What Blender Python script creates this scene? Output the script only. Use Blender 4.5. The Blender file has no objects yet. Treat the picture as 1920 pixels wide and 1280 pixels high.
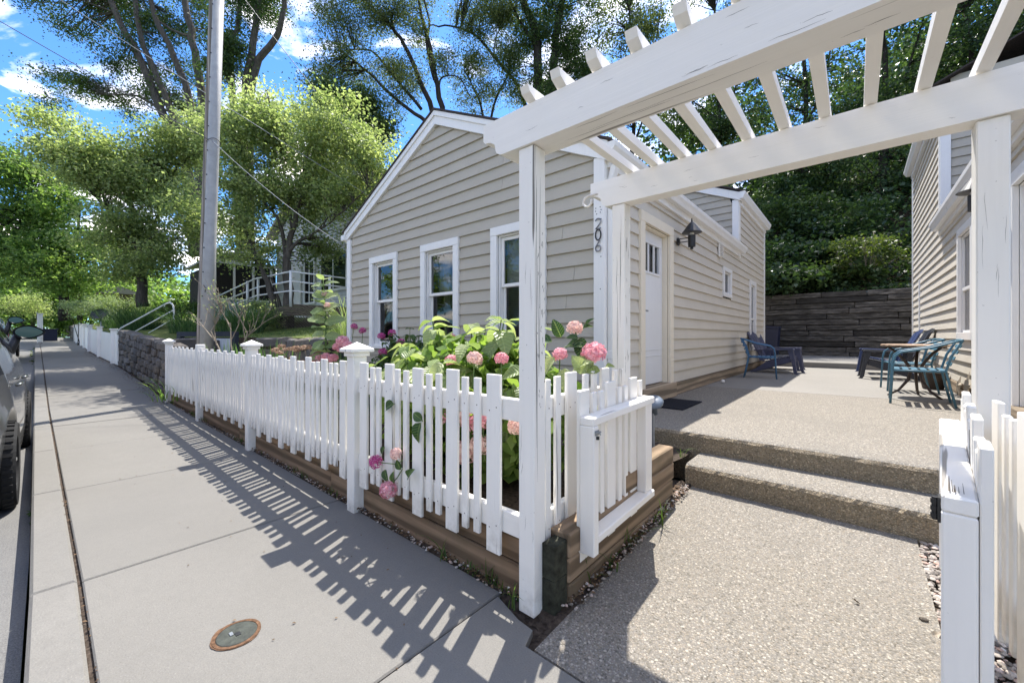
import bpy, math, random
import numpy as np
from mathutils import Vector, Matrix, Euler
random.seed(7)
SC = bpy.context.scene
COL = SC.collection

# ------------------------------------------------------------------ camera, sky, sun, exposure
FPX = 745.0                      # focal length in pixels of the 1920 px wide photograph
EYE = 1.25
YAW = math.atan2(645.0, 745.0)
cam = bpy.data.cameras.new('camera')
cam.sensor_width = 36.0
cam.lens = FPX / 1920.0 * 36.0
cam.shift_y = -10.0 / 1920.0
cam.clip_start = 0.05
cam.clip_end = 2000.0
cam_o = bpy.data.objects.new('camera', cam)
COL.objects.link(cam_o)
cam_o.location = (0, 0, EYE)
cam_o.rotation_euler = (math.radians(90), 0, YAW)
SC.camera = cam_o

SUN_DIR = Vector((-0.195, 0.44, 0.877)).normalized()
SUN_EL = math.asin(SUN_DIR.z)
SUN_AZ = math.atan2(SUN_DIR.x, SUN_DIR.y)      # from +Y towards +X
world = bpy.data.worlds.new('World')
SC.world = world
world.use_nodes = True
wn, wl = world.node_tree.nodes, world.node_tree.links
wn.clear()
w_out = wn.new('ShaderNodeOutputWorld')
w_bg = wn.new('ShaderNodeBackground')
w_bg.inputs['Strength'].default_value = 0.15
sky = wn.new('ShaderNodeTexSky')
sky.sky_type = 'NISHITA'
sky.sun_disc = False
sky.sun_elevation = SUN_EL
sky.sun_rotation = SUN_AZ
sky.air_density = 1.0
sky.dust_density = 0.3
sky.ozone_density = 1.6
# thin broken clouds over the whole sky
tc = wn.new('ShaderNodeTexCoord')
sep = wn.new('ShaderNodeSeparateXYZ')
wl.new(tc.outputs['Generated'], sep.inputs[0])
addz = wn.new('ShaderNodeMath'); addz.operation = 'ADD'; addz.inputs[1].default_value = 0.18
wl.new(sep.outputs['Z'], addz.inputs[0])
mx = wn.new('ShaderNodeMath'); mx.operation = 'MAXIMUM'; mx.inputs[1].default_value = 0.05
wl.new(addz.outputs[0], mx.inputs[0])
dx = wn.new('ShaderNodeMath'); dx.operation = 'DIVIDE'
dy = wn.new('ShaderNodeMath'); dy.operation = 'DIVIDE'
wl.new(sep.outputs['X'], dx.inputs[0]); wl.new(mx.outputs[0], dx.inputs[1])
wl.new(sep.outputs['Y'], dy.inputs[0]); wl.new(mx.outputs[0], dy.inputs[1])
cmb = wn.new('ShaderNodeCombineXYZ')
wl.new(dx.outputs[0], cmb.inputs[0]); wl.new(dy.outputs[0], cmb.inputs[1])
cmb.inputs[2].default_value = 9.1
cn = wn.new('ShaderNodeTexNoise')
cn.inputs['Scale'].default_value = 2.3
cn.inputs['Detail'].default_value = 9
cn.inputs['Roughness'].default_value = 0.55
cn.inputs['Distortion'].default_value = 0.5
wl.new(cmb.outputs[0], cn.inputs['Vector'])
cr = wn.new('ShaderNodeValToRGB')
cr.color_ramp.elements[0].position = 0.505
cr.color_ramp.elements[1].position = 0.68
wl.new(cn.outputs['Fac'], cr.inputs['Fac'])
cmix = wn.new('ShaderNodeMix'); cmix.data_type = 'RGBA'
above = wn.new('ShaderNodeMapRange')
above.inputs['From Min'].default_value = 0.0; above.inputs['From Max'].default_value = 0.06
wl.new(sep.outputs['Z'], above.inputs['Value'])
cov = wn.new('ShaderNodeMath'); cov.operation = 'MULTIPLY'
wl.new(cr.outputs['Color'], cov.inputs[0]); wl.new(above.outputs['Result'], cov.inputs[1])
wl.new(cov.outputs[0], cmix.inputs['Factor'])
tint = wn.new('ShaderNodeMix'); tint.data_type = 'RGBA'; tint.blend_type = 'MULTIPLY'
tint.inputs['Factor'].default_value = 1.0
tint.inputs['B'].default_value = (0.24, 0.42, 0.62, 1)
wl.new(sky.outputs['Color'], tint.inputs['A'])
wl.new(tint.outputs['Result'], cmix.inputs['A'])
cmix.inputs['B'].default_value = (10.5, 9.5, 8.4, 1)
wl.new(cmix.outputs['Result'], w_bg.inputs['Color'])
wl.new(w_bg.outputs[0], w_out.inputs['Surface'])

sun = bpy.data.lights.new('sun', 'SUN')
sun.energy = 2.9
sun.angle = math.radians(0.53)
sun.color = (1.0, 0.955, 0.89)
sun_o = bpy.data.objects.new('sun', sun)
COL.objects.link(sun_o)
sun_o.location = SUN_DIR * 60
sun_o.rotation_euler = (-SUN_DIR).to_track_quat('-Z', 'Y').to_euler()

SC.view_settings.view_transform = 'Standard'
SC.view_settings.look = 'None'
SC.view_settings.exposure = 1.7
SC.view_settings.gamma = 1.0
SC.view_settings.use_curve_mapping = False
SC.render.engine = 'CYCLES'
SC.cycles.max_bounces = 8
SC.cycles.diffuse_bounces = 6
SC.cycles.glossy_bounces = 3
SC.cycles.transmission_bounces = 4
SC.cycles.transparent_max_bounces = 8
SC.cycles.sample_clamp_indirect = 6.0

# ------------------------------------------------------------------ where a pixel of the photograph lies in the place
CF = np.array([-math.sin(YAW), math.cos(YAW), 0.0])
CR = np.array([math.cos(YAW), math.sin(YAW), 0.0])
CU = np.array([0.0, 0.0, 1.0])


def at(px, py, d):
    """World point seen at photograph pixel (px, py) at depth d metres."""
    r = CF + CR * ((px - 960.0) / FPX) + CU * ((630.0 - py) / FPX)
    return np.array([0, 0, EYE]) + r * d


# ------------------------------------------------------------------ object helpers
def wloc(o):
    v = Vector((0, 0, 0))
    while o is not None:
        v += o.location
        o = o.parent
    return v


def tag(o, label=None, cat=None, group=None, kind=None):
    if label: o['label'] = label
    if cat: o['category'] = cat
    if group: o['group'] = group
    if kind: o['kind'] = kind
    return o


def thing(name, label, cat, loc=(0, 0, 0), rotz=0.0, group=None):
    o = bpy.data.objects.new(name, None)
    o.empty_display_size = 0.1
    COL.objects.link(o)
    o.location = loc
    o.rotation_euler = (0, 0, rotz)
    return tag(o, label, cat, group)


def inst(name, me, parent, loc=(0, 0, 0), rot=(0, 0, 0), scale=(1, 1, 1)):
    o = bpy.data.objects.new(name, me)
    COL.objects.link(o)
    o.parent = parent
    o.location = loc
    o.rotation_euler = rot
    o.scale = scale
    return o


def copy_tree(o, parent=None, loc=None, rot=None, label=None):
    c = o.copy()
    COL.objects.link(c)
    c.parent = parent
    if loc is not None: c.location = loc
    if rot is not None: c.rotation_euler = rot
    if label: c['label'] = label
    for ch in o.children:
        copy_tree(ch, c)
    return c


class MB:
    """Collects vertices and faces, then becomes one mesh object."""
    def __init__(s):
        s.v, s.f, s.m = [], [], []
        s.cur = 0

    def add(s, vs, fs):
        b = len(s.v)
        s.v.extend([tuple(map(float, p)) for p in vs])
        for q in fs:
            s.f.append([b + i for i in q]); s.m.append(s.cur)
        return s

    def box(s, x0, x1, y0, y1, z0, z1, c=0.0):
        if c <= 0:
            return s.add([(x0, y0, z0), (x1, y0, z0), (x1, y1, z0), (x0, y1, z0), (x0, y0, z1), (x1, y0, z1), (x1, y1, z1), (x0, y1, z1)],
                         [(0, 3, 2, 1), (4, 5, 6, 7), (0, 1, 5, 4), (1, 2, 6, 5), (2, 3, 7, 6), (3, 0, 4, 7)])
        V, idx = [], {}
        X, Y, Z = (x0, x1), (y0, y1), (z0, z1)
        sg = (1, -1)
        for i in (0, 1):
            for j in (0, 1):
                for k in (0, 1):
                    for a in range(3):
                        p = [X[i] + sg[i] * c, Y[j] + sg[j] * c, Z[k] + sg[k] * c]
                        if a == 0: p[0] = X[i]
                        if a == 1: p[1] = Y[j]
                        if a == 2: p[2] = Z[k]
                        idx[(i, j, k, a)] = len(V); V.append(p)
        F = []
        I = idx
        for i in (0, 1):
            q = [I[(i, 0, 0, 0)], I[(i, 1, 0, 0)], I[(i, 1, 1, 0)], I[(i, 0, 1, 0)]]
            F.append(q if i else q[::-1])
            q = [I[(0, i, 0, 1)], I[(1, i, 0, 1)], I[(1, i, 1, 1)], I[(0, i, 1, 1)]]
            F.append(q[::-1] if i else q)
            q = [I[(0, 0, i, 2)], I[(1, 0, i, 2)], I[(1, 1, i, 2)], I[(0, 1, i, 2)]]
            F.append(q if i else q[::-1])
        for i in (0, 1):
            for j in (0, 1):
                q = [I[(i, j, 0, 0)], I[(i, j, 1, 0)], I[(i, j, 1, 1)], I[(i, j, 0, 1)]]
                F.append(q if (i == j) else q[::-1])
                q = [I[(0, i, j, 1)], I[(1, i, j, 1)], I[(1, i, j, 2)], I[(0, i, j, 2)]]
                F.append(q if (i == j) else q[::-1])
                q = [I[(i, 0, j, 2)], I[(i, 1, j, 2)], I[(i, 1, j, 0)], I[(i, 0, j, 0)]]
                F.append(q if (i == j) else q[::-1])
        for i in (0, 1):
            for j in (0, 1):
                for k in (0, 1):
                    t = [I[(i, j, k, 0)], I[(i, j, k, 1)], I[(i, j, k, 2)]]
                    F.append(t if (i + j + k) % 2 else t[::-1])
        return s.add(V, F)

    def prism(s, poly, axis, a0, a1):
        """Polygon (list of 2D points) extruded along axis 'x', 'y' or 'z'."""
        n = len(poly)
        def mk(p, a):
            if axis == 'x': return (a, p[0], p[1])
            if axis == 'y': return (p[0], a, p[1])
            return (p[0], p[1], a)
        vs = [mk(p, a0) for p in poly] + [mk(p, a1) for p in poly]
        fs = [list(range(n))[::-1], list(range(n, 2 * n))]
        for i in range(n):
            j = (i + 1) % n
            fs.append((i, j, n + j, n + i))
        return s.add(vs, fs)

    def tube(s, pts, r, n=8, cap=True):
        pts = [Vector(p) for p in pts]
        rs = r if isinstance(r, (list, tuple)) else [r] * len(pts)
        ref = None
        rings = []
        for i, p in enumerate(pts):
            a = pts[max(0, i - 1)]; b = pts[min(len(pts) - 1, i + 1)]
            t = (b - a)
            t = t.normalized() if t.length > 1e-9 else Vector((0, 0, 1))
            if ref is None:
                ref = Vector((1, 0, 0)) if abs(t.x) < 0.8 else Vector((0, 1, 0))
            u = (ref - t * ref.dot(t)).normalized()
            w = t.cross(u)
            ref = u
            rings.append([p + (u * math.cos(2 * math.pi * k / n) + w * math.sin(2 * math.pi * k / n)) * rs[i] for k in range(n)])
        vs = [q for rg in rings for q in rg]
        fs = []
        for i in range(len(pts) - 1):
            for k in range(n):
                k2 = (k + 1) % n
                fs.append((i * n + k, i * n + k2, (i + 1) * n + k2, (i + 1) * n + k))
        if cap:
            fs.append(list(range(n))[::-1])
            fs.append([(len(pts) - 1) * n + k for k in range(n)])
        return s.add(vs, fs)

    def lathe(s, prof, cx, cy, n=24, z0=0.0):
        vs, fs = [], []
        for (r, z) in prof:
            for k in range(n):
                a = 2 * math.pi * k / n
                vs.append((cx + r * math.cos(a), cy + r * math.sin(a), z0 + z))
        for i in range(len(prof) - 1):
            for k in range(n):
                k2 = (k + 1) % n
                fs.append((i * n + k, i * n + k2, (i + 1) * n + k2, (i + 1) * n + k))
        fs.append(list(range(n))[::-1]); fs.append([(len(prof) - 1) * n + k for k in range(n)])
        return s.add(vs, fs)

    def mesh(s, name, mats, off=(0, 0, 0), smooth=False):
        me = bpy.data.meshes.new(name)
        ox, oy, oz = off
        me.from_pydata([(x - ox, y - oy, z - oz) for x, y, z in s.v], [], s.f)
        for m in (mats if isinstance(mats, (list, tuple)) else [mats]):
            me.materials.append(m)
        if any(s.m):
            me.polygons.foreach_set('material_index', s.m)
        if smooth:
            me.polygons.foreach_set('use_smooth', [True] * len(me.polygons))
        me.update()
        return me

    def part(s, name, mats, parent, smooth=False, local=False):
        off = (0, 0, 0) if local else tuple(wloc(parent))
        return inst(name, s.mesh(name, mats, off, smooth), parent)

    def solo(s, name, mats, label=None, cat=None, group=None, kind=None, smooth=False, loc=(0, 0, 0)):
        o = inst(name, s.mesh(name, mats, loc, smooth), None, loc)
        return tag(o, label, cat, group, kind)


def fast_mesh(name, V, nper, mat, var=None, smooth=False):
    """V: (n*nper, 3) array, every nper vertices make one polygon."""
    n = len(V) // nper
    me = bpy.data.meshes.new(name)
    me.vertices.add(len(V))
    me.vertices.foreach_set('co', np.ascontiguousarray(V, dtype=np.float32).ravel())
    me.loops.add(len(V))
    me.loops.foreach_set('vertex_index', np.arange(len(V), dtype=np.int32))
    me.polygons.add(n)
    me.polygons.foreach_set('loop_start', np.arange(0, len(V), nper, dtype=np.int32))
    if var is not None:
        a = me.attributes.new('var', 'FLOAT', 'FACE')
        a.data.foreach_set('value', np.ascontiguousarray(var, dtype=np.float32))
    me.materials.append(mat)
    me.update(calc_edges=True)
    return me


# ------------------------------------------------------------------ materials
def rgba(c): return (c[0], c[1], c[2], 1.0)


class Mat:
    def __init__(s, name, rough=0.7, spec=0.3, metal=0.0):
        s.m = bpy.data.materials.new(name); s.m.use_nodes = True
        s.n, s.l = s.m.node_tree.nodes, s.m.node_tree.links
        s.b = s.n['Principled BSDF']
        s.b.inputs['Roughness'].default_value = rough
        s.b.inputs['Specular IOR Level'].default_value = spec
        s.b.inputs['Metallic'].default_value = metal
        s._co = None

    def co(s, scale=(1, 1, 1), rnd=0.0):
        t = s.n.new('ShaderNodeTexCoord')
        src = t.outputs['Object']
        if rnd:
            oi = s.n.new('ShaderNodeObjectInfo')
            mu = s.n.new('ShaderNodeMath'); mu.operation = 'MULTIPLY'; mu.inputs[1].default_value = rnd
            s.l.new(oi.outputs['Random'], mu.inputs[0])
            ad = s.n.new('ShaderNodeVectorMath'); ad.operation = 'ADD'
            s.l.new(src, ad.inputs[0]); s.l.new(mu.outputs[0], ad.inputs[1])
            src = ad.outputs[0]
        mp = s.n.new('ShaderNodeMapping')
        mp.inputs['Scale'].default_value = scale
        s.l.new(src, mp.inputs['Vector'])
        return mp.outputs[0]

    def noise(s, co, scale, detail=4, rough=0.55, dist=0.0):
        t = s.n.new('ShaderNodeTexNoise')
        t.inputs['Scale'].default_value = scale
        t.inputs['Detail'].default_value = detail
        t.inputs['Roughness'].default_value = rough
        t.inputs['Distortion'].default_value = dist
        s.l.new(co, t.inputs['Vector'])
        return t.outputs['Fac']

    def voro(s, co, scale, feature='F1', out='Distance', rand=1.0):
        t = s.n.new('ShaderNodeTexVoronoi')
        t.feature = feature
        t.inputs['Scale'].default_value = scale
        t.inputs['Randomness'].default_value = rand
        s.l.new(co, t.inputs['Vector'])
        return t.outputs[out]

    def ramp(s, fac, stops):
        r = s.n.new('ShaderNodeValToRGB')
        e = r.color_ramp.elements
        while len(e) < len(stops): e.new(0.5)
        for i, (p, c) in enumerate(stops):
            e[i].position = p
            e[i].color = rgba(c) if isinstance(c, (tuple, list)) else (c, c, c, 1)
        s.l.new(fac, r.inputs['Fac'])
        return r.outputs['Color']

    def mix(s, fac, a, b, mode='MIX'):
        x = s.n.new('ShaderNodeMix'); x.data_type = 'RGBA'; x.blend_type = mode
        for k, v in (('Factor', fac), ('A', a), ('B', b)):
            if isinstance(v, (int, float)): x.inputs[k].default_value = v
            elif isinstance(v, (tuple, list)): x.inputs[k].default_value = rgba(v)
            else: s.l.new(v, x.inputs[k])
        return x.outputs['Result']

    def color(s, c):
        if isinstance(c, (tuple, list)): s.b.inputs['Base Color'].default_value = rgba(c)
        else: s.l.new(c, s.b.inputs['Base Color'])
        return s

    def bump(s, h, strength=0.3, dist=0.01):
        b = s.n.new('ShaderNodeBump')
        b.inputs['Strength'].default_value = strength
        b.inputs['Distance'].default_value = dist
        s.l.new(h, b.inputs['Height'])
        s.l.new(b.outputs[0], s.b.inputs['Normal'])
        return s


def m_paint(name, c, axis, wear=0.5, crack=(0.3, 0.28, 0.25), rough=0.5):
    """Painted timber: grain along one axis, hairline checks, faint grime."""
    M = Mat(name, rough=rough, spec=0.35)
    sc = [22, 22, 22]; sc['xyz'.index(axis)] = 0.9
    co = M.co(rnd=37.0)
    cg = M.co(scale=tuple(sc), rnd=37.0)
    grime = M.noise(co, 2.4, 6, 0.6)
    g = M.ramp(grime, [(0.35, c), (0.62, tuple(k * 0.955 for k in c)), (0.85, (c[0] * 0.86, c[1] * 0.85, c[2] * 0.81))])
    grain = M.noise(cg, 1.6, 6, 0.6, 0.6)
    g2 = M.mix(M.ramp(grain, [(0.3, 0.0), (0.75, 1.0)]), g, tuple(k * 0.94 for k in c))
    ck = M.noise(cg, 0.9, 3, 0.5, 0.3)
    ckm = M.ramp(ck, [(0.255 + 0.055 * wear, 1.0), (0.275 + 0.055 * wear, 0.0)])
    col = M.mix(ckm, g2, crack)
    if axis == 'z':      # soil splashed on the lowest few centimetres
        tz = M.n.new('ShaderNodeTexCoord'); sz = M.n.new('ShaderNodeSeparateXYZ')
        M.l.new(tz.outputs['Object'], sz.inputs[0])
        lo = M.ramp(sz.outputs['Z'], [(0.0, 0.75), (0.10, 0.25), (0.22, 0.0)])
        dn = M.ramp(M.noise(co, 9.0, 6, 0.7), [(0.40, 0.0), (0.66, 1.0)])
        col = M.mix(M.mix(1.0, lo, dn, 'MULTIPLY'), col, (0.36, 0.32, 0.26))
    sp = M.noise(co, 60, 2, 0.5)
    col = M.mix(M.ramp(sp, [(0.74, 0.0), (0.8, 0.5 * wear)]), col, crack)
    M.color(col)
    h = M.mix(ckm, grain, (0.0, 0.0, 0.0))
    M.bump(h, 0.35, 0.004)
    return M.m


WHITE = (0.875, 0.845, 0.79)
white_z = m_paint('white_paint_upright', WHITE, 'z', 0.55)
white_x = m_paint('white_paint_along', WHITE, 'x', 0.5)
white_y = m_paint('white_paint_across', WHITE, 'y', 0.5)
trim_white = m_paint('trim_paint', (0.835, 0.82, 0.79), 'z', 0.05, rough=0.4)
post_z = m_paint('post_paint_checked', WHITE, 'z', 1.35, (0.20, 0.18, 0.16))
door_white = m_paint('door_paint', (0.74, 0.74, 0.74), 'z', 0.0, rough=0.35)
tan_trim = m_paint('tan_trim_paint', (0.80, 0.72, 0.58), 'z', 0.3)
pipe_white = m_paint('pipe_paint', (0.75, 0.75, 0.73), 'x', 0.3)


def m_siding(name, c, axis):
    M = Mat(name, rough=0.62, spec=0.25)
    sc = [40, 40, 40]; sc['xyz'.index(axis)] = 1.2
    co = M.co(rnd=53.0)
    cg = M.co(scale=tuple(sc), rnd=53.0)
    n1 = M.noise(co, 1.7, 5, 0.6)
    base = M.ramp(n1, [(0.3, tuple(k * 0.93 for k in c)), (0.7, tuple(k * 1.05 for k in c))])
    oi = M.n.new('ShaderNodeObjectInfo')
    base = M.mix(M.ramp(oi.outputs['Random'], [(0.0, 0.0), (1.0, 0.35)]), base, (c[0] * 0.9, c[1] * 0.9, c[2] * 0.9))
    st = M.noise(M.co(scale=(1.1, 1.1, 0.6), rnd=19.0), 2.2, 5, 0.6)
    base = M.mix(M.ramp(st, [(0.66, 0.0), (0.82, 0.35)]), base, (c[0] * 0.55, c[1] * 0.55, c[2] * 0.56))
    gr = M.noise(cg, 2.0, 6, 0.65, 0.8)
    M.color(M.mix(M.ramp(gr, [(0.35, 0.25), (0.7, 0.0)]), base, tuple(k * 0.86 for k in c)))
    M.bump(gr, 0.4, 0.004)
    return M.m


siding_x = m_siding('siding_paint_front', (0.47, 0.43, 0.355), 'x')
siding_y = m_siding('siding_paint_side_lifted', (0.60, 0.55, 0.465), 'y')  # same paint as the front, lightened in colour for missing bounce light
siding_far = m_siding('siding_paint_far', (0.68, 0.68, 0.67), 'x')
siding_blue = m_siding('siding_paint_porch', (0.42, 0.49, 0.56), 'x')


def m_concrete(name, c, fine=180, stain=0.5):
    M = Mat(name, rough=0.88, spec=0.2)
    co = M.co()
    a = M.noise(co, 0.9, 6, 0.6)
    col = M.ramp(a, [(0.3, tuple(k * 0.9 for k in c)), (0.7, tuple(k * 1.05 for k in c))])
    b = M.noise(co, 7.0, 5, 0.65)
    col = M.mix(M.ramp(b, [(0.45, 0.0), (0.8, 0.4 * stain)]), col, tuple(k * 0.78 for k in c))
    w = M.noise(co, 2.6, 6, 0.7, 1.0)
    col = M.mix(M.ramp(w, [(0.62, 0.0), (0.75, 0.35 * stain)]), col, tuple(min(1, k * 1.22) for k in c))
    oi = M.n.new('ShaderNodeObjectInfo')
    col = M.mix(M.ramp(oi.outputs['Random'], [(0.0, 0.0), (1.0, 0.5)]), col, tuple(k * 0.84 for k in c))
    md = M.noise(co, 24.0, 5, 0.7)
    col = M.mix(M.ramp(md, [(0.40, 0.28 * stain), (0.55, 0.0)]), col, tuple(k * 0.7 for k in c))
    f1 = M.noise(co, fine, 3, 0.6)
    col = M.mix(M.ramp(f1, [(0.3, 0.5), (0.5, 0.0)]), col, tuple(k * 0.62 for k in c))
    col = M.mix(M.ramp(f1, [(0.60, 0.0), (0.70, 0.5)]), col, tuple(min(1, k * 1.4) for k in c))
    sp = M.voro(co, 38.0, 'F1', 'Distance')
    col = M.mix(M.ramp(sp, [(0.05, 0.5), (0.11, 0.0)]), col, tuple(k * 0.6 for k in c))
    M.color(col)
    M.bump(f1, 0.35, 0.003)
    return M.m


conc_walk = m_concrete('sidewalk_concrete', (0.196, 0.187, 0.168))
conc_kerb = m_concrete('kerb_concrete', (0.205, 0.196, 0.177), 150, 0.9)
conc_patio = m_concrete('smooth_concrete', (0.26, 0.245, 0.22), 120, 0.6)


def m_aggregate(name, base, sc=85.0, bump=0.6):
    """Exposed aggregate: small pebbles of mixed colour in a cement matrix."""
    M = Mat(name, rough=0.85, spec=0.25)
    co = M.co()
    col_a = M.n.new('ShaderNodeTexVoronoi'); col_a.inputs['Scale'].default_value = sc
    M.l.new(co, col_a.inputs['Vector'])
    col_b = M.n.new('ShaderNodeTexVoronoi'); col_b.inputs['Scale'].default_value = sc * 0.43
    M.l.new(co, col_b.inputs['Vector'])
    sepc = M.n.new('ShaderNodeSeparateColor'); M.l.new(col_a.outputs['Color'], sepc.inputs[0])
    b = base
    peb = M.ramp(sepc.outputs[0], [(0.0, (b[0] * 0.42, b[1] * 0.40, b[2] * 0.36)), (0.16, (b[0] * 0.8, b[1] * 0.77, b[2] * 0.7)),
                                   (0.45, b), (0.72, (b[0] * 1.08, b[1] * 0.98, b[2] * 0.85)), (0.9, (b[0] * 1.35, b[1] * 1.33, b[2] * 1.28)), (1.0, (b[0] * 1.6, b[1] * 1.6, b[2] * 1.55))])
    edge = M.ramp(col_a.outputs['Distance'], [(0.35, 0.0), (0.75, 0.75)])
    col = M.mix(edge, peb, tuple(k * 0.62 for k in b))
    sepb = M.n.new('ShaderNodeSeparateColor'); M.l.new(col_b.outputs['Color'], sepb.inputs[0])
    big = M.mix(M.ramp(sepb.outputs[1], [(0.86, 0.0), (0.88, 1.0)]), (0, 0, 0), M.ramp(col_b.outputs['Distance'], [(0.28, 1.0), (0.4, 0.0)]))
    col = M.mix(big, col, (min(1, b[0] * 1.65), min(1, b[1] * 1.6), min(1, b[2] * 1.52)))
    dirt = M.noise(co, 1.3, 6, 0.65)
    col = M.mix(M.ramp(dirt, [(0.5, 0.0), (0.75, 0.35)]), col, tuple(k * 0.6 for k in b))
    M.color(col)
    inv = M.ramp(col_a.outputs['Distance'], [(0.0, 1.0), (0.8, 0.0)])
    M.bump(inv, bump, 0.006)
    return M.m


agg_path = m_aggregate('exposed_aggregate', (0.238, 0.220, 0.192), 140, 0.5)
agg_patio = m_aggregate('exposed_aggregate_patio', (0.243, 0.225, 0.197), 140, 0.5)
agg_riser = m_aggregate('exposed_aggregate_riser', (0.27, 0.225, 0.16), 120, 0.8)

M = Mat('asphalt', rough=0.9, spec=0.2)
co = M.co()
n1 = M.noise(co, 160, 3, 0.7)
M.color(M.mix(M.ramp(M.noise(co, 1.2, 5, 0.6), [(0.3, 0.0), (0.75, 0.7)]), M.ramp(n1, [(0.3, (0.06, 0.06, 0.06)), (0.7, (0.22, 0.215, 0.205))]), (0.20, 0.195, 0.18)))
M.bump(n1, 0.5, 0.004)
asphalt = M.m


def m_wood(name, c, axis, ring=3.0, dark=0.5, rough=0.85):
    M = Mat(name, rough=rough, spec=0.15)
    sc = [9, 9, 9]; sc['xyz'.index(axis)] = 0.55
    co = M.co(scale=tuple(sc), rnd=29.0)
    c2 = M.co(rnd=29.0)
    n = M.noise(co, 1.3, 6, 0.6, 1.2)
    w = M.n.new('ShaderNodeTexWave'); w.wave_type = 'RINGS'; w.rings_direction = 'XYZ'[(('xyz'.index(axis)))]
    w.inputs['Scale'].default_value = ring * 0.16; w.inputs['Distortion'].default_value = 7.0; w.inputs['Detail'].default_value = 3
    w.inputs['Detail Scale'].default_value = 1.2
    M.l.new(co, w.inputs['Vector'])
    col = M.ramp(w.outputs['Fac'], [(0.2, tuple(k * dark for k in c)), (0.6, c), (0.9, tuple(min(1, k * 1.18) for k in c))])
    col = M.mix(M.ramp(n, [(0.35, 0.55), (0.65, 0.0)]), col, tuple(k * dark * 0.8 for k in c))
    g = M.noise(c2, 3.0, 5, 0.6)
    col = M.mix(M.ramp(g, [(0.5, 0.0), (0.75, 0.6)]), col, (c[0] * 0.55, c[1] * 0.62, c[2] * 0.6))
    M.color(col)
    M.bump(n, 0.6, 0.006)
    return M.m


timber_x = m_wood('treated_timber_along', (0.27, 0.185, 0.12), 'x')
timber_y = m_wood('treated_timber_across', (0.30, 0.215, 0.14), 'y')
M = Mat('creosoted_timber', rough=0.95, spec=0.1)
co = M.co(scale=(0.9, 5.0, 5.0), rnd=29.0)
n = M.noise(co, 3.2, 8, 0.72, 0.4)
oi = M.n.new('ShaderNodeObjectInfo')
col = M.ramp(n, [(0.30, (0.022, 0.020, 0.018)), (0.48, (0.10, 0.092, 0.083)), (0.60, (0.19, 0.176, 0.16)), (0.72, (0.42, 0.40, 0.37))])
M.color(M.mix(M.ramp(oi.outputs['Random'], [(0.0, 0.0), (1.0, 0.75)]), col, (0.022, 0.021, 0.02)))
M.bump(n, 1.0, 0.02)
timber_old = M.m
wood_top = m_wood('table_wood', (0.55, 0.38, 0.26), 'x', rough=0.5)
deck_wood = m_wood('deck_wood', (0.16, 0.13, 0.10), 'x')
sill_wood = m_wood('wall_skirt_timber', (0.40, 0.31, 0.22), 'y')


def m_plain(name, c, rough=0.5, spec=0.4, metal=0.0, var=0.12, scale=14, bump=0.0):
    M = Mat(name, rough=rough, spec=spec, metal=metal)
    co = M.co(rnd=11.0)
    n = M.noise(co, scale, 5, 0.6)
    M.color(M.ramp(n, [(0.3, tuple(k * (1 - var) for k in c)), (0.7, tuple(min(1, k * (1 + var)) for k in c))]))
    if bump: M.bump(n, bump, 0.003)
    return M.m


soil = m_plain('soil', (0.062, 0.048, 0.037), 0.95, 0.1, var=0.6, scale=45, bump=1.0)
iron = m_plain('black_iron', (0.018, 0.018, 0.019), 0.45, 0.5, var=0.3)
iron_brown = m_plain('brown_iron', (0.045, 0.03, 0.022), 0.5, 0.4, var=0.3)
galv = m_plain('galvanised_steel', (0.30, 0.32, 0.34), 0.4, 0.5, 0.6)
blue_metal = m_plain('blue_painted_metal', (0.055, 0.15, 0.27), 0.45, 0.45, var=0.2, scale=20)
teal_metal = m_plain('teal_painted_metal', (0.06, 0.155, 0.215), 0.45, 0.45, var=0.2, scale=20)
navy_plastic = m_plain('navy_plastic', (0.045, 0.065, 0.15), 0.42, 0.45, var=0.12)
slate_plastic = m_plain('slate_plastic', (0.075, 0.08, 0.13), 0.45, 0.4, var=0.15)
char_plastic = m_plain('charcoal_plastic', (0.03, 0.032, 0.04), 0.45, 0.4)
bin_plastic = m_plain('bin_plastic', (0.010, 0.014, 0.04), 0.5, 0.4)
rubber = m_plain('rubber', (0.016, 0.016, 0.016), 0.8, 0.25, var=0.3, scale=60)
mat_rubber = m_plain('doormat_fibre', (0.018, 0.019, 0.024), 0.95, 0.1, var=0.5, scale=200, bump=0.6)
shingle = m_plain('shingle', (0.055, 0.045, 0.042), 0.9, 0.15, var=0.5, scale=60, bump=0.6)
dark_in = m_plain('interior_darkness', (0.035, 0.033, 0.032), 0.9, 0.1)  # darkness of unlit rooms put into the colour
blind_m = m_plain('blind', (0.55, 0.56, 0.55), 0.6, 0.2, var=0.05)
curtain_m = m_plain('curtain', (0.42, 0.41, 0.39), 0.9, 0.1, var=0.1)
cement_pole = m_plain('pole_steel', (0.35, 0.35, 0.345), 0.6, 0.3, 0.1, var=0.12, scale=6)
pole_wood = m_wood('pole_strip_wood', (0.33, 0.29, 0.25), 'z')
navy_timber = m_plain('navy_painted_timber', (0.022, 0.028, 0.045), 0.6, 0.3, var=0.25)
panel_white = m_plain('pale_panel', (0.55, 0.60, 0.66), 0.6, 0.3, var=0.06)
rust = m_plain('rust', (0.13, 0.075, 0.045), 0.9, 0.1, var=0.5, scale=50, bump=0.5)
cover_green = m_plain('weathered_brass_cover', (0.055, 0.06, 0.05), 0.7, 0.3, 0.2, var=0.35, scale=40, bump=0.5)
bulb_m = m_plain('frosted_bulb', (0.85, 0.83, 0.78), 0.3, 0.5)
wire_m = m_plain('cable_sheath', (0.08, 0.08, 0.085), 0.5, 0.4)
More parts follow.
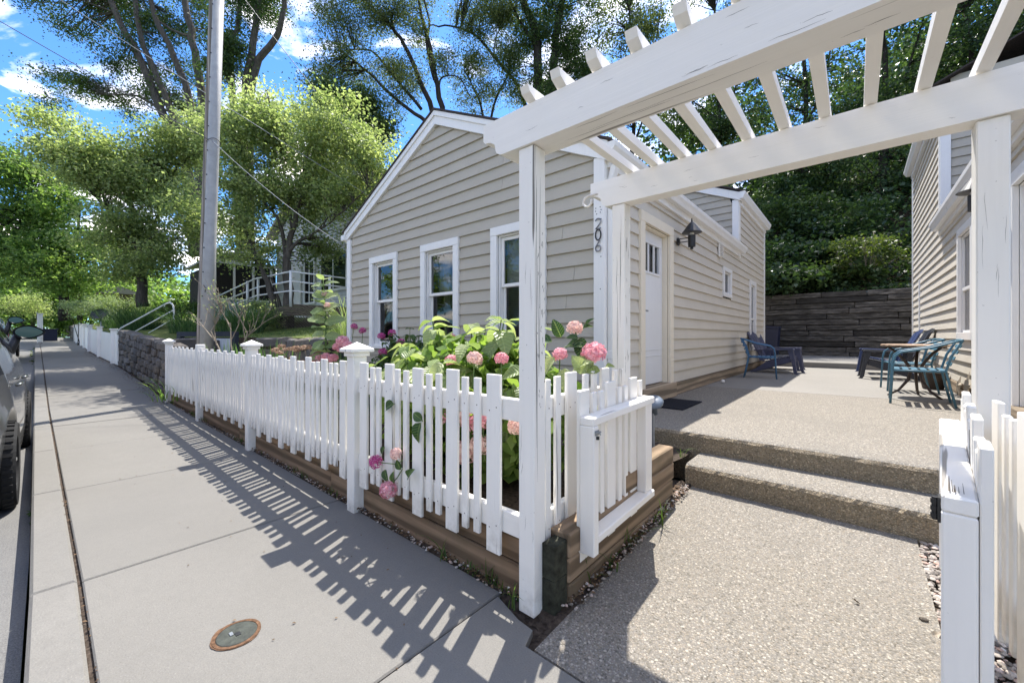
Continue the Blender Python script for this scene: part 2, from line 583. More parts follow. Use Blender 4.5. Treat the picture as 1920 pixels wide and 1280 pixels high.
wire_pale = m_plain('pale_cable_sheath', (0.27, 0.28, 0.30), 0.45, 0.4)
numeral_m = m_plain('numeral_metal', (0.02, 0.02, 0.022), 0.35, 0.5, 0.3)
numeral_worn = m_plain('worn_numeral_metal', (0.22, 0.22, 0.23), 0.35, 0.5, 0.5, var=0.5, scale=60)
taillight = m_plain('red_lens', (0.35, 0.012, 0.012), 0.15, 0.5)
tan_star = m_plain('tan_metal_star', (0.42, 0.36, 0.28), 0.7, 0.2)

timber_mossy = m_plain('mossy_timber_end', (0.042, 0.043, 0.032), 0.95, 0.1, var=0.5, scale=22, bump=0.8)


def m_stone(name, c):
    M = Mat(name, rough=0.9, spec=0.15)
    co = M.co(rnd=31.0)
    oi = M.n.new('ShaderNodeObjectInfo')
    a = M.ramp(oi.outputs['Random'], [(0.0, tuple(k * 0.6 for k in c)), (0.35, c), (0.6, (c[0] * 1.25, c[1] * 1.12, c[2] * 0.95)), (0.8, (c[0] * 0.8, c[1] * 0.86, c[2] * 0.95)), (1.0, tuple(k * 1.4 for k in c))])
    n = M.noise(co, 9, 7, 0.65)
    M.color(M.mix(M.ramp(n, [(0.35, 0.7), (0.65, 0.0)]), a, tuple(k * 0.45 for k in c)))
    M.bump(n, 0.8, 0.02)
    return M.m


stone_m = m_stone('field_stone', (0.19, 0.175, 0.16))
pebble_m = m_stone('pebble', (0.40, 0.36, 0.31))


def m_pebbles_stuff():
    M = Mat('river_pebbles', rough=0.8, spec=0.25)
    at_ = M.n.new('ShaderNodeAttribute'); at_.attribute_name = 'var'
    M.color(M.ramp(at_.outputs['Fac'], [(0.0, (0.10, 0.09, 0.08)), (0.3, (0.30, 0.26, 0.22)), (0.6, (0.42, 0.38, 0.33)), (0.85, (0.5, 0.33, 0.26)), (1.0, (0.66, 0.63, 0.58))]))
    return M.m


pebbles_m = m_pebbles_stuff()


def m_leaf(name, dark, light, trans=0.35, rough=0.5, vein=False, tcol=None):
    """Leaf: two greens picked per leaf, part of the light shines through."""
    M = Mat(name, rough=rough, spec=0.3)
    at_ = M.n.new('ShaderNodeAttribute'); at_.attribute_name = 'var'
    oi = M.n.new('ShaderNodeObjectInfo')
    ad = M.n.new('ShaderNodeMath'); ad.operation = 'ADD'
    if vein:
        M.l.new(oi.outputs['Random'], ad.inputs[0]); ad.inputs[1].default_value = 0.0
    else:
        M.l.new(at_.outputs['Fac'], ad.inputs[0]); ad.inputs[1].default_value = 0.0
    col = M.ramp(ad.outputs[0], [(0.0, dark), (1.0, light)])
    if vein:
        tcn = M.n.new('ShaderNodeTexCoord')
        sx = M.n.new('ShaderNodeSeparateXYZ'); M.l.new(tcn.outputs['Object'], sx.inputs[0])
        ab = M.n.new('ShaderNodeMath'); ab.operation = 'ABSOLUTE'; M.l.new(sx.outputs['X'], ab.inputs[0])
        ml = M.n.new('ShaderNodeMath'); ml.operation = 'MULTIPLY'; ml.inputs[1].default_value = -0.75; M.l.new(ab.outputs[0], ml.inputs[0])
        sm = M.n.new('ShaderNodeMath'); sm.operation = 'ADD'; M.l.new(sx.outputs['Y'], sm.inputs[0]); M.l.new(ml.outputs[0], sm.inputs[1])
        fr = M.n.new('ShaderNodeMath'); fr.operation = 'MULTIPLY'; fr.inputs[1].default_value = 8.0; M.l.new(sm.outputs[0], fr.inputs[0])
        fc = M.n.new('ShaderNodeMath'); fc.operation = 'PINGPONG'; fc.inputs[1].default_value = 0.5; M.l.new(fr.outputs[0], fc.inputs[0])
        vn = M.ramp(fc.outputs[0], [(0.0, 1.0), (0.12, 0.0)])
        mid = M.ramp(ab.outputs[0], [(0.012, 1.0), (0.03, 0.0)])
        vm = M.mix(1.0, vn, mid, 'LIGHTEN')
        col = M.mix(vm, col, M.mix(0.3, col, (0.6, 0.7, 0.3)))
        M.bump(fc.outputs[0], 0.5, 0.02)
    M.color(col)
    tr = M.n.new('ShaderNodeBsdfTranslucent')
    tcx = M.mix(1.0, col, tcol or (1.5, 1.6, 0.7), 'MULTIPLY')
    M.l.new(tcx, tr.inputs['Color'])
    ms = M.n.new('ShaderNodeMixShader'); ms.inputs[0].default_value = trans
    out = M.n['Material Output']
    M.l.new(M.b.outputs[0], ms.inputs[1]); M.l.new(tr.outputs[0], ms.inputs[2])
    M.l.new(ms.outputs[0], out.inputs['Surface'])
    return M.m


leaf_light = m_leaf('leaf_light_green', (0.11, 0.155, 0.065), (0.34, 0.38, 0.20), 0.55, tcol=(1.9, 2.0, 1.1))
leaf_maple = m_leaf('leaf_mid_green', (0.06, 0.12, 0.035), (0.24, 0.33, 0.11), 0.55, tcol=(1.9, 2.0, 1.0))
leaf_dark = m_leaf('leaf_dark_green', (0.028, 0.055, 0.022), (0.085, 0.13, 0.045), 0.42)
leaf_olive = m_leaf('leaf_olive_green', (0.05, 0.075, 0.03), (0.16, 0.19, 0.085), 0.5, tcol=(1.6, 1.7, 0.9))
leaf_wood = m_leaf('leaf_woodland', (0.02, 0.045, 0.024), (0.085, 0.135, 0.055), 0.4, 0.36)
leaf_shrub = m_leaf('leaf_shrub_green', (0.03, 0.07, 0.025), (0.10, 0.14, 0.035), 0.4)
leaf_pale = m_leaf('leaf_variegated', (0.12, 0.18, 0.08), (0.34, 0.40, 0.24), 0.4)
leaf_grass = m_leaf('grass_blade', (0.035, 0.075, 0.02), (0.12, 0.17, 0.05), 0.4)
leaf_reed = m_leaf('ornamental_grass_blade', (0.035, 0.085, 0.03), (0.12, 0.20, 0.09), 0.35)
leaf_hyd = m_leaf('hydrangea_leaf', (0.17, 0.25, 0.085), (0.42, 0.47, 0.24), 0.40, 0.42, True, tcol=(1.4, 1.45, 0.9))
leaf_hyd_dk = m_leaf('dark_hydrangea_leaf', (0.025, 0.065, 0.025), (0.06, 0.12, 0.04), 0.3, 0.45, True)
leaf_milk = m_leaf('milkweed_leaf', (0.20, 0.28, 0.12), (0.36, 0.42, 0.22), 0.40, 0.55, True, tcol=(1.4, 1.45, 0.9))
petal_pink = m_leaf('pink_petal', (0.70, 0.26, 0.33), (0.90, 0.58, 0.62), 0.35, 0.6, tcol=(1.1, 0.9, 0.9))
petal_mag = m_leaf('magenta_petal', (0.45, 0.04, 0.20), (0.70, 0.14, 0.40), 0.35, 0.6, tcol=(1.1, 0.9, 0.9))
petal_pale = m_leaf('pale_petal', (0.70, 0.46, 0.44), (0.90, 0.74, 0.66), 0.35, 0.6, tcol=(1.1, 0.95, 0.9))
petal_dry = m_leaf('dry_flower', (0.24, 0.15, 0.09), (0.50, 0.36, 0.26), 0.2, 0.8, tcol=(1.1, 0.95, 0.9))
leaf_litter = m_leaf('leaf_litter', (0.05, 0.032, 0.018), (0.20, 0.12, 0.06), 0.1, 0.8, tcol=(1, 0.9, 0.7))
green_stem = m_plain('green_stem', (0.10, 0.16, 0.05), 0.7, 0.2, var=0.2)


def m_bark(name, c):
    M = Mat(name, rough=0.95, spec=0.1)
    co = M.co(scale=(1, 1, 0.22), rnd=13)
    n = M.noise(co, 11, 6, 0.65, 0.6)
    M.color(M.ramp(n, [(0.3, tuple(k * 0.4 for k in c)), (0.6, c), (0.8, tuple(k * 1.3 for k in c))]))
    M.bump(n, 1.0, 0.05)
    return M.m


bark = m_bark('bark_grey', (0.115, 0.10, 0.085))
bark_dark = m_bark('bark_dark', (0.05, 0.043, 0.037))
twig_m = m_bark('pale_twig', (0.38, 0.32, 0.25))


def m_glass(name, tintc=(0.9, 0.95, 0.95), refl=0.0):
    m = bpy.data.materials.new(name); m.use_nodes = True
    n, l = m.node_tree.nodes, m.node_tree.links
    n.clear()
    out = n.new('ShaderNodeOutputMaterial')
    tr = n.new('ShaderNodeBsdfTransparent'); tr.inputs[0].default_value = rgba(tintc)
    gl = n.new('ShaderNodeBsdfGlossy'); gl.inputs['Roughness'].default_value = 0.02
    fr = n.new('ShaderNodeFresnel'); fr.inputs[0].default_value = 1.52
    ad = n.new('ShaderNodeMath'); ad.operation = 'ADD'; ad.inputs[1].default_value = refl
    l.new(fr.outputs[0], ad.inputs[0])
    mixs = n.new('ShaderNodeMixShader')
    l.new(ad.outputs[0], mixs.inputs[0]); l.new(tr.outputs[0], mixs.inputs[1]); l.new(gl.outputs[0], mixs.inputs[2])
    l.new(mixs.outputs[0], out.inputs['Surface'])
    return m


glass = m_glass('window_glass', (0.75, 0.8, 0.8), 0.06)
screen_glass = m_glass('screened_glass', (0.35, 0.36, 0.37), 0.02)
car_glass = Mat('car_glass', rough=0.05, spec=0.6).color((0.012, 0.014, 0.015)).m
mirror_glass = Mat('mirror_glass', rough=0.03, metal=1.0).color((0.06, 0.068, 0.07)).m


def m_carpaint(name, c):
    M = Mat(name, rough=0.32, spec=0.5, metal=0.55)
    M.b.inputs['Coat Weight'].default_value = 0.9
    M.b.inputs['Coat Roughness'].default_value = 0.04
    n = M.noise(M.co(), 900, 2, 0.5)
    M.color(M.ramp(n, [(0.35, tuple(k * 0.75 for k in c)), (0.65, tuple(k * 1.3 for k in c))]))
    return M.m


car_grey = m_carpaint('grey_car_paint', (0.10, 0.105, 0.105))
car_black = m_carpaint('black_car_paint', (0.012, 0.012, 0.014))
alloy = m_plain('alloy', (0.45, 0.46, 0.47), 0.3, 0.5, 0.9, var=0.05)


# ------------------------------------------------------------------ the ground, street, sidewalk
def zg(x):
    return float(np.interp(x, [-70, -45, -41, -27, -24.7, -17, -13, -10.5], [1.3, 1.1, 0.92, 0.72, 0.66, 0.36, 0.12, 0.0]))


def yo(x):
    t = min(1.0, max(0.0, (-x - 11) / 15.0))
    return -0.5 * t * t * (3 - 2 * t)


def yl(x):
    return 0.0185 * (max(x, -32) + 2.2) if x < -2.2 else 0.0


mb = MB()
G = 700
mb.add([(-G, -G, -0.5), (G, -G, -0.5), (G, G, -0.5), (-G, G, -0.5)], [(0, 1, 2, 3)])
M = Mat('ground_earth', rough=0.95, spec=0.1)
n = M.noise(M.co(), 0.6, 6, 0.6)
M.color(M.ramp(n, [(0.35, (0.05, 0.06, 0.025)), (0.65, (0.09, 0.11, 0.04))]))
mb.solo('ground', M.m, kind='structure')

xs = [40, 20, 8, 0, -4, -8, -11, -13, -15, -17, -19.6, -21, -23, -25, -27, -31, -36, -45, -60, -75]
mb = MB()
for i, x in enumerate(xs):
    for y in (-7.6, -0.065):
        mb.v.append((x, y + yl(x), -0.13 + zg(x)))
for i in range(len(xs) - 1):
    mb.f.append([2 * i, 2 * i + 1, 2 * i + 3, 2 * i + 2]); mb.m.append(0)
mb.solo('road', asphalt, kind='structure')


def slab_box(mb, x0, x1, ya, yb, zt, th, c=0.006):
    """Slab from x0 down to x1 (x0 > x1) that follows the slope and bend of the street."""
    V = []
    for x in (x0, x1):
        z = zg(x) + zt; o = yl(x); o2 = yl(x) if yb < 0.5 else yo(x)
        s = -1 if x == x0 else 1
        V += [(x, ya + o, z - th), (x, yb + o2, z - th), (x, yb + o2, z - c), (x, ya + o, z - c),
              (x + s * c, yb + o2 - c, z), (x + s * c, ya + o + c, z)]
    F = [(0, 1, 2, 3), (3, 2, 4, 5), (6, 9, 8, 7), (9, 11, 10, 8), (5, 4, 10, 11), (0, 3, 9, 6), (3, 5, 11, 9), (1, 7, 8, 2), (2, 8, 10, 4)]
    mb.add(V, F)


joints = [4.1, 2.3, 0.45, -1.31, -2.99, -4.84, -6.62]
while joints[-1] > -47: joints.append(joints[-1] - 1.8)
mb = MB()
for a, b in zip(joints[:9], joints[1:9]):
    slab_box(mb, a, b, -0.05, 1.24, -0.018, 0.2)
    if a < 0: slab_box(mb, min(a, -1.35), b, 1.24, 1.45, -0.018, 0.2)
for a, b in zip(joints[8:-1], joints[9:]):
    slab_box(mb, a, b, -0.05, 1.6, -0.018, 0.2)
sidewalk = mb.solo('sidewalk', soil, kind='structure')
for i, (a, b) in enumerate(zip(joints[:-1], joints[1:])):
    mb = MB()
    if b > -1.4 and b < -1.2:
        mb.prism([(0.44, 0.112), (0.44, 1.248), (-1.01, 1.248), (-1.04, 1.335), (-1.13, 1.345), (-1.302, 1.40), (-1.302, 0.112)], 'z', -0.12, 0.0)
    else:
        slab_box(mb, a - 0.005, b + 0.005, 0.112, (1.435 if b < -1.3 else 1.245) + random.uniform(-0.006, 0.006), random.uniform(-0.004, 0.004), 0.12)
    mb.part('sidewalk_slab', conc_walk, sidewalk)
kerb = MB()
kerb.box(4.1, -1.9, -0.045, 0.08, -0.2, -0.03)
kerb = kerb.solo('kerb', conc_kerb, kind='structure')
kj = [4.1, 0.9, -0.9, -3.02, -4.9, -6.7, -8.5]
while kj[-1] > -46: kj.append(kj[-1] - 1.8)
for a, b in zip(kj[:-1], kj[1:]):
    mb = MB()
    slab_box(mb, a - 0.003, b + 0.003, -0.06, 0.096, 0.0, 0.16, 0.012)
    mb.part('kerb_stone', conc_kerb, kerb)

# the path up to the house, the steps and the patio
mb = MB()
V = [(-0.97, 1.258, -0.15), (0.26, 1.258, -0.15), (0.26, 3.2, -0.05), (-0.95, 3.2, -0.05)]
T = [(-0.97, 1.258, 0.0), (0.26, 1.258, 0.0), (0.26, 3.2, 0.1), (-0.95, 3.2, 0.1)]
mb.add(V + T, [(0, 3, 2, 1), (4, 5, 6, 7), (0, 1, 5, 4), (1, 2, 6, 5), (2, 3, 7, 6), (3, 0, 4, 7)])
mb.solo('path', agg_path, kind='structure')


def rough_step(name, x0, x1, y0, y1, z0, z1, kind='structure'):
    """Concrete step with a worn, slightly ragged nosing."""
    n = 60
    V, F, mi = [], [], []
    for i in range(n + 1):
        x = x0 + (x1 - x0) * i / n
        a = random.uniform(-0.006, 0.006); b = random.uniform(0, 0.012)
        V += [(x, y0 + a * 0.3, z0), (x, y0 + a, z1 - 0.03), (x, y0 + 0.01 + b, z1 - 0.006 - b * 0.4), (x, y0 + 0.035 + b, z1), (x, y1, z1)]
    mb = MB()
    mb.add(V, [])
    for i in range(n):
        for k in range(4):
            q = [i * 5 + k, (i + 1) * 5 + k, (i + 1) * 5 + k + 1, i * 5 + k + 1]
            mb.f.append(q); mb.m.append(1 if k < 2 else 0)
    for e in (0, n):
        mb.add([V[e * 5 + k] for k in range(5)] + [(V[e * 5][0], y1, z0)], [(0, 1, 2, 3, 4, 5)] if e == 0 else [(5, 4, 3, 2, 1, 0)])
    return mb


def mk_step(mb, name): return mb.solo(name, [agg_patio, agg_riser], kind='structure')


mk_step(rough_step('lower_step', -1.0, 0.5, 3.205, 3.64, 0.0, 0.26), 'lower_step')
patio = mk_step(rough_step('patio', -1.92, 1.09, 3.61, 7.08, 0.0, 0.42), 'patio')
mb = MB()
mb.add([(-1.92, 7.085, 0), (1.09, 7.30, 0), (1.09, 13.2, 0), (-1.92, 13.2, 0), (-1.92, 7.085, 0.421), (1.09, 7.30, 0.421), (1.09, 13.2, 0.421), (-1.92, 13.2, 0.421)],
       [(0, 3, 2, 1), (4, 5, 6, 7), (0, 1, 5, 4), (1, 2, 6, 5), (2, 3, 7, 6), (3, 0, 4, 7)])
mb.part('concrete_slab', conc_patio, patio)
mb = MB()
mb.add([(-1.92, 7.08, 0.1), (1.09, 7.08, 0.1), (1.09, 7.296, 0.1), (-1.92, 7.08, 0.42), (1.09, 7.08, 0.42), (1.09, 7.296, 0.42)],
       [(3, 4, 5), (0, 2, 1), (0, 1, 4, 3), (1, 2, 5, 4)])
mb.part('aggregate_wedge', agg_patio, patio)
mb = MB()
mb.box(-6.0, 5.0, 13.12, 17.75, 0.2, 0.565, 0.012)
mb.solo('rear_terrace', conc_patio, kind='structure')

# soil: the garden bed, the strips beside the path and under the fence
mb = MB()
nx, ny = 60, 14
for i in range(nx + 1):
    for j in range(ny + 1):
        x = -10.7 + (9.62) * i / nx; y = 1.555 + 2.1 * j / ny
        mb.v.append((x, y, 0.27 + 0.03 * math.sin(3.1 * x + 2 * y) + random.uniform(-0.015, 0.015)))
for i in range(nx):
    for j in range(ny):
        a = i * (ny + 1) + j
        mb.f.append([a, a + ny + 1, a + ny + 2, a + 1]); mb.m.append(0)
mb.solo('garden_soil', soil, kind='structure', smooth=True)
mb = MB()
for (x0, x1, y0, y1, nx, ny, z0, z1) in ((-11.0, -0.93, 1.22, 1.58, 200, 9, 0.0, 0.0), (-1.12, -0.94, 1.38, 3.22, 8, 60, -0.015, 0.105)):
    b = len(mb.v)
    for i in range(nx + 1):
        for j in range(ny + 1):
            x = x0 + (x1 - x0) * i / nx; y = y0 + (y1 - y0) * j / ny
            z = (z0 + (z1 - z0) * max(0, (y - 1.25)) / 1.95) + (0.018 if 1.455 < y or x1 > -0.92 else -0.02) * (1 if x1 < -0.95 else 0.4) - (0.04 if (x1 > -0.95 and j is not None and i == nx) else 0)
            if x1 < -0.92 and y < 1.44: z = -0.03
            mb.v.append((x, y, z + random.uniform(-0.010, 0.012)))
    for i in range(nx):
        for j in range(ny):
            a = b + i * (ny + 1) + j
            mb.f.append([a, a + ny + 1, a + ny + 2, a + 1]); mb.m.append(0)
mb.solo('soil_strip', soil, kind='structure', smooth=True)
mb = MB()
mb.add([(0.25, 1.2, -0.02), (3.0, 1.2, -0.02), (3.0, 3.6, 0.05), (0.25, 3.6, 0.05)], [(0, 1, 2, 3)])
mb.solo('gravel_bed', soil, kind='structure')

# raised lawn to the left and the wooded hillside behind
def lawn_z(x, y):
    z = 1.04 + 0.118 * (y - 1.6) - 0.05 * max(0, 1 - abs(y - 3.5)) * (1 if x > -10.9 else 0) + max(0.0, zg(x) - 0.22) * 1.15
    if y > 12: z += 0.35 * (y - 12)
    return z


def hill_z(x, y):
    return 2.72 + 0.50 * (y - 17.7) + 0.5 * math.sin(x * 0.35 + y * 0.2) * min(1, (y - 17.7) / 6)


M = Mat('lawn_grass', rough=0.95, spec=0.1)
n = M.noise(M.co(), 1.4, 6, 0.6); n2 = M.noise(M.co(), 60, 3, 0.6)
M.color(M.mix(M.ramp(n2, [(0.3, 0.0), (0.7, 0.6)]), M.ramp(n, [(0.3, (0.06, 0.10, 0.025)), (0.7, (0.16, 0.19, 0.06))]), (0.20, 0.22, 0.08)))
M.bump(n2, 0.8, 0.03)
lawn_m = M.m
mb = MB()
lx = [-7.45, -8.2, -9, -9.9, -10.8, -12, -13.5, -15, -17, -19, -21, -23, -26, -30, -36, -45, -60, -90]
ly = [1.62, 2.2, 3.0, 3.5, 4.2, 5, 6, 7.5, 9, 12, 15, 20, 28, 40, 60]
for x in lx:
    for y in ly:
        yy = y
        if x > -10.9: yy = max(y, 3.45 - 0.9 * max(0, (-x - 9.9)))
        mb.v.append((x, yy + yo(x), lawn_z(x, yy)))
for i in range(len(lx) - 1):
    for j in range(len(ly) - 1):
        a = i * len(ly) + j
        mb.f.append([a, a + 1, a + len(ly) + 1, a + len(ly)]); mb.m.append(0)
for i in range(len(lx) - 1):
    a, b = i * len(ly), (i + 1) * len(ly)
    q = len(mb.v)
    mb.v += [(mb.v[a][0], mb.v[a][1], mb.v[a][2] - 1.0), (mb.v[b][0], mb.v[b][1], mb.v[b][2] - 1.0)]
    mb.f.append([a, b, q + 1, q]); mb.m.append(1)
mb.solo('lawn', [lawn_m, soil], kind='structure')
M = Mat('woodland_floor', rough=0.98, spec=0.05)
n = M.noise(M.co(), 5, 6, 0.7)
M.color(M.ramp(n, [(0.3, (0.014, 0.014, 0.009)), (0.7, (0.06, 0.045, 0.03))]))
M.bump(n, 1.0, 0.08)
wood_floor = M.m
mb = MB()
nx, ny = 46, 40
for i in range(nx + 1):
    for j in range(ny + 1):
        x = -8.0 + 66 * i / nx; y = 17.72 + 62 * j / ny
        mb.v.append((x, y, hill_z(x, y) + (random.uniform(-0.08, 0.08) if j > 1 else 0)))
for i in range(nx):
    for j in range(ny):
        a = i * (ny + 1) + j
        mb.f.append([a, a + ny + 1, a + ny + 2, a + 1]); mb.m.append(0)
mb.solo('hillside', wood_floor, kind='structure', smooth=True)

# ------------------------------------------------------------------ the siding-clad house, number 206
W = 3.67            # street wall
XS = -1.93          # side wall
RX, RZ, SL = -4.64, 4.337, 0.48   # ridge (underside of the rake boards) and roof slope
PITCH = 0.1535

house = thing('house', 'beige clapboard house with white trim and the number 206 on its corner board', 'house', (RX, W, 0.3))


def board_x(parent, xa0, xb0, xa1, xb1, z0, z1, y, mat, d=1.0):
    """Clapboard facing -Y; ends may slant (xa/xb at the bottom, then at the top)."""
    V = []
    lap = 0.018
    j = random.uniform(-0.0015, 0.0015)
    for (xa, xb, z, yy) in ((xa0, xb0, z0, y + j), (xa0, xb0, z0, y + 0.034), (xa1, xb1, z1 + lap, y + 0.034), (xa1, xb1, z1 + lap, y + 0.027)):
        V += [(xa, yy, z), (xb, yy, z)]
    mb = MB()
    mb.add(V, [(0, 1, 7, 6), (0, 2, 3, 1), (2, 4, 5, 3), (4, 6, 7, 5), (0, 6, 4, 2), (1, 3, 5, 7)])
    return mb.part('siding_board', mat, parent)


def board_y(parent, plane, sg, y0, y1, z0, z1, mat):
    """Clapboard on a side wall; the face lies at x = plane, sg is the outward direction."""
    lap = 0.018
    j = random.uniform(-0.0015, 0.0015)
    V = []
    for (u, z) in ((0 + j, z0), (-0.034, z0), (-0.034, z1 + lap), (-0.026, z1 + lap)):
        V += [(plane + sg * u, y0, z), (plane + sg * u, y1, z)]
    mb = MB()
    F = [(0, 1, 7, 6), (0, 2, 3, 1), (2, 4, 5, 3), (4, 6, 7, 5), (0, 6, 4, 2), (1, 3, 5, 7)]
    mb.add(V, F)
    return mb.part('siding_board', mat, parent)


def split(segs, holes):
    for (h0, h1) in holes:
        out = []
        for (a, b) in segs:
            if h1 <= a or h0 >= b: out.append((a, b)); continue
            if h0 - a > 0.02: out.append((a, h0))
            if b - h1 > 0.02: out.append((h1, b))
        segs = out
    return segs


WIN = [(-6.50, -5.645), (-5.01, -4.15), (-3.53, -2.665)]
WZ0, WZ1 = 1.088, 2.622
butt = {13: [-6.05], 14: [-6.05], 15: [-6.2, -3.0], 16: [-4.9], 17: [-3.35], 18: [-5.3], 19: [-3.33], 20: [-4.4], 7: [-2.4], 9: [-2.3], 12: [-2.45], 3: [-4.5], 10: [-7.0], 21: [-4.0], 22: [-5.0]}
k = 0
while True:
    z0 = 0.474 + PITCH * k; z1 = z0 + PITCH
    if z0 > RZ - 0.02: break
    hw0 = (RZ - z0) / SL; hw1 = max(0.0, (RZ - min(z1, RZ)) / SL)
    L0, R0 = max(-7.18, RX - hw0), min(-2.045, RX + hw0)
    L1, R1 = max(-7.18, RX - hw1), min(-2.045, RX + hw1)
    holes = [w for w in WIN if z0 > WZ0 - 0.05 and z1 < WZ1 + 0.05]
    segs = split([(L0, R0)], holes)
    for b in butt.get(k, []):
        segs = [s for (p, q) in segs for s in ([(p, b - 0.002), (b + 0.002, q)] if p < b - 0.1 and q > b + 0.1 else [(p, q)])]
    for (a, b) in segs:
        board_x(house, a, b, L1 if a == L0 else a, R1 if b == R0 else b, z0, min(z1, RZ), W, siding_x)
    k += 1
# near-black back, floor and ceiling; their colour stands in for an unlit room
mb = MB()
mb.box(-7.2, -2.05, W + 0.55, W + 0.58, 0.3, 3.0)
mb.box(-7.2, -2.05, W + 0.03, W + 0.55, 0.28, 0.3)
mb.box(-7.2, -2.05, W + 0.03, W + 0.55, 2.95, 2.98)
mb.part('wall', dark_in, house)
mb = MB()
mb.box(-7.29, -1.95, W + 0.026, W + 0.1, 0.2, 0.474)
mb.part('foundation', conc_kerb, house)


def window_x(parent, x0, x1, z0, z1, y, zm, treat, cas=0.108):
    mb = MB()
    c = 0.004
    mb.box(x0, x0 + cas, y - 0.022, y + 0.02, z0, z1 - cas, c)
    mb.box(x1 - cas, x1, y - 0.022, y + 0.02, z0, z1 - cas, c)
    mb.box(x0, x1, y - 0.024, y + 0.02, z1 - cas + 0.001, z1, c)
    mb.box(x0 - 0.03, x1 + 0.03, y - 0.05, y + 0.02, z0 - 0.05, z0 - 0.001, c)
    ix0, ix1, iz0, iz1 = x0 + cas, x1 - cas, z0, z1 - cas
    # jamb liners
    mb.box(ix0 + 0.001, ix0 + 0.02, y + 0.021, y + 0.13, iz0, iz1)
    mb.box(ix1 - 0.02, ix1 - 0.001, y + 0.021, y + 0.13, iz0, iz1)
    mb.box(ix0 + 0.021, ix1 - 0.021, y + 0.021, y + 0.13, iz1 - 0.02, iz1 - 0.001)
    mb.box(ix0 + 0.021, ix1 - 0.021, y + 0.0, y + 0.13, iz0 + 0.001, iz0 + 0.03)
    w = mb.part('window', trim_white, parent)
    a0, a1 = ix0 + 0.022, ix1 - 0.022
    for (s0, s1, yy) in ((zm - 0.02, iz1 - 0.022, y + 0.05), (iz0 + 0.032, zm + 0.02, y + 0.085)):
        mb = MB()
        st = 0.042
        mb.box(a0, a0 + st, yy, yy + 0.032, s0, s1, 0.003); mb.box(a1 - st, a1, yy, yy + 0.032, s0, s1, 0.003)
        mb.box(a0 + st, a1 - st, yy + 0.001, yy + 0.031, s1 - st, s1, 0.003); mb.box(a0 + st, a1 - st, yy + 0.001, yy + 0.031, s0, s0 + st, 0.003)
        mb.part('sash', trim_white, w)
        mb = MB()
        mb.add([(a0 + st - 0.005, yy + 0.016, s0 + st - 0.005), (a1 - st + 0.005, yy + 0.016, s0 + st - 0.005), (a1 - st + 0.005, yy + 0.016, s1 - st + 0.005), (a0 + st - 0.005, yy + 0.016, s1 - st + 0.005)], [(0, 1, 2, 3)])
        mb.part('pane', glass if s1 > zm + 0.1 else screen_glass, w)
    if treat == 'blind':
        mb = MB()
        z = iz1 - 0.04
        while z > iz0 + 0.05:
            mb.add([(a0, y + 0.15, z), (a1, y + 0.15, z), (a1, y + 0.168, z - 0.02), (a0, y + 0.168, z - 0.02)], [(0, 1, 2, 3)])
            z -= 0.024
        mb.part('blind', blind_m, w)
    else:
        mb = MB()
        fr = (0.55, 0.9) if treat == 'right' else (0.36, 0.56)
        b = len(mb.v); n = 26
        for i in range(n + 1):
            x = a0 + (a1 - a0) * (fr[0] + (fr[1] - fr[0]) * i / n)
            yy = y + 0.17 + 0.022 * math.sin(i * 1.55)
            mb.v += [(x, yy, iz0 + 0.02), (x, yy, iz1 - 0.05)]
        for i in range(n):
            mb.f.append([2 * i, 2 * i + 2, 2 * i + 3, 2 * i + 1]); mb.m.append(0)
        mb.part('curtain', curtain_m, w, smooth=True)
        if treat == 'lamp':      # the half-drawn blind of the middle window
            mb = MB()
            z = iz1 - 0.04
            while z > zm + 0.02:
                mb.add([(a0, y + 0.24, z), (a1, y + 0.24, z), (a1, y + 0.258, z - 0.02), (a0, y + 0.258, z - 0.02)], [(0, 1, 2, 3)])
                z -= 0.024
            mb.part('blind', blind_m, w)
    return w


window_x(house, *WIN[0], WZ0, WZ1, W, 1.85, 'right')
window_x(house, *WIN[1], WZ0, WZ1, W, 1.868, 'lamp')
window_x(house, *WIN[2], WZ0, WZ1, W, 1.885, 'blind')

# corner boards
mb = MB(); mb.box(-2.047, XS + 0.006, W - 0.022, W + 0.03, 0.3, 3.075, 0.003); corner = mb.part('corner_board', trim_white, house)
mb = MB(); mb.box(-7.312, -7.178, W - 0.022, W + 0.03, 0.3, 3.06, 0.003); mb.part('corner_board', trim_white, house)
mb = MB(); mb.box(XS - 0.024, XS + 0.005, W + 0.031, W + 0.12, 0.42, 3.02, 0.003); mb.part('corner_board', trim_white, house)
# numerals 2 0 6 and the screw holes of a fallen fourth one
def numeral(ch, zc, mat, h=0.108, w=0.066):
    x0 = -1.988
    def pt(u, v): return (x0 + (u - 0.5) * w, W - 0.034, zc + (v - 0.5) * h)
    P = []
    if ch == '2':
        for i in range(13):
            a = math.radians(165 - i * 15.5); P.append((0.5 + 0.46 * math.cos(a), 0.72 + 0.27 * math.sin(a)))
        P += [(0.80, 0.50), (0.50, 0.28), (0.06, 0.03), (0.35, 0.05), (0.65, 0.02), (0.98, 0.07)]
    elif ch == '0':
        for i in range(25):
            a = 2 * math.pi * i / 24; P.append((0.5 + 0.46 * math.cos(a), 0.5 + 0.5 * math.sin(a)))
    else:
        P += [(0.80, 1.0), (0.52, 0.84), (0.24, 0.60), (0.08, 0.36)]
        for i in range(19):
            a = math.radians(170 + i * 19.5); P.append((0.5 + 0.44 * math.cos(a), 0.29 + 0.27 * math.sin(a)))
    mb = MB()
    mb.tube([pt(*p) for p in P], 0.0075 if ch == '0' else 0.0068, 6)
    return mb.part('house_numeral', mat, corner, smooth=True)


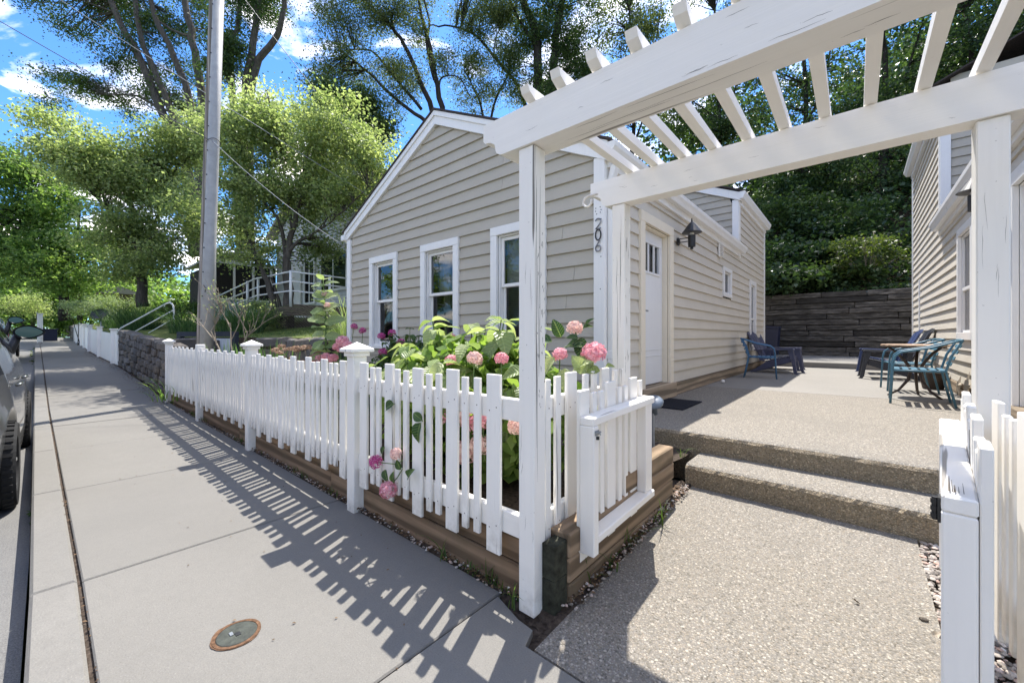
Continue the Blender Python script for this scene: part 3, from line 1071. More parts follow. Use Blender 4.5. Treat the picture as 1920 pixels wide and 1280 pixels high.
numeral('2', 2.394, numeral_worn)
numeral('0', 2.282, numeral_m)
numeral('6', 2.166, numeral_worn)
mb = MB()
for (dx, z) in ((-0.03, 2.56), (0.02, 2.565), (-0.032, 2.53), (0.03, 2.535), (-0.02, 2.50), (0.022, 2.51), (0.03, 2.44), (0.028, 2.06), (0.022, 1.73)):
    mb.lathe([(0.006, 0), (0.005, 0.002)], -1.99 + dx, 0, 8)
    for q in range(len(mb.v) - 16, len(mb.v)):
        x, y, zz = mb.v[q]; mb.v[q] = (x, W - 0.0225 - zz, z + y)
mb.part('screw_hole', numeral_m, corner)

# rake boards, roof and gutters
def rake(parent, xr, zr, slope, xe, y, th=0.195, proud=0.03, sgn=1):
    """Sloping fascia from the ridge (xr, zr = lower edge) down to x = xe."""
    mb = MB()
    ze = zr - slope * abs(xe - xr)
    mb.prism([(xr, zr), (xe, ze), (xe, ze + th), (xr, zr + th)] if xe < xr else [(xe, ze), (xr, zr), (xr, zr + th), (xe, ze + th)], 'y', y - proud, y + 0.03)
    zt = zr + th
    zet = ze + th
    mb.prism([(xr, zt - 0.07), (xe, zet - 0.07), (xe, zet), (xr, zt)] if xe < xr else [(xe, zet - 0.07), (xr, zt - 0.07), (xr, zt), (xe, zet)], 'y', y - proud - 0.018, y - proud - 0.001)
    return mb.part('rake_board', trim_white, parent)


rake(house, RX, RZ, SL, -7.36, W)
rake(house, RX, RZ, SL, -1.88, W)
mb = MB()
for sx, xe in ((-1, -7.42), (1, -1.84)):
    zt = RZ + 0.20
    ze = zt - SL * abs(xe - RX)
    P = [(RX, zt), (xe, ze), (xe, ze + 0.028), (RX, zt + 0.03)]
    mb.prism(P if sx < 0 else P[::-1], 'y', W - 0.062, 9.74)
roof = mb.part('roof', shingle, house)


def gutter(parent, plane, sg, y0, y1, zb, w=0.11, h=0.105, mat=trim_white):
    mb = MB()
    prof = [(0.0, 0.0), (0.62, 0.0), (0.78, 0.35), (0.98, 0.62), (1.0, 1.0), (0.9, 1.0), (0.88, 0.66), (0.66, 0.4), (0.56, 0.06), (0.06, 0.06), (0.06, 1.0), (0.0, 1.0)]
    poly = [(plane + sg * u * w, zb + v * h) for u, v in prof]
    mb.prism(poly if sg > 0 else poly[::-1], 'y', y0, y1)
    mb.prism([(plane + sg * u * w, zb + v * h) for u, v in ((0, 0), (0.62, 0), (0.78, .35), (0.98, .62), (1, 1), (0, 1))][::sg], 'y', y0 - 0.004, y0)
    mb.prism([(plane + sg * u * w, zb + v * h) for u, v in ((0, 0), (0.62, 0), (0.78, .35), (0.98, .62), (1, 1), (0, 1))][::sg], 'y', y1, y1 + 0.004)
    g = mb.part('gutter', mat, parent)
    return g


gutter(house, XS + 0.03, 1, W - 0.05, 9.93, 3.055, 0.11, 0.128)
mb = MB(); mb.box(XS - 0.02, XS + 0.03, W + 0.03, 9.86, 2.97, 3.17, 0.002); mb.part('fascia', trim_white, house)
mb = MB(); mb.box(-7.45, -7.32, W - 0.07, W + 2.0, 3.06, 3.17, 0.01); mb.part('gutter', trim_white, house)
# downspout at the front corner
mb = MB()
mb.box(XS + 0.008, XS + 0.065, W + 0.035, W + 0.115, 0.46, 2.86, 0.006)
mb.box(XS + 0.004, XS + 0.069, W + 0.03, W + 0.12, 1.02, 1.10, 0.004)
mb.prism([(XS + 0.008, 2.83), (XS + 0.065, 2.83), (XS + 0.11, 2.99), (XS + 0.05, 2.99)], 'y', W + 0.037, W + 0.113)
mb.part('downspout', trim_white, house)


# side wall, shared by both houses
def side_wall(parent, plane, sg, y0, y1, zlow, ztop_fn, holes, mat, zk0=0.60):
    k = 0
    while True:
        z0 = zk0 + PITCH * k; z1 = z0 + PITCH
        segs = []
        for (ya, yb, zt) in ztop_fn:
            if z0 < zt - 0.03: segs.append((ya, yb))
        if not segs: break
        if len(segs) == 2 and abs(segs[0][1] - segs[1][0]) < 0.02: segs = [(segs[0][0], segs[1][1])]
        hs = [(h[0], h[1]) for h in holes if z1 - 0.05 > h[2] and z0 + 0.05 < h[3]]
        segs = split(segs, hs)
        for (a, b) in segs:
            if b - a > 3.0:
                c = random.uniform(a + 1.0, b - 1.0)
                board_y(parent, plane, sg, a, c - 0.0015, z0, z1, mat)
                board_y(parent, plane, sg, c + 0.0015, b, z0, z1, mat)
            else:
                board_y(parent, plane, sg, a, b, z0, z1, mat)
        k += 1


def bx(mb, plane, sg, u0, u1, y0, y1, z0, z1, c=0.003):
    a, b = plane + sg * u0, plane + sg * u1
    return mb.box(min(a, b), max(a, b), y0, y1, z0, z1, c)


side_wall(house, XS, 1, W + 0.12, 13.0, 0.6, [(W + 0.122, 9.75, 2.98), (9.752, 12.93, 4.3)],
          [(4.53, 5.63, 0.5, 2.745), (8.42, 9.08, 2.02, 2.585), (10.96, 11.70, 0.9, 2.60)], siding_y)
mb = MB(); bx(mb, XS, 1, -0.26, -0.24, 4.25, 9.7, 0.3, 2.95, 0); bx(mb, XS, 1, -0.26, -0.24, 9.8, 13.0, 0.3, 4.2, 0); mb.part('wall', dark_in, house)  # dark sheets painted as the unlit rooms behind the siding
mb = MB(); bx(mb, XS, 1, -0.03, 0.012, 5.64, 12.95, 0.424, 0.592); mb.part('skirt_board', sill_wood, house)
mb = MB(); bx(mb, XS, 1, -0.03, 0.012, 3.8, 4.52, 0.424, 0.592); mb.part('skirt_board', sill_wood, house)
mb = MB(); bx(mb, XS, 1, -0.03, 0.008, 12.93, 13.04, 0.424, 4.3); mb.part('corner_board', trim_white, house)
# rear, taller part of the house: its street-facing gable end above the front roof
ZR2, SL2 = 4.20, 0.44
for k in range(16):
    z0 = 2.9 + PITCH * k; z1 = z0 + PITCH
    rb = min(-2.05, XS - max(0, (z0 - ZR2) / SL2)); rt = min(-2.05, XS - max(0, (z1 - ZR2) / SL2))
    if rb < -4.5: break
    board_x(house, -4.6, rb, -4.6, rt, z0, z1, 9.75, siding_x)
mb = MB(); mb.box(-2.05, XS + 0.006, 9.728, 9.78, 2.95, 4.22, 0.003); mb.part('corner_board', trim_white, house)
mb = MB(); mb.box(XS - 0.02, XS + 0.012, 9.781, 9.89, 2.95, 4.26, 0.003); mb.part('corner_board', trim_white, house)
mb = MB()
zt = ZR2 + SL2 * 2.7
mb.prism([(-4.64, zt), (-4.64, zt + 0.17), (XS + 0.05, ZR2 + 0.15), (XS + 0.05, ZR2 - 0.02)], 'y', 9.70, 9.76)
mb.part('rake_board', trim_white, house)
mb = MB()
mb.prism([(-4.64, zt + 0.19), (-4.64, zt + 0.23), (XS + 0.09, ZR2 + 0.19), (XS + 0.09, ZR2 + 0.16)], 'y', 9.66, 13.1)
mb.prism([(-7.4, ZR2 + 0.17), (-7.4, ZR2 + 0.2), (-4.64, zt + 0.23), (-4.64, zt + 0.19)], 'y', 9.66, 13.1)
mb.part('roof', shingle, house)
gutter(house, XS + 0.03, 1, 9.68, 13.12, 4.215, 0.11, 0.145)
mb = MB(); bx(mb, XS, 1, -0.02, 0.029, 9.9, 13.05, 4.12, 4.31); mb.part('fascia', trim_white, house)
mb = MB(); mb.box(-7.3, XS - 0.05, 12.98, 13.03, 0.3, 4.3); mb.part('wall', siding_x, house)
mb = MB(); mb.box(-7.3, -7.24, 3.75, 13.0, 0.3, 3.1); mb.part('wall', siding_y, house)


def door_unit(parent, plane, sg, y0, y1, zs, zt, cas_mat, lite=True):
    """Casing, recessed panelled door with a three-light window and threshold."""
    mb = MB()
    cw = 0.125
    bx(mb, plane, sg, -0.02, 0.022, y0, y0 + cw, zs, zt - cw)
    bx(mb, plane, sg, -0.02, 0.022, y1 - cw, y1, zs - 0.02, zt - cw)
    bx(mb, plane, sg, -0.02, 0.024, y0, y1, zt - cw + 0.001, zt)
    a, b = y0 + cw, y1 - cw
    bx(mb, plane, sg, -0.13, -0.021, a + 0.0, a + 0.02, zs, zt - cw)
    bx(mb, plane, sg, -0.13, -0.021, b - 0.02, b, zs, zt - cw)
    bx(mb, plane, sg, -0.13, -0.021, a + 0.021, b - 0.021, zt - cw - 0.02, zt - cw - 0.001)
    mb.part('door_frame', cas_mat, parent)
    mb = MB()
    bx(mb, plane, sg, -0.13, 0.06, y0 - 0.02, y1 + 0.01, zs - 0.19, zs, 0.006)
    mb.part('threshold', sill_wood if lite else conc_kerb, parent)
    mb = MB()
    da, db, z0, z1 = a + 0.023, b - 0.023, zs + 0.012, zt - cw - 0.024
    P = plane - sg * 0.085
    def dbx(ya, yb, za, zb, u0=-0.04, u1=0.0): return bx(mb, P, sg, u0, u1, ya, yb, za, zb, 0.004)
    gy0, gy1, gz0, gz1 = da + 0.13, db - 0.13, z1 - 0.52, z1 - 0.16
    dbx(da, db, z0, gz0); dbx(da, db, gz1, z1); dbx(da, gy0, gz0 + 0.001, gz1 - 0.001); dbx(gy1, db, gz0 + 0.001, gz1 - 0.001)
    # raised lite frame and bars, raised panels below
    for (ya, yb, za, zb) in ((gy0 - 0.03, gy1 + 0.03, gz1 - 0.002, gz1 + 0.03), (gy0 - 0.03, gy1 + 0.03, gz0 - 0.03, gz0 + 0.002), (gy0 - 0.03, gy0 + 0.002, gz0 + 0.003, gz1 - 0.003), (gy1 - 0.002, gy1 + 0.03, gz0 + 0.003, gz1 - 0.003)):
        dbx(ya, yb, za, zb, -0.01, 0.014)
    for t in (1 / 3, 2 / 3):
        yc = gy0 + (gy1 - gy0) * t
        dbx(yc - 0.014, yc + 0.014, gz0 + 0.003, gz1 - 0.003, -0.01, 0.012)
    for zz in (z0 + 0.44, z0 + 0.36):
        dbx(da + 0.1, db - 0.1, zz, zz + 0.012, -0.005, 0.006)
    d = mb.part('door', door_white, parent)
    mb = MB()
    bx(mb, P, sg, -0.022, -0.018, gy0 - 0.004, gy1 + 0.004, gz0 - 0.004, gz1 + 0.004, 0)
    mb.part('pane', glass, d)
    mb = MB()
    zz = gz0
    while zz < gz1 - 0.03:
        bx(mb, P, sg, -0.06, -0.045, gy0 - 0.03, gy1 - 0.08, zz, zz + 0.035, 0); zz += 0.062
    mb.part('shutter', blind_m, d)
    mb = MB()
    bx(mb, P, sg, -0.12, -0.11, da, db, z0, z1, 0)
    mb.part('wall', dark_in, d)  # dark sheet painted as the unlit room behind the door
    mb = MB()
    mb.tube([(P, da + 0.07, zs + 0.95), (P + sg * 0.05, da + 0.07, zs + 0.95), (P + sg * 0.055, da + 0.17, zs + 0.95)], 0.011, 8)
    mb.lathe([(0.026, 0), (0.026, 0.008), (0.012, 0.02)], 0, 0, 12)
    for q in range(len(mb.v) - 36, len(mb.v)):
        x, y, z = mb.v[q]; mb.v[q] = (P + sg * z, da + 0.07 + x, zs + 0.95 + y)
    mb.part('handle', galv, d)
    return d


door_unit(house, XS, 1, 4.53, 5.63, 0.615, 2.745, tan_trim)


def window_y(parent, plane, sg, y0, y1, z0, z1, cas, tall=False):
    mb = MB()
    bx(mb, plane, sg, -0.02, 0.02, y0, y0 + cas, z0 + cas, z1 - cas); bx(mb, plane, sg, -0.02, 0.02, y1 - cas, y1, z0 + cas, z1 - cas)
    bx(mb, plane, sg, -0.02, 0.022, y0, y1, z1 - cas + 0.001, z1); bx(mb, plane, sg, -0.02, 0.022, y0, y1, z0, z0 + cas - 0.001)
    a, b, c, d = y0 + cas, y1 - cas, z0 + cas, z1 - cas
    bx(mb, plane, sg, -0.055, -0.021, a, a + 0.03, c, d); bx(mb, plane, sg, -0.055, -0.021, b - 0.03, b, c, d)
    bx(mb, plane, sg, -0.055, -0.021, a + 0.031, b - 0.031, d - 0.03, d); bx(mb, plane, sg, -0.055, -0.021, a + 0.031, b - 0.031, c, c + 0.03)
    if tall:
        zm = (c + d) / 2 - 0.1
        bx(mb, plane, sg, -0.055, -0.015, a + 0.031, b - 0.031, zm, zm + 0.045)
    w = mb.part('window', trim_white, parent)
    mb = MB()
    bx(mb, plane, sg, -0.046, -0.044, a + 0.025, b - 0.025, c + 0.025, d - 0.025, 0)
    mb.part('pane', glass, w)
    return w


window_y(house, XS, 1, 8.42, 9.08, 2.02, 2.585, 0.07)
window_y(house, XS, 1, 10.96, 11.70, 0.9, 2.60, 0.10, True)
# louvred vent cover
mb = MB()
bx(mb, XS, 1, 0.0, 0.02, 8.06, 8.27, 2.72, 2.99, 0.01)
for q in range(7):
    z = 2.745 + q * 0.034
    mb.prism([(XS + 0.02, z), (XS + 0.062, z - 0.012), (XS + 0.064, z - 0.006), (XS + 0.02, z + 0.02)], 'y', 8.08, 8.25)
mb.part('vent_cover', trim_white, house)


def wall_lamp(plane, sg, y, z, label, group=None):
    t = thing('wall_lamp', label, 'lamp', (plane, y, z), group=group)
    mb = MB()
    mb.lathe([(0.058, 0.0), (0.058, 0.012), (0.03, 0.026)], 0, 0, 18)
    mb.v = [(sg * zz, x, yy) for (x, yy, zz) in mb.v]
    mb.part('backplate', iron, t, local=True)
    mb = MB()
    cx = sg * 0.19
    for dz in (-0.015, 0.035):
        mb.tube([(sg * 0.02, 0, dz), (cx, 0, dz)], 0.007, 8)
    mb.part('arm', iron, t, local=True)
    mb = MB()
    mb.lathe([(0.02, -0.135), (0.02, -0.105), (0.048, -0.10), (0.05, 0.06), (0.044, 0.062), (0.044, 0.03)], cx, 0, 18)
    mb.part('socket', iron, t, local=True)
    mb = MB()
    mb.lathe([(0.012, 0.03), (0.028, 0.06), (0.032, 0.085), (0.024, 0.11), (0.008, 0.12)], cx, 0, 14)
    mb.part('bulb', bulb_m, t, local=True, smooth=True)
    mb = MB()
    mb.lathe([(0.132, 0.095), (0.129, 0.102), (0.04, 0.225), (0.012, 0.25), (0.006, 0.30), (0.004, 0.25), (0.03, 0.22), (0.125, 0.097)], cx, 0, 22)
    mb.part('lamp_shade', iron, t, local=True)
    return t


wall_lamp(XS, 1, 5.86, 2.60, 'black barn lamp with conical shade on the wall right of the white door')

# ------------------------------------------------------------------ the matching house on the right
XR = 1.10
house2 = thing('house', 'clapboard house at the right edge, its sunlit side wall behind the blue chairs', 'house', (4.0, 3.6, 0.3))
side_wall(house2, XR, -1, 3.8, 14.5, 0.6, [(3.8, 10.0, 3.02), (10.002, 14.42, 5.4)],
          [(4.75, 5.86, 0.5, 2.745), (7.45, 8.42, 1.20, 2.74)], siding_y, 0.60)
mb = MB(); bx(mb, XR, -1, -0.26, -0.24, 3.85, 9.95, 0.3, 3.0, 0); bx(mb, XR, -1, -0.26, -0.24, 10.1, 14.4, 0.3, 5.4, 0); mb.part('wall', dark_in, house2)  # dark sheets, coloured as unlit rooms inside
mb = MB(); bx(mb, XR, -1, -0.03, 0.012, 3.8, 4.74, 0.424, 0.592); bx(mb, XR, -1, -0.03, 0.012, 5.87, 14.42, 0.424, 0.592); mb.part('skirt_board', sill_wood, house2)
mb = MB(); bx(mb, XR, -1, -0.03, 0.008, 14.42, 14.54, 0.424, 5.4); mb.part('corner_board', trim_white, house2)
mb = MB(); bx(mb, XR, -1, -0.02, 0.009, 13.0, 13.09, 0.424, 2.55, 0.003); mb.part('downspout', trim_white, house2)
door_unit(house2, XR, -1, 4.75, 5.86, 0.615, 2.745, trim_white, True)
window_y(house2, XR, -1, 7.45, 8.42, 1.20, 2.74, 0.10, True)
gutter(house2, XR - 0.03, -1, W - 0.05, 10.02, 3.06, 0.11, 0.14)
mb = MB(); bx(mb, XR, -1, -0.02, 0.029, W, 9.97, 2.99, 3.19); mb.part('fascia', trim_white, house2)
for k in range(18):
    z0 = 2.9 + PITCH * k
    board_x(house2, 1.22, 4.2, 1.22, 4.2, z0, z0 + PITCH, 10.0, siding_x)
mb = MB(); mb.box(XR - 0.006, 1.22, 9.978, 10.03, 3.0, 5.45, 0.003); mb.part('corner_board', trim_white, house2)
mb = MB(); bx(mb, XR, -1, -0.02, 0.012, 10.031, 10.14, 3.0, 5.45); mb.part('corner_board', trim_white, house2)
gutter(house2, XR - 0.03, -1, 9.9, 14.6, 5.40, 0.13, 0.12)
mb = MB(); bx(mb, XR, -1, -0.02, 0.029, 10.15, 14.5, 5.3, 5.52); mb.part('fascia', trim_white, house2)
mb = MB()
mb.prism([(1.02, 3.19), (1.02, 3.22), (4.0, 4.66), (4.0, 4.63)], 'y', 3.6, 9.97)
mb.prism([(0.98, 5.53), (0.98, 5.56), (4.0, 6.9), (4.0, 6.87)], 'y', 9.88, 14.6)
mb.prism([(4.0, 4.63), (4.0, 4.66), (7.0, 3.22), (7.0, 3.19)], 'y', 3.6, 9.97)
mb.prism([(4.0, 6.87), (4.0, 6.9), (7.0, 5.56), (7.0, 5.53)], 'y', 9.88, 14.6)
mb.part('roof', shingle, house2)
mb = MB()
mb.prism([(XR + 0.01, 0.3), (6.9, 0.3), (6.9, 3.15), (4.0, 4.55), (XR + 0.01, 3.15)], 'y', 3.70, 3.78)
mb.box(6.8, 6.9, 3.8, 14.5, 0.3, 5.5); mb.box(XR + 0.07, 6.79, 14.44, 14.5, 0.3, 5.5)
mb.part('wall', siding_x, house2)
wall_lamp(XR, -1, 6.12, 2.62, 'black barn lamp on the right house, half hidden behind the pergola post')

# ------------------------------------------------------------------ pergola over the gateway
pergola = thing('pergola', 'white painted timber pergola with ten rafters over the gateway', 'pergola', (-0.4, 1.9, 0))
for (x0, x1, y0, y1, zb) in ((-1.173, -1.084, 1.40, 1.489, -0.01), (-1.212, -1.123, 2.402, 2.491, 0.02), (0.362, 0.451, 2.41, 2.499, 0.0), (0.362, 0.451, 1.40, 1.489, -0.01)):
    mb = MB()
    mb.box(x0, x1, y0, y1, zb, 2.106, 0.005)
    mb.part('post', post_z, pergola)


def beam(y0, y1, xl, xr, zb, zt):
    h = zt - zb
    prof = [(0.0, 0.0), (0.0, 0.45), (0.012, 0.52), (0.05, 0.56), (0.075, 0.66), (0.082, 0.84), (0.09, 0.92), (0.11, 0.985), (0.13, 1.0)]
    P = [(xl + a, zt - b * h) for a, b in prof] + [(xr - a, zt - b * h) for a, b in prof[::-1]]
    mb = MB()
    mb.prism(P[::-1], 'y', y0, y1)
    return mb.part('beam', white_x, pergola)


beam(1.388, 1.53, -1.388, 0.66, 2.108, 2.284)
beam(2.395, 2.50, -1.367, 0.66, 2.108, 2.284)
for k in range(10):
    x = -1.09 + 0.1635 * k + random.uniform(-0.006, 0.006)
    z0, z1 = 2.288 + random.uniform(0, 0.003), 2.338 + random.uniform(-0.003, 0.003)
    mb = MB()
    P = [(1.392, z0), (2.50, z0), (2.535, z0 + 0.022), (2.55, z1), (1.338, z1), (1.352, z0 + 0.02)]
    mb.prism(P, 'x', x - 0.0225, x + 0.0225)
    mb.part('rafter', white_y, pergola)
mb = MB()   # curled bracket hook on the back beam
P = [(-1.285, 2.41, 2.20), (-1.33, 2.395, 2.205), (-1.375, 2.385, 2.20)]
for i in range(12):
    a = math.radians(90 + i * 26)
    P.append((-1.385 + 0.032 * math.cos(a), 2.385, 2.165 + 0.034 * math.sin(a)))
mb.tube(P, 0.008, 8)
tag(mb.solo('plant_hook', white_z, 'curled white metal plant hook on the end of the back pergola beam', 'hook', smooth=True, loc=(-1.3, 2.4, 2.2)))

# weather checks in the painted timber: thin splits along the grain
crack_m = m_plain('open_grain', (0.10, 0.085, 0.07), 0.95, 0.05, var=0.4)
rc = random.Random(77)


def checks(parent, plane, pos, along, a0, a1, c0, c1, n, wmax, lmin=0.05, lmax=0.3):
    """Slits on the face where axis `plane` equals pos; they run along axis `along`, spread over c0..c1."""
    mb = MB()
    ax = 'xyz'
    cross = [k for k in ax if k not in (plane, along)][0]
    for i in range(n):
        L = rc.uniform(lmin, lmax); s = rc.uniform(a0, max(a0, a1 - L)); c = rc.uniform(c0, c1)
        m = 6
        top, bot = [], []
        for k in range(m + 1):
            u = k / m
            w = wmax * rc.uniform(0.5, 1.0) * math.sin(math.pi * (0.06 + 0.88 * u))
            c += rc.uniform(-0.0025, 0.0025)
            for lst, sg in ((top, 1), (bot, -1)):
                d = {plane: pos, along: s + L * u, cross: c + sg * w / 2}
                lst.append((d['x'], d['y'], d['z']))
        mb.add(top + bot, [(k, k + 1, m + 2 + k, m + 1 + k) for k in range(m)])
    o = mb.part('crack', crack_m, parent); o['kind'] = 'stuff'


PO = [c for c in pergola.children if c.name.startswith('post')]
checks(PO[0], 'x', -1.0836, 'z', 0.4, 2.08, 1.415, 1.45, 9, 0.0035, 0.25, 0.7)
checks(PO[0], 'x', -1.0836, 'z', 0.9, 1.75, 1.43, 1.48, 34, 0.004, 0.008, 0.03)
checks(PO[0], 'y', 1.3996, 'z', 0.1, 2.0, -1.165, -1.09, 6, 0.0016, 0.05, 0.2)
checks(PO[1], 'y', 2.4016, 'z', 0.9, 2.08, -1.19, -1.15, 5, 0.003, 0.2, 0.6)
checks(PO[1], 'x', -1.1226, 'z', 0.9, 2.0, 2.41, 2.48, 14, 0.004, 0.02, 0.12)
checks(PO[2], 'y', 2.4096, 'z', 0.9, 2.05, 0.37, 0.44, 5, 0.0010, 0.02, 0.2)
checks(pergola, 'y', 1.3876, 'x', -1.2, 0.5, 2.125, 2.265, 12, 0.0014, 0.01, 0.07)
checks(pergola, 'y', 1.3876, 'x', -0.6, 0.1, 2.115, 2.135, 5, 0.0016, 0.05, 0.14)
checks(pergola, 'z', 2.1076, 'x', -1.0, 0.3, 1.41, 1.51, 8, 0.0025, 0.05, 0.4)
checks(pergola, 'y', 2.3946, 'x', -1.2, 0.5, 2.125, 2.265, 9, 0.0013, 0.01, 0.06)

# ------------------------------------------------------------------ picket fences
nail_m = m_plain('rusty_nail', (0.16, 0.12, 0.10), 0.7, 0.2)


def picket_mesh(name, w, h, t=0.02, ax='x'):
    mb = MB()
    if ax == 'x': mb.box(-w / 2, w / 2, 0, t, 0, h, 0.003)
    else: mb.box(0, t, -w / 2, w / 2, 0, h, 0.003)
    for z in ((0.13, 0.70) if h > 0.8 else (0.075, 0.645)):
        for u in ((-0.022, 0.024) if w > 0.06 else (0.004,)):
            z_ = z + u * 0.4
            q = [(u - 0.003, -0.0006, z_ - 0.003), (u + 0.003, -0.0006, z_ - 0.003), (u + 0.003, -0.0006, z_ + 0.003), (u - 0.003, -0.0006, z_ + 0.003)]
            if ax == 'y': q = [(t + 0.0006, -a, c) for a, t, c in q] if False else [(t + 0.0212, a, c) for a, t, c in q]
            mb.cur = 1; mb.add(q, [(0, 1, 2, 3)]); mb.cur = 0
    return mb.mesh(name, [white_z, nail_m])


wideX, narX = picket_mesh('wide_picket', 0.091, 0.868), picket_mesh('narrow_picket', 0.043, 0.783)
wideY, narY = picket_mesh('wide_picket', 0.091, 0.868, ax='y'), picket_mesh('narrow_picket', 0.043, 0.783, ax='y')
fence = thing('picket_fence', 'white picket fence along the sidewalk with capped posts', 'fence', (-5.5, 1.40, 0))
FO = Vector(fence.location)
POSTS = [(-2.73, True), (-5.06, True), (-7.40, False), (-9.85, True)]
for k in range(29):
    c = -1.338 - 0.3085 * k
    for (dx, me, zb) in ((0.0, wideX, 0.2), (-0.117, narX, 0.257), (-0.200, narX, 0.257)):
        x = c + dx + random.uniform(-0.006, 0.006)
        if any(abs(x - p) < 0.06 for p, _ in POSTS): continue
        if x < -9.88: continue
        inst('picket', me, fence, (x - FO.x, 0, zb + random.uniform(-0.007, 0.006)), (random.uniform(-0.004, 0.004), random.uniform(-0.009, 0.009), random.uniform(-0.02, 0.02)))
for (x0, x1) in ((-1.174, -2.68), (-2.78, -5.01), (-5.11, -7.35), (-7.45, -9.8)):
    for (z0, z1) in ((0.848, 0.953), (0.305, 0.412)):
        mb = MB(); mb.box(x1, x0, 1.422, 1.46, z0 - 0.003 * (x0 < -2), z1, 0.004)
        mb.part('rail', white_x, fence)
for (x, cap) in POSTS:
    mb = MB(); mb.box(x - 0.05, x + 0.05, 1.388, 1.49, -0.04, 1.125, 0.005)
    p = mb.part('post', white_z, fence)
    if cap:
        mb = MB()
        cy = 1.439
        mb.box(x - 0.066, x + 0.066, cy - 0.066, cy + 0.066, 1.105, 1.135, 0.004)
        mb.box(x - 0.088, x + 0.088, cy - 0.088, cy + 0.088, 1.136, 1.158, 0.004)
        s = 0.088
        mb.add([(x - s, cy - s, 1.158), (x + s, cy - s, 1.158), (x + s, cy + s, 1.158), (x - s, cy + s, 1.158), (x, cy, 1.208)],
               [(0, 1, 4), (1, 2, 4), (2, 3, 4), (3, 0, 4)])
        mb.part('post_cap', white_z, p)

ret = thing('picket_fence', 'short run of white pickets behind the open left gate, between the pergola posts', 'fence', (-1.12, 1.95, 0))
RO = Vector(ret.location)
for (a, b, wd) in ((1.513, 1.556, 0), (1.60, 1.643, 0), (1.70, 1.79, 1), (1.868, 1.911, 0), (1.962, 2.005, 0), (2.06, 2.15, 1), (2.215, 2.258, 0), (2.30, 2.343, 0)):
    inst('picket', wideY if wd else narY, ret, (0.0, (a + b) / 2 - RO.y, (0.2 if wd else 0.267) + random.uniform(-0.006, 0.006)), (0, 0, 0))
for (z0, z1) in ((0.85, 0.955), (0.305, 0.41)):
    mb = MB(); mb.box(-1.16, -1.122, 1.492, 2.40, z0, z1, 0.004); mb.part('rail', white_y, ret)

ret2 = thing('picket_fence', 'white pickets at the right edge behind the open right gate', 'fence', (0.41, 1.95, 0))
RO = Vector(ret2.location)
yy = 2.34
seq = [1, 0, 0, 1, 0, 0, 1, 0, 0, 1]
for wd in seq:
    wdt = 0.091 if wd else 0.043
    inst('picket', wideY if wd else narY, ret2, (-0.02, yy - wdt / 2 - RO.y, (0.14 if wd else 0.19)), (0, 0, random.uniform(-0.02, 0.02)))
    yy -= wdt + 0.045
for (z0, z1) in ((0.80, 0.90), (0.27, 0.37)):
    mb = MB(); mb.box(0.412, 0.45, 1.492, 2.405, z0, z1, 0.004); mb.part('rail', white_y, ret2)


def gate(label, pivot, rotz, length, sgn, ztop, drop=0.0, latch=True):
    """Leaf lying along -Y from the pivot; rails on the +X*sgn side, pickets behind them."""
    t = thing('garden_gate', label, 'gate', pivot, rotz, 'garden gates')
    L = length
    zb = ztop - (0.605 if sgn > 0 else 0.62)
    def sl(mb):
        mb.v = [(x, y, z - drop * (-y / L)) for (x, y, z) in mb.v]; return mb
    a, b = (0.0, 0.075 if sgn > 0 else 0.058)
    mb = MB(); mb.box(min(sgn * a, sgn * b), max(sgn * a, sgn * b), -L, 0, ztop - 0.04, ztop, 0.005); sl(mb).part('rail', white_y, t, local=True)
    b = 0.075 if sgn > 0 else 0.03
    mb = MB(); mb.box(min(sgn * a, sgn * b), max(sgn * a, sgn * b), -L + 0.047, 0, zb, zb + 0.04, 0.005); sl(mb).part('rail', white_y, t, local=True)
    y = -L + 0.005
    ws = [0.092, 0.042, 0.042, 0.092, 0.042, 0.042, 0.092, 0.042, 0.042, 0.092, 0.042, 0.042, 0.092, 0.042]
    i = 0
    while y + ws[i] < 0.01 and i < len(ws) - 1:
        w = ws[i]
        top = ztop + (0.125 if w > 0.05 else 0.085) + random.uniform(-0.006, 0.012)
        bot = zb - (0.09 if w > 0.05 else 0.05)
        if i == 0: top, bot = ztop + 0.12, zb - (0.10 if sgn > 0 else 0.055)
        mb = MB(); mb.box(-0.022 if sgn > 0 else 0.001, -0.001 if sgn > 0 else 0.022, y, y + w, bot, top, 0.003)
        sl(mb).part('picket', white_z, t, local=True)
        y += w + 0.036; i += 1
    # end stiles between the rails
    if sgn > 0:
        mb = MB(); mb.box(0.001, 0.078, -L - 0.002, -L + 0.045, zb - 0.045, ztop - 0.0405, 0.004); sl(mb).part('stile', white_z, t, local=True)
    for (y0, y1) in ((-0.09, 0.0),) if sgn > 0 else ((-L, -L + 0.088), (-0.09, 0.0)):
        mb = MB(); mb.box(min(0.001 * sgn, sgn * 0.058), max(0.001 * sgn, sgn * 0.058), y0, y1, zb + 0.0405 - (0.12 if y0 < -0.2 else 0.0) * 0, ztop - 0.0405, 0.004)
        sl(mb).part('stile', white_z, t, local=True)
    return t, zb


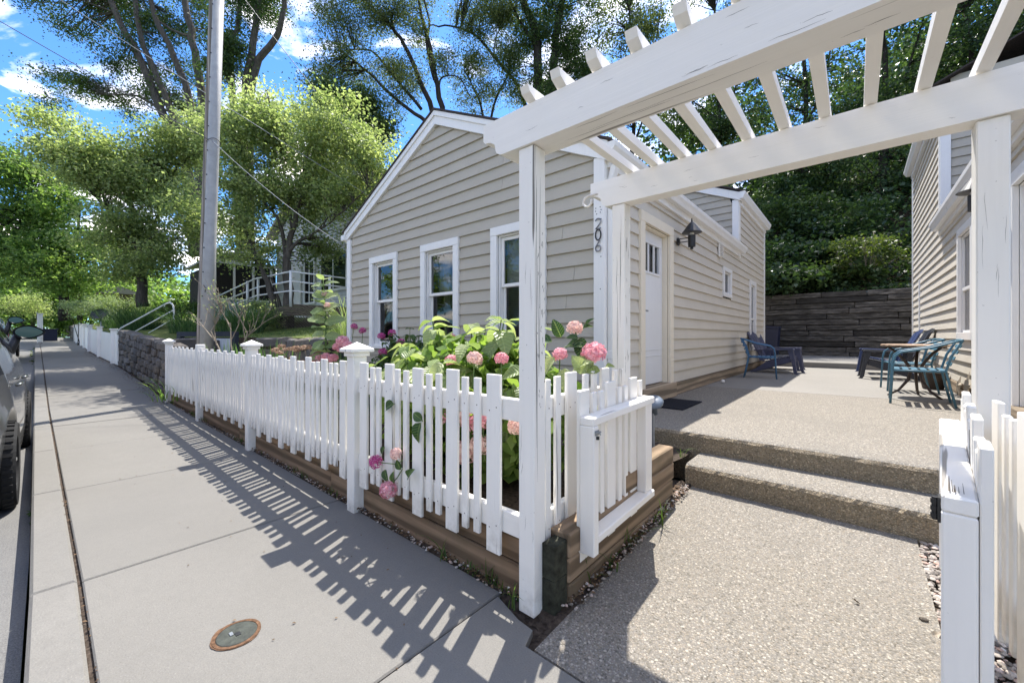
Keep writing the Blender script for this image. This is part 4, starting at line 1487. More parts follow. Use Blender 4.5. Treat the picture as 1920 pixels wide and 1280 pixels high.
g1, _ = gate('open white gate leaf folded against the pickets by the left pergola posts', (-1.0, 2.395, 0), 0.0, 0.745, 1, 0.885, 0.02)
mb = MB()
mb.box(0.0785, 0.083, -0.742, -0.705, 0.785, 0.808, 0.001)
mb.tube([(0.086, -0.742, 0.797), (0.086, -0.70, 0.797)], 0.005, 8)
mb.tube([(0.086, -0.715, 0.797), (0.096, -0.715, 0.787)], 0.003, 6)
mb.part('latch', galv, g1, local=True)
mb = MB()
mb.lathe([(0.008, 0), (0.008, 0.014)], 0.084, -0.722, 10, 0.765); mb.part('bolt', iron, g1, local=True)
g2, zb2 = gate('open white gate leaf seen end-on at the right edge, with a black hinge', (0.315, 2.37, 0), math.radians(-6.0), 1.02, -1, 0.915, 0.035)
mb = MB()
mb.tube([(-0.068, -0.985, 0.808), (-0.068, -0.985, 0.862)], 0.006, 10)
mb.box(-0.064, -0.0582, -0.998, -0.96, 0.805, 0.865, 0.001)
for z in (0.818, 0.835, 0.852): mb.tube([(-0.068, -0.985, z - 0.005), (-0.068, -0.985, z + 0.005)], 0.008, 10)
mb.part('hinge', iron, g2, local=True)
mb = MB(); mb.box(-0.0575, -0.0005, -1.019, -0.93, -0.01, 0.838, 0.005)
mb.part('stile', post_z, g2, local=True)
mb = MB()
for i in range(12):
    x = rc.uniform(-0.054, -0.006); z = rc.choice((rc.uniform(0.0, 0.2), rc.uniform(0.25, 0.8))); L = rc.uniform(0.02, 0.12); w = rc.uniform(0.0006, 0.0018)
    mb.add([(x - w, -1.0194, z), (x + w, -1.0194, z), (x + w + rc.uniform(-.004, .004), -1.0194, z + L), (x - w * 0.3, -1.0194, z + L)], [(0, 1, 2, 3)])
for i in range(7):
    x = rc.uniform(-0.052, -0.004); L = rc.uniform(0.04, 0.14); w = rc.uniform(0.0006, 0.0014)
    mb.add([(x - w, -1.0, 0.8855), (x + w, -1.0, 0.8855), (x + w, -1.0 + L, 0.8855 + L * 0.0343), (x, -1.0 + L, 0.8855 + L * 0.0343)], [(0, 1, 2, 3)])
o = mb.part('crack', crack_m, g2, local=True); o['kind'] = 'stuff'

# ------------------------------------------------------------------ timber edging of the garden bed
edge = thing('timber_edging', 'weathered timber edging under the white pickets and beside the path', 'edging', (-1.1, 1.5, 0))
cuts = [-1.11, -3.2, -5.6, -8.0, -10.2]
for (z0, z1, o) in ((-0.05, 0.152, 0.004), (0.156, 0.302, 0.0)):
    for a, b in zip(cuts[:-1], cuts[1:]):
        sh = -0.9 if (z0 > 0 and a != -1.11) else 0.0
        sb = -0.9 if (z0 > 0 and b != -10.2) else 0.0
        mb = MB(); mb.box(b + sb + 0.003, a + sh - 0.003, 1.468 - o, 1.556, z0, z1, 0.007)
        mb.part('timber', timber_x, edge)
for (z0, z1, y0, y1) in ((-0.05, 0.098, 1.56, 2.95), (0.101, 0.216, 1.56, 2.94), (0.219, 0.335, 1.56, 2.95), (0.338, 0.452, 2.15, 2.945)):
    mb = MB(); mb.box(-1.11, -1.0 + random.uniform(-0.004, 0.004), y0, y1, z0, z1, 0.008)
    mb.part('timber', timber_y, edge)
for (z0, z1) in ((-0.05, 0.152), (0.154, 0.31)):
    mb = MB(); mb.box(-1.083, -1.012, 1.46, 1.559, z0, z1, 0.002)
    mb.part('timber', timber_mossy, edge)

# ------------------------------------------------------------------ dark sleeper wall behind the patio
mb = MB(); mb.box(-7.5, 6, 17.79, 17.9, 0.0, 2.7); tag(mb.solo('earth_bank', soil), kind='structure')
swall = thing('sleeper_wall', 'dark creosoted sleeper retaining wall at the end of the patio', 'retaining wall', (-0.4, 17.6, 0.5))
nco = 12
ch = (2.78 - 0.50) / nco
for k in range(nco):
    z0 = 0.50 + ch * k
    x = -5.6 - random.uniform(0, 1.8)
    while x < 5.0:
        Ln = random.choice([2.4, 2.4, 1.2, 1.8, 3.0])
        o = random.uniform(-0.025, 0.02)
        mb = MB(); mb.box(x + 0.006, x + Ln - 0.006, 17.56 + o, 17.78, z0 + 0.005, z0 + ch - 0.009 + random.uniform(-0.008, 0.003), 0.016)
        mb.v = [(a, b + random.uniform(-0.006, 0.006), c + random.uniform(-0.006, 0.006)) for a, b, c in mb.v]
        mb.part('sleeper', timber_old, swall)
        x += Ln
# ------------------------------------------------------------------ furniture
def mk_metal_chair(label, paint, loc, rotz):
    """Tube-frame garden chair, slatted seat and back; faces +X in its own space."""
    t = thing('metal_chair', label, 'chair', loc, rotz, 'blue metal garden chairs')
    w = 0.27
    for s in (-1, 1):
        y = s * w
        mb = MB()
        # front leg rises into the arm, which sweeps back to the top of the back
        P = [(0.27, y, 0.0), (0.255, y, 0.30), (0.245, y, 0.50), (0.225, y, 0.585), (0.17, y, 0.635), (0.08, y, 0.655), (-0.08, y, 0.69), (-0.24, y * 0.97, 0.75), (-0.33, y * 0.93, 0.78)]
        mb.tube(P, 0.0125, 8)
        mb.part('leg', paint, t, smooth=True, local=True)
        mb = MB()
        P = [(-0.28, y * 0.92, 0.0), (-0.235, y * 0.92, 0.22), (-0.20, y * 0.92, 0.42), (-0.245, y * 0.92, 0.60), (-0.33, y * 0.92, 0.78)]
        mb.tube(P, 0.0125, 8)
        mb.part('leg', paint, t, smooth=True, local=True)
        mb = MB(); mb.tube([(0.248, y * 0.99, 0.41), (-0.20, y * 0.93, 0.41)], 0.011, 8); mb.part('seat_rail', paint, t, smooth=True, local=True)
    for i in range(6):
        x = 0.21 - i * 0.078
        mb = MB(); mb.box(x - 0.027, x + 0.027, -w + 0.02, w - 0.02, 0.421, 0.429, 0.003); mb.part('seat_slat', paint, t, local=True)
    for i in range(4):
        z = 0.50 + i * 0.07
        x = -0.215 - (z - 0.42) * 0.36
        mb = MB()
        mb.box(-0.004, 0.004, -w + 0.03, w - 0.03, -0.021, 0.021, 0.002)
        ca, sa = math.cos(-0.35), math.sin(-0.35)
        mb.v = [(x + a * ca + c * sa, b, z - a * sa + c * ca) for a, b, c in mb.v]
        mb.part('back_slat', paint, t, local=True)
    mb = MB(); mb.tube([(-0.33, -w * 0.93, 0.78), (-0.342, 0, 0.785), (-0.33, w * 0.93, 0.78)], 0.0125, 8); mb.part('top_rail', paint, t, smooth=True, local=True)
    return t


PZ = 0.421
mk_metal_chair('blue slatted metal chair standing alone against the left house wall', blue_metal, (-1.46, 9.35, PZ), math.radians(8))
mk_metal_chair('teal metal chair in front of the bistro table, nearest the pergola post', teal_metal, (0.60, 7.05, PZ), math.radians(178))
mk_metal_chair('teal metal chair on the far side of the bistro table', teal_metal, (0.60, 8.55, PZ), math.radians(186))


def mk_adirondack(label, plastic, loc, rotz):
    """Moulded low lounge chair with a fan back; faces +X in its own space."""
    t = thing('adirondack_chair', label, 'chair', loc, rotz, 'adirondack chairs')
    # seat: slopes down to the back
    for i in range(5):
        x = 0.30 - i * 0.115
        z = 0.37 - (0.30 - x) * 0.24
        mb = MB(); mb.box(x - 0.052, x + 0.052, -0.25, 0.25, z - 0.012, z + 0.008, 0.005)
        mb.v = [(a, b, c - (a - x) * -0.24) for a, b, c in mb.v]
        mb.part('seat_slat', plastic, t, local=True)
    # fan back: five staves with a common rounded top
    n = 5
    for i in range(n):
        u0, u1 = -1 + 2 * i / n + 0.025, -1 + 2 * (i + 1) / n - 0.025
        V = []
        for (v, wv) in ((0.0, 0.21), (0.5, 0.27), (0.8, 0.30), (1.0, 0.30)):
            for u in (u0, (u0 + u1) / 2, u1):
                top = math.sqrt(max(0.0, 1 - (u * 0.98) ** 2)) * 0.16
                h = v * 0.60 + (top if v == 1.0 else (top * 0.5 if v == 0.8 else 0))
                x = -0.20 - h * 0.42 - 0.05 * (1 - u * u)
                V.append((x, u * wv, 0.27 + h * 0.93))
        mb = MB()
        m = len(V)
        W2 = V + [(x - 0.018, y, z - 0.006) for x, y, z in V]
        F = []
        for r in range(3):
            for c in range(2):
                a = r * 3 + c
                F += [(a, a + 1, a + 4, a + 3), (m + a, m + a + 3, m + a + 4, m + a + 1)]
        for r in range(3):
            F += [(r * 3, r * 3 + 3, m + r * 3 + 3, m + r * 3), (r * 3 + 2, m + r * 3 + 2, m + r * 3 + 5, r * 3 + 5)]
        for c in range(2):
            F += [(c, m + c, m + c + 1, c + 1), (9 + c, 10 + c, m + 10 + c, m + 9 + c)]
        mb.add(W2, F)
        mb.part('back_stave', plastic, t, local=True)
    for s in (-1, 1):
        y = s * 0.315
        mb = MB(); mb.prism([(0.40, 0.555), (0.42, 0.545), (0.42, 0.525), (-0.34, 0.50), (-0.34, 0.525)], 'y', y - 0.06, y + 0.06)
        mb.part('arm', plastic, t, local=True)
        mb = MB(); mb.prism([(0.30, 0.53), (0.40, 0.54), (0.475, 0.03), (0.50, 0.0), (0.44, 0.0), (0.41, 0.05), (0.385, 0.22)], 'y', y - 0.03, y + 0.03)
        mb.part('leg', plastic, t, local=True)
        mb = MB(); mb.prism([(0.34, 0.36), (0.36, 0.27), (-0.30, 0.02), (-0.42, 0.0), (-0.44, 0.03), (-0.30, 0.10), (-0.12, 0.25)], 'y', y - 0.055, y - 0.015) if s > 0 else mb.prism([(0.34, 0.36), (0.36, 0.27), (-0.30, 0.02), (-0.42, 0.0), (-0.44, 0.03), (-0.30, 0.10), (-0.12, 0.25)], 'y', y + 0.015, y + 0.055)
        mb.part('leg', plastic, t, local=True)
        mb = MB(); mb.prism([(-0.20, 0.51), (-0.27, 0.51), (-0.24, 0.27), (-0.16, 0.27)], 'y', y - 0.025, y + 0.025)
        mb.part('arm_support', plastic, t, local=True)
    mb = MB(); mb.box(0.335, 0.36, -0.28, 0.28, 0.26, 0.365, 0.004); mb.part('apron', plastic, t, local=True)
    return t


mk_adirondack('slate blue adirondack chair by the left wall, directly behind the metal chair', slate_plastic, (-1.40, 10.9, PZ), math.radians(-6))
mk_adirondack('slate blue adirondack chair by the left house corner, furthest along the left wall', slate_plastic, (-1.48, 12.1, PZ), math.radians(-4))
mk_adirondack('navy adirondack chair on the right with its bright blue fan back showing', navy_plastic, (0.50, 12.1, PZ), math.radians(184))
mk_adirondack('charcoal grey adirondack chair beside the bistro table on the right', char_plastic, (0.52, 10.75, PZ), math.radians(182))

tbl = thing('bistro_table', 'small bistro table with tan wooden top and curved brown iron legs', 'table', (0.62, 7.8, PZ))
mb = MB(); mb.lathe([(0.34, 0.690), (0.355, 0.697), (0.355, 0.71), (0.34, 0.716)], 0, 0, 40); mb.part('tabletop', wood_top, tbl, local=True)
mb = MB(); mb.lathe([(0.30, 0.672), (0.30, 0.689)], 0, 0, 28); mb.part('rim', iron_brown, tbl, local=True)
for k in range(3):
    a = math.radians(200 + 120 * k)
    mb = MB()
    P = [(0.29, 0.675), (0.20, 0.60), (0.09, 0.45), (0.05, 0.34), (0.08, 0.22), (0.18, 0.08), (0.30, 0.0)]
    mb.tube([(r * math.cos(a), r * math.sin(a), z) for r, z in P], [0.014, 0.017, 0.019, 0.019, 0.018, 0.016, 0.014], 8)
    mb.part('leg', iron_brown, tbl, local=True, smooth=True)
mb = MB(); mb.lathe([(0.06, 0.325), (0.068, 0.34), (0.06, 0.355)], 0, 0, 16); mb.part('collar', iron_brown, tbl, local=True)
# small things on the patio
mb = MB(); mb.box(-1.90, -1.46, 4.60, 5.33, PZ, PZ + 0.014, 0.004)
tag(mb.solo('doormat', mat_rubber, 'black doormat on the patio before the white door', 'doormat', loc=(-1.68, 4.95, PZ)))
mb = MB()
mb.lathe([(0.27, 0.0), (0.33, 0.9), (0.35, 0.93), (0.35, 0.97), (0.30, 1.02), (0.1, 1.06)], 0, 0, 6)
b0 = thing('wheelie_bin', 'dark blue refuse bin behind the left house corner before the sleeper wall', 'bin', (-2.27, 16.4, 0.566))
mb = MB()
mb.prism([(-0.22, 0.04), (0.22, 0.04), (0.28, 0.95), (-0.28, 0.95)], 'y', -0.26, 0.26); mb.part('body', bin_plastic, b0, local=True)
mb = MB(); mb.prism([(-0.30, 0.955), (0.31, 0.955), (0.28, 1.02), (-0.26, 1.05)], 'y', -0.29, 0.29); mb.part('lid', bin_plastic, b0, local=True)
for s in (-1, 1):
    mb = MB(); mb.lathe([(0.09, -0.02), (0.1, 0), (0.09, 0.03)], 0, 0, 14); mb.v = [(x - 0.2, s * 0.25 + z, y + 0.1) for x, y, z in mb.v]; mb.part('wheel', rubber, b0, local=True)
mb = MB()
mb.lathe([(0.004, 0), (0.03, 0.006), (0.036, 0.03), (0.026, 0.055), (0.004, 0.064)], 0, 0, 12)
tag(mb.solo('stone_ball', m_plain('pale_ball', (0.75, 0.73, 0.7), 0.6), 'small white ball on the patio by the left house skirt', 'ball', smooth=True))
bpy.data.objects['stone_ball'].location = (-1.78, 7.75, PZ)
# garden solar light by the gate
sl_ = thing('solar_light', 'grey disc solar path light just behind the left gate', 'garden light', (-1.28, 3.28, 0.3))
mb = MB(); mb.tube([(0, 0, -0.05), (0, 0, 0.36)], 0.012, 8); mb.part('stake', galv, sl_, local=True)
mb = MB(); mb.lathe([(0.03, 0.30), (0.035, 0.37), (0.085, 0.385), (0.09, 0.40), (0.075, 0.42), (0.02, 0.428)], 0, 0, 20)
mb.v = [(x, y * 0.85 + (z - 0.36) * -0.4, z + y * 0.45) for x, y, z in mb.v]
mb.part('lamp_head', m_plain('solar_light_grey', (0.13, 0.16, 0.20), 0.4), sl_, local=True, smooth=True)


def star(loc, r, tilt):
    P = []
    for i in range(10):
        a = math.pi / 2 + i * math.pi / 5
        q = r if i % 2 == 0 else r * 0.42
        P.append((q * math.cos(a), q * math.sin(a)))
    mb = MB()
    V = [(0.0, u, v) for u, v in P] + [(-0.03, 0, 0), (0.01, 0, 0)]
    F = []
    for i in range(10):
        j = (i + 1) % 10
        F += [(i, j, 10), (j, i, 11)]
    mb.add(V, F)
    return mb.mesh('metal_star', tan_star)


for (y, z, r, lb) in ((7.55, 0.62, 0.20, 'tan metal star leaning against the right wall, the larger one nearest the teal chair'), (8.05, 0.58, 0.15, 'tan metal star against the right wall, the smaller one behind the table legs')):
    o = inst('wall_star', star(None, r, 0), None, (1.06, y, z), (0.15, 0.1, 0)); tag(o, lb, 'ornament')
pl = thing('planter_pot', 'dark round pot by the right wall behind the bistro table', 'pot', (0.92, 9.1, PZ))
mb = MB(); mb.lathe([(0.12, 0.0), (0.16, 0.22), (0.175, 0.24), (0.175, 0.26), (0.15, 0.26), (0.14, 0.22)], 0, 0, 20); mb.part('pot', iron_brown, pl, local=True)

# sidewalk cover, loose bits
cov = thing('sidewalk_cover', 'round greenish metal valve cover with rusty rim set in the sidewalk', 'manhole cover', (-1.965, 0.505, 0))
mb = MB(); mb.lathe([(0.086, -0.02), (0.086, 0.004), (0.074, 0.0045), (0.073, 0.001)], 0, 0, 36); mb.part('rim', rust, cov, local=True)
mb = MB(); mb.lathe([(0.0725, -0.02), (0.0725, 0.003), (0.07, 0.0052), (0.02, 0.006)], 0, 0, 36); mb.part('lid', cover_green, cov, local=True)
mb = MB(); mb.box(-0.002, 0.022, -0.008, 0.01, 0.0062, 0.008); mb.part('keyhole', iron, cov, local=True)
mb = MB(); mb.box(-0.02, 0.004, -0.024, -0.012, 0.0063, 0.009); mb.part('lug', galv, cov, local=True)
mb = MB()
n = 40
V = [(0.0, 0.0, 0.0022)]
for k in range(n):
    a = 2 * math.pi * k / n
    r = 0.0885 + 0.004 * math.sin(a * 3 + 1) * math.sin(a + 0.6) + random.uniform(-0.0012, 0.0012) + (0.005 if 3.6 < a < 4.9 else 0)
    V.append((r * math.cos(a), r * math.sin(a), 0.0022))
mb.add(V, [(0, 1 + k, 1 + (k + 1) % n) for k in range(n)])
mb.part('rust_stain', rust, cov, local=True)

# ------------------------------------------------------------------ parked cars
def mk_car(label, paint, loc, rotz, L=4.55, Wd=1.84, H=1.60, wb=2.75, roh=0.95, suv=False, group='cars parked along the kerb'):
    """Car facing +X in its own space, wheels on z = 0."""
    t = thing('parked_car', label, 'car', loc, rotz, group)
    rear = -L / 2
    xr, xf = rear + roh, rear + roh + wb
    n = 70
    hw = Wd / 2
    belt = 0.60 * H
    def top(x):
        u = (x - rear) / L
        if suv: P = [(0, .62), (.02, .66), (.05, .93), (.12, .98), (.35, 1.0), (.55, .98), (.72, .68), (.78, .645), (.96, .60), (1, .48)]
        else: P = [(0, .60), (.03, .66), (.10, .82), (.24, .97), (.42, 1.0), (.56, .975), (.72, .70), (.78, .655), (.95, .58), (1, .44)]
        return H * float(np.interp(u, [p[0] for p in P], [p[1] for p in P]))
    def wid(x):
        u = (x - rear) / L
        return hw * float(np.interp(u, [0, .05, .13, .24, .5, .8, .93, 1], [.80, .90, .955, .99, 1, .985, .92, .74]))
    def bot(x):
        z = 0.24 + 0.12 * (1 - min(1, (x - rear) / 0.6)) + 0.05 * max(0, (x - rear - L + 0.5) / 0.5)
        for xc in (xr, xf):
            d = abs(x - xc)
            if d < 0.41: z = max(z, 0.33 + math.sqrt(0.41 ** 2 - d * d))
        return z
    xsn = sorted(set([rear + L * i / n for i in range(n + 1)] + [xc + s * 0.41 for xc in (xr, xf) for s in (-1, 1)]))
    rows = []
    for x in xsn:
        w, tp, b = wid(x), top(x), bot(x)
        bl = min(belt, tp - 0.015)
        hi = max(0.0, min(1.0, (tp - bl) / (0.38 * H)))
        c = [(w * 0.90, b), (w * 0.985, b + 0.04), (w * 1.0, max(b + 0.06, 0.52)), (w * 0.995, max(b + 0.08, 0.66)), (w * 0.965, max(b + 0.1, bl - 0.10)), (w * 0.935, max(b + 0.11, bl)),
             (w * (0.93 - 0.10 * hi), bl + (tp - bl) * 0.5), (w * (0.92 - 0.19 * hi), bl + (tp - bl) * 0.84), (w * (0.84 - 0.24 * hi), bl + (tp - bl) * 0.97), (w * 0.35, tp + 0.004), (0.0, tp + 0.01)]
        rows.append(c)
    m = len(rows[0])
    mb = MB()
    V = []
    for x, c in zip(xsn, rows):
        V += [(x, y, z) for y, z in c] + [(x, -y, z) for y, z in c[-2::-1]]
    K = 2 * m - 1
    F = []; 
    mb.add(V, [])
    for i in range(len(xsn) - 1):
        u = ((xsn[i] + xsn[i + 1]) / 2 - rear) / L
        for k in range(K - 1):
            kk = k if k < m - 1 else K - 2 - k
            cab = (0.13 < u < 0.36 or 0.385 < u < 0.60) if suv else (0.17 < u < 0.40 or 0.425 < u < 0.635)
            gl = kk in (5, 6) and cab
            if kk in (7, 8, 9) and ((0.02 < u < 0.10) if suv else (0.05 < u < 0.17)): gl = True
            if kk in (7, 8, 9) and 0.585 < u < 0.72: gl = True
            mb.f.append([i * K + k, i * K + k + 1, (i + 1) * K + k + 1, (i + 1) * K + k]); mb.m.append(1 if gl else 0)
    mb.f.append([k for k in range(K)]); mb.m.append(0)
    mb.f.append([(len(xsn) - 1) * K + k for k in range(K)][::-1]); mb.m.append(0)
    body = mb.part('body', [paint, car_glass], t, smooth=True, local=True)
    mb = MB(); mb.box(rear + 0.25, rear + L - 0.25, -hw * 0.86, hw * 0.86, 0.2, 0.5, 0.02); mb.part('underbody', rubber, t, local=True)
    for xc in (xr, xf):
        for s in (-1, 1):
            mb = MB()
            prof = [(0.20, -0.105), (0.325, -0.11), (0.342, -0.085), (0.345, -0.04), (0.338, -0.036), (0.338, -0.028), (0.345, -0.024), (0.345, 0.024), (0.338, 0.028), (0.338, 0.036), (0.345, 0.04), (0.342, 0.085), (0.325, 0.11), (0.22, 0.105), (0.21, 0.07)]
            mb.lathe(prof, 0, 0, 40)
            for q in range(36):       # tread blocks
                a = 2 * math.pi * q / 36
                for (y0, y1) in ((-0.095, -0.045), (-0.02, 0.02), (0.045, 0.095)):
                    mb2 = MB(); mb2.box(-0.014, 0.014, y0, y1, 0.338, 0.351)
                    ca, sa = math.cos(a + (0.04 if y0 > 0 else 0)), math.sin(a + (0.04 if y0 > 0 else 0))
                    mb.add([(x * ca + z * sa, -x * sa + z * ca, y) for x, y, z in mb2.v], mb2.f)
            mb.v = [(xc + x, s * (hw - 0.10) + s * z, 0.345 + y) for x, y, z in mb.v]
            w = mb.part('wheel', rubber, t, local=True)
            mb = MB()
            mb.lathe([(0.215, -0.02), (0.215, 0.085), (0.20, 0.09), (0.19, 0.05), (0.06, 0.04), (0.05, 0.065), (0.0, 0.068)], 0, 0, 30)
            for q in range(5):
                a = 2 * math.pi * q / 5
                mb.tube([(0.05 * math.cos(a), 0.05 * math.sin(a), 0.06), (0.2 * math.cos(a), 0.2 * math.sin(a), 0.08)], [0.026, 0.02], 6)
            mb.v = [(xc + x, s * (hw - 0.10) + s * z, 0.345 + y) for x, y, z in mb.v]
            mb.part('rim', alloy, w, local=True)
    for s in (-1, 1):
        # door mirror: shell, arm and glass facing the tail
        xm = rear + roh + wb - 0.60
        mb = MB()
        ym = s * (hw * 0.855)
        V = []
        for (dx, sc_) in ((0.0, 1.0), (0.05, 1.0), (0.11, 0.86), (0.16, 0.5), (0.18, 0.1)):
            for q in range(16):
                a = 2 * math.pi * q / 16
                yy = 0.145 + 0.125 * math.cos(a) * sc_
                zz = 0.082 * math.sin(a) * sc_ * (1.0 - 0.35 * max(0, math.cos(a)))
                V.append((xm + dx, ym + s * yy, belt + 0.41 * (H - 1.2) * 0 + 0.09 + zz + (H - 1.6) * 1.5))
        mb.add(V, [])
        for r in range(4):
            for q in range(16):
                q2 = (q + 1) % 16
                mb.f.append([r * 16 + q, r * 16 + q2, (r + 1) * 16 + q2, (r + 1) * 16 + q]); mb.m.append(0)
        mb.f.append(list(range(16))); mb.m.append(0)
        mb.f.append(list(range(64, 80))); mb.m.append(0)
        mb.tube([(xm + 0.06, ym - s * 0.04, belt + 0.02), (xm + 0.06, ym + s * 0.06, belt + 0.055 + (H - 1.6) * 1.5)], [0.05, 0.035], 8)
        mr = mb.part('mirror', iron, t, smooth=True, local=True)
        mb = MB()
        cz = belt + 0.09 + (H - 1.6) * 1.5
        P = [(xm - 0.004, ym + s * (0.145 + 0.105 * math.cos(2 * math.pi * q / 16)), cz + 0.066 * math.sin(2 * math.pi * q / 16) * (1 - 0.35 * max(0, math.cos(2 * math.pi * q / 16)))) for q in range(16)]
        mb.add(P, [list(range(16))])
        mb.part('mirror_glass', mirror_glass, mr, local=True)
        mb = MB(); mb.prism([(rear + 0.03, belt - 0.22), (rear + 0.30, belt - 0.16), (rear + 0.26, belt - 0.03), (rear + 0.05, belt - 0.02)], 'y', s * hw * 0.80, s * hw * 0.925)
        mb.part('taillight', taillight, t, local=True)
        for q in (0.30, 0.52):
            mb = MB(); x = rear + L * q
            mb.tube([(x, s * hw * 0.985, belt - 0.12), (x + 0.04, s * hw * 1.012, belt - 0.115), (x + 0.16, s * hw * 1.012, belt - 0.115), (x + 0.2, s * hw * 0.985, belt - 0.12)], 0.014, 6)
            mb.part('door_handle', paint, t, smooth=True, local=True)
    return t


mk_car('dark grey parked car at the left edge, nearest, its kerb-side mirror sticking out', car_grey, (-6.50, -1.115, -0.13), math.pi, H=1.78)
mk_car('black tall parked car just ahead of the grey one, its red rear lamp showing', car_black, (-13.4, -1.50, -0.13 + zg(-13.4)), math.pi, 4.8, 1.9, 1.86, 2.8, 1.0, True)
mk_car('distant black parked car furthest up the street', car_black, (-22.5, -1.75, -0.13 + zg(-22.5)), math.pi, 4.5, 1.8, 1.5)

# ------------------------------------------------------------------ utility pole and its cables
pb, pt = at(384, 728, 8.0), at(413, -90, 8.0)
pole = thing('utility_pole', 'tall leaning grey metal utility pole behind the picket fence', 'utility pole', tuple(pb))
mb = MB(); mb.tube([pb + (pt - pb) * t for t in (0, 0.33, 0.333, 0.55, 0.553, 1.0)], [0.113, 0.108, 0.104, 0.102, 0.099, 0.093], 24)
mb.part('shaft', cement_pole, pole, smooth=True)
off = -CR * 0.128 - CF * 0.03
mb = MB()
V = []
for t in (0.0, 1.0):
    c = pb + (pt - pb) * t + off * (1 - 0.12 * t)
    for (a, b) in ((-0.034, -0.03), (0.034, -0.03), (0.034, 0.03), (-0.034, 0.03)):
        V.append(c + CR * a + CF * b)
mb.add(V, [(0, 1, 5, 4), (1, 2, 6, 5), (2, 3, 7, 6), (3, 0, 4, 7), (4, 5, 6, 7), (3, 2, 1, 0)])
mb.part('cable_guard', pole_wood, pole)
mb = MB()
for k in range(15):
    c = pb + (pt - pb) * (0.10 + 0.055 * k) - CF * 0.104 - CR * 0.032
    mb.tube([c, c - CF * 0.012], 0.012, 8)
mb.part('bolt', iron, pole)
mb = MB()
c = pb + (pt - pb) * 0.565
mb.tube([c + (CR * math.cos(a) - CF * math.sin(a)) * 0.118 + CU * (0.03 * math.sin(2 * a)) for a in [math.pi * 2 * q / 20 for q in range(21)]], 0.006, 6)
c = pb + (pt - pb) * 0.235 - CF * 0.115
mb.tube([c - CR * 0.01, c + CR * 0.03 - CU * 0.06, c + CR * 0.02 - CU * 0.14], 0.008, 6)
mb.part('wire_loop', wire_m, pole)


def cable(label, a, b, sag, r, mat):
    mb = MB()
    a, b = np.array(a), np.array(b)
    mb.tube([a + (b - a) * t - CU * sag * 4 * t * (1 - t) for t in np.linspace(0, 1, 17)], r, 6)
    tag(mb.solo('overhead_cable', mat, label, 'cable', smooth=True), group='overhead cables')


cable('pale cable running down from the metal pole to the eave of the beige house', at(396, 262, 7.9), at(646, 462, 7.45), 0.10, 0.0055, wire_pale)
cable('dark overhead cable entering at the upper left and ending at the metal pole', at(-260, -112, 6.5), at(391, 262, 7.9), 0.03, 0.007, wire_m)
cable('pale overhead cable passing behind the metal pole towards the redbud tree', at(-60, -112, 9.0), at(700, 372, 13.0), 0.05, 0.009, wire_pale)
cable('dark overhead cable in the open sky right of the metal pole', at(380, -104, 11.0), at(690, 296, 13.0), 0.03, 0.010, wire_m)

# ------------------------------------------------------------------ stone walls
def stone_mesh(i):
    r = random.Random(100 + i)
    mb = MB(); mb.box(-0.5, 0.5, -0.5, 0.5, -0.5, 0.5, 0.17)
    mb.v = [(x * r.uniform(0.84, 1.1), y * r.uniform(0.85, 1.1), z * r.uniform(0.82, 1.1)) for x, y, z in mb.v]
    return mb.mesh('stone', stone_m, smooth=False)


STONES = [stone_mesh(i) for i in range(9)]


def stone_wall(label, pts, height, thick, zbase, rows, lmin, lmax, face=-1, cap=True, core=True):
    t = thing('stone_wall', label, 'stone wall', (pts[0][0], pts[0][1], zbase(pts[0][0])))
    T = Vector(t.location)
    for (a, b) in zip(pts[:-1], pts[1:]):
        a, b = np.array(a, float), np.array(b, float)
        Ln = np.linalg.norm(b - a); d = (b - a) / Ln; nrm = np.array([-d[1], d[0]])
        ang = math.atan2(d[1], d[0])
        for k in range(rows):
            s = -random.uniform(0, lmin)
            hh = height / rows
            while s < Ln:
                l = random.uniform(lmin, lmax) * (1.25 if (cap and k == rows - 1) else 1)
                c = a + d * (s + l / 2)
                if 0 < s + l / 2 < Ln:
                    z = zbase(c[0]) + hh * (k + 0.5)
                    inst('stone', random.choice(STONES), t, (c[0] - T.x + nrm[0] * random.uniform(-0.02, 0.02), c[1] + yo(c[0]) - yo(T.x) * 0 - T.y + nrm[1] * random.uniform(-0.02, 0.02), z - T.z + random.uniform(-0.012, 0.012)),
                         (random.uniform(-0.12, 0.12), random.uniform(-0.12, 0.12), ang + random.choice((0, math.pi)) + random.uniform(-0.12, 0.12)), (l * 1.04, thick * random.uniform(0.92, 1.12), hh * random.uniform(1.0, 1.16)))
                s += l
        if core:
            mb = MB()
            w = thick * 0.36
            q = [a + nrm * w, b + nrm * w, b - nrm * w, a - nrm * w]
            za, zb_ = zbase(a[0]), zbase(b[0])
            oa, ob = yo(a[0]), yo(b[0])
            mb.add([(q[0][0], q[0][1] + oa, za - 0.1), (q[1][0], q[1][1] + ob, zb_ - 0.1), (q[2][0], q[2][1] + ob, zb_ - 0.1), (q[3][0], q[3][1] + oa, za - 0.1),
                    (q[0][0], q[0][1] + oa, za + height - 0.07), (q[1][0], q[1][1] + ob, zb_ + height - 0.07), (q[2][0], q[2][1] + ob, zb_ + height - 0.07), (q[3][0], q[3][1] + oa, za + height - 0.07)],
                   [(0, 1, 2, 3), (7, 6, 5, 4), (0, 4, 5, 1), (1, 5, 6, 2), (2, 6, 7, 3), (3, 7, 4, 0)])
            mb.part('core', soil, t)
    return t


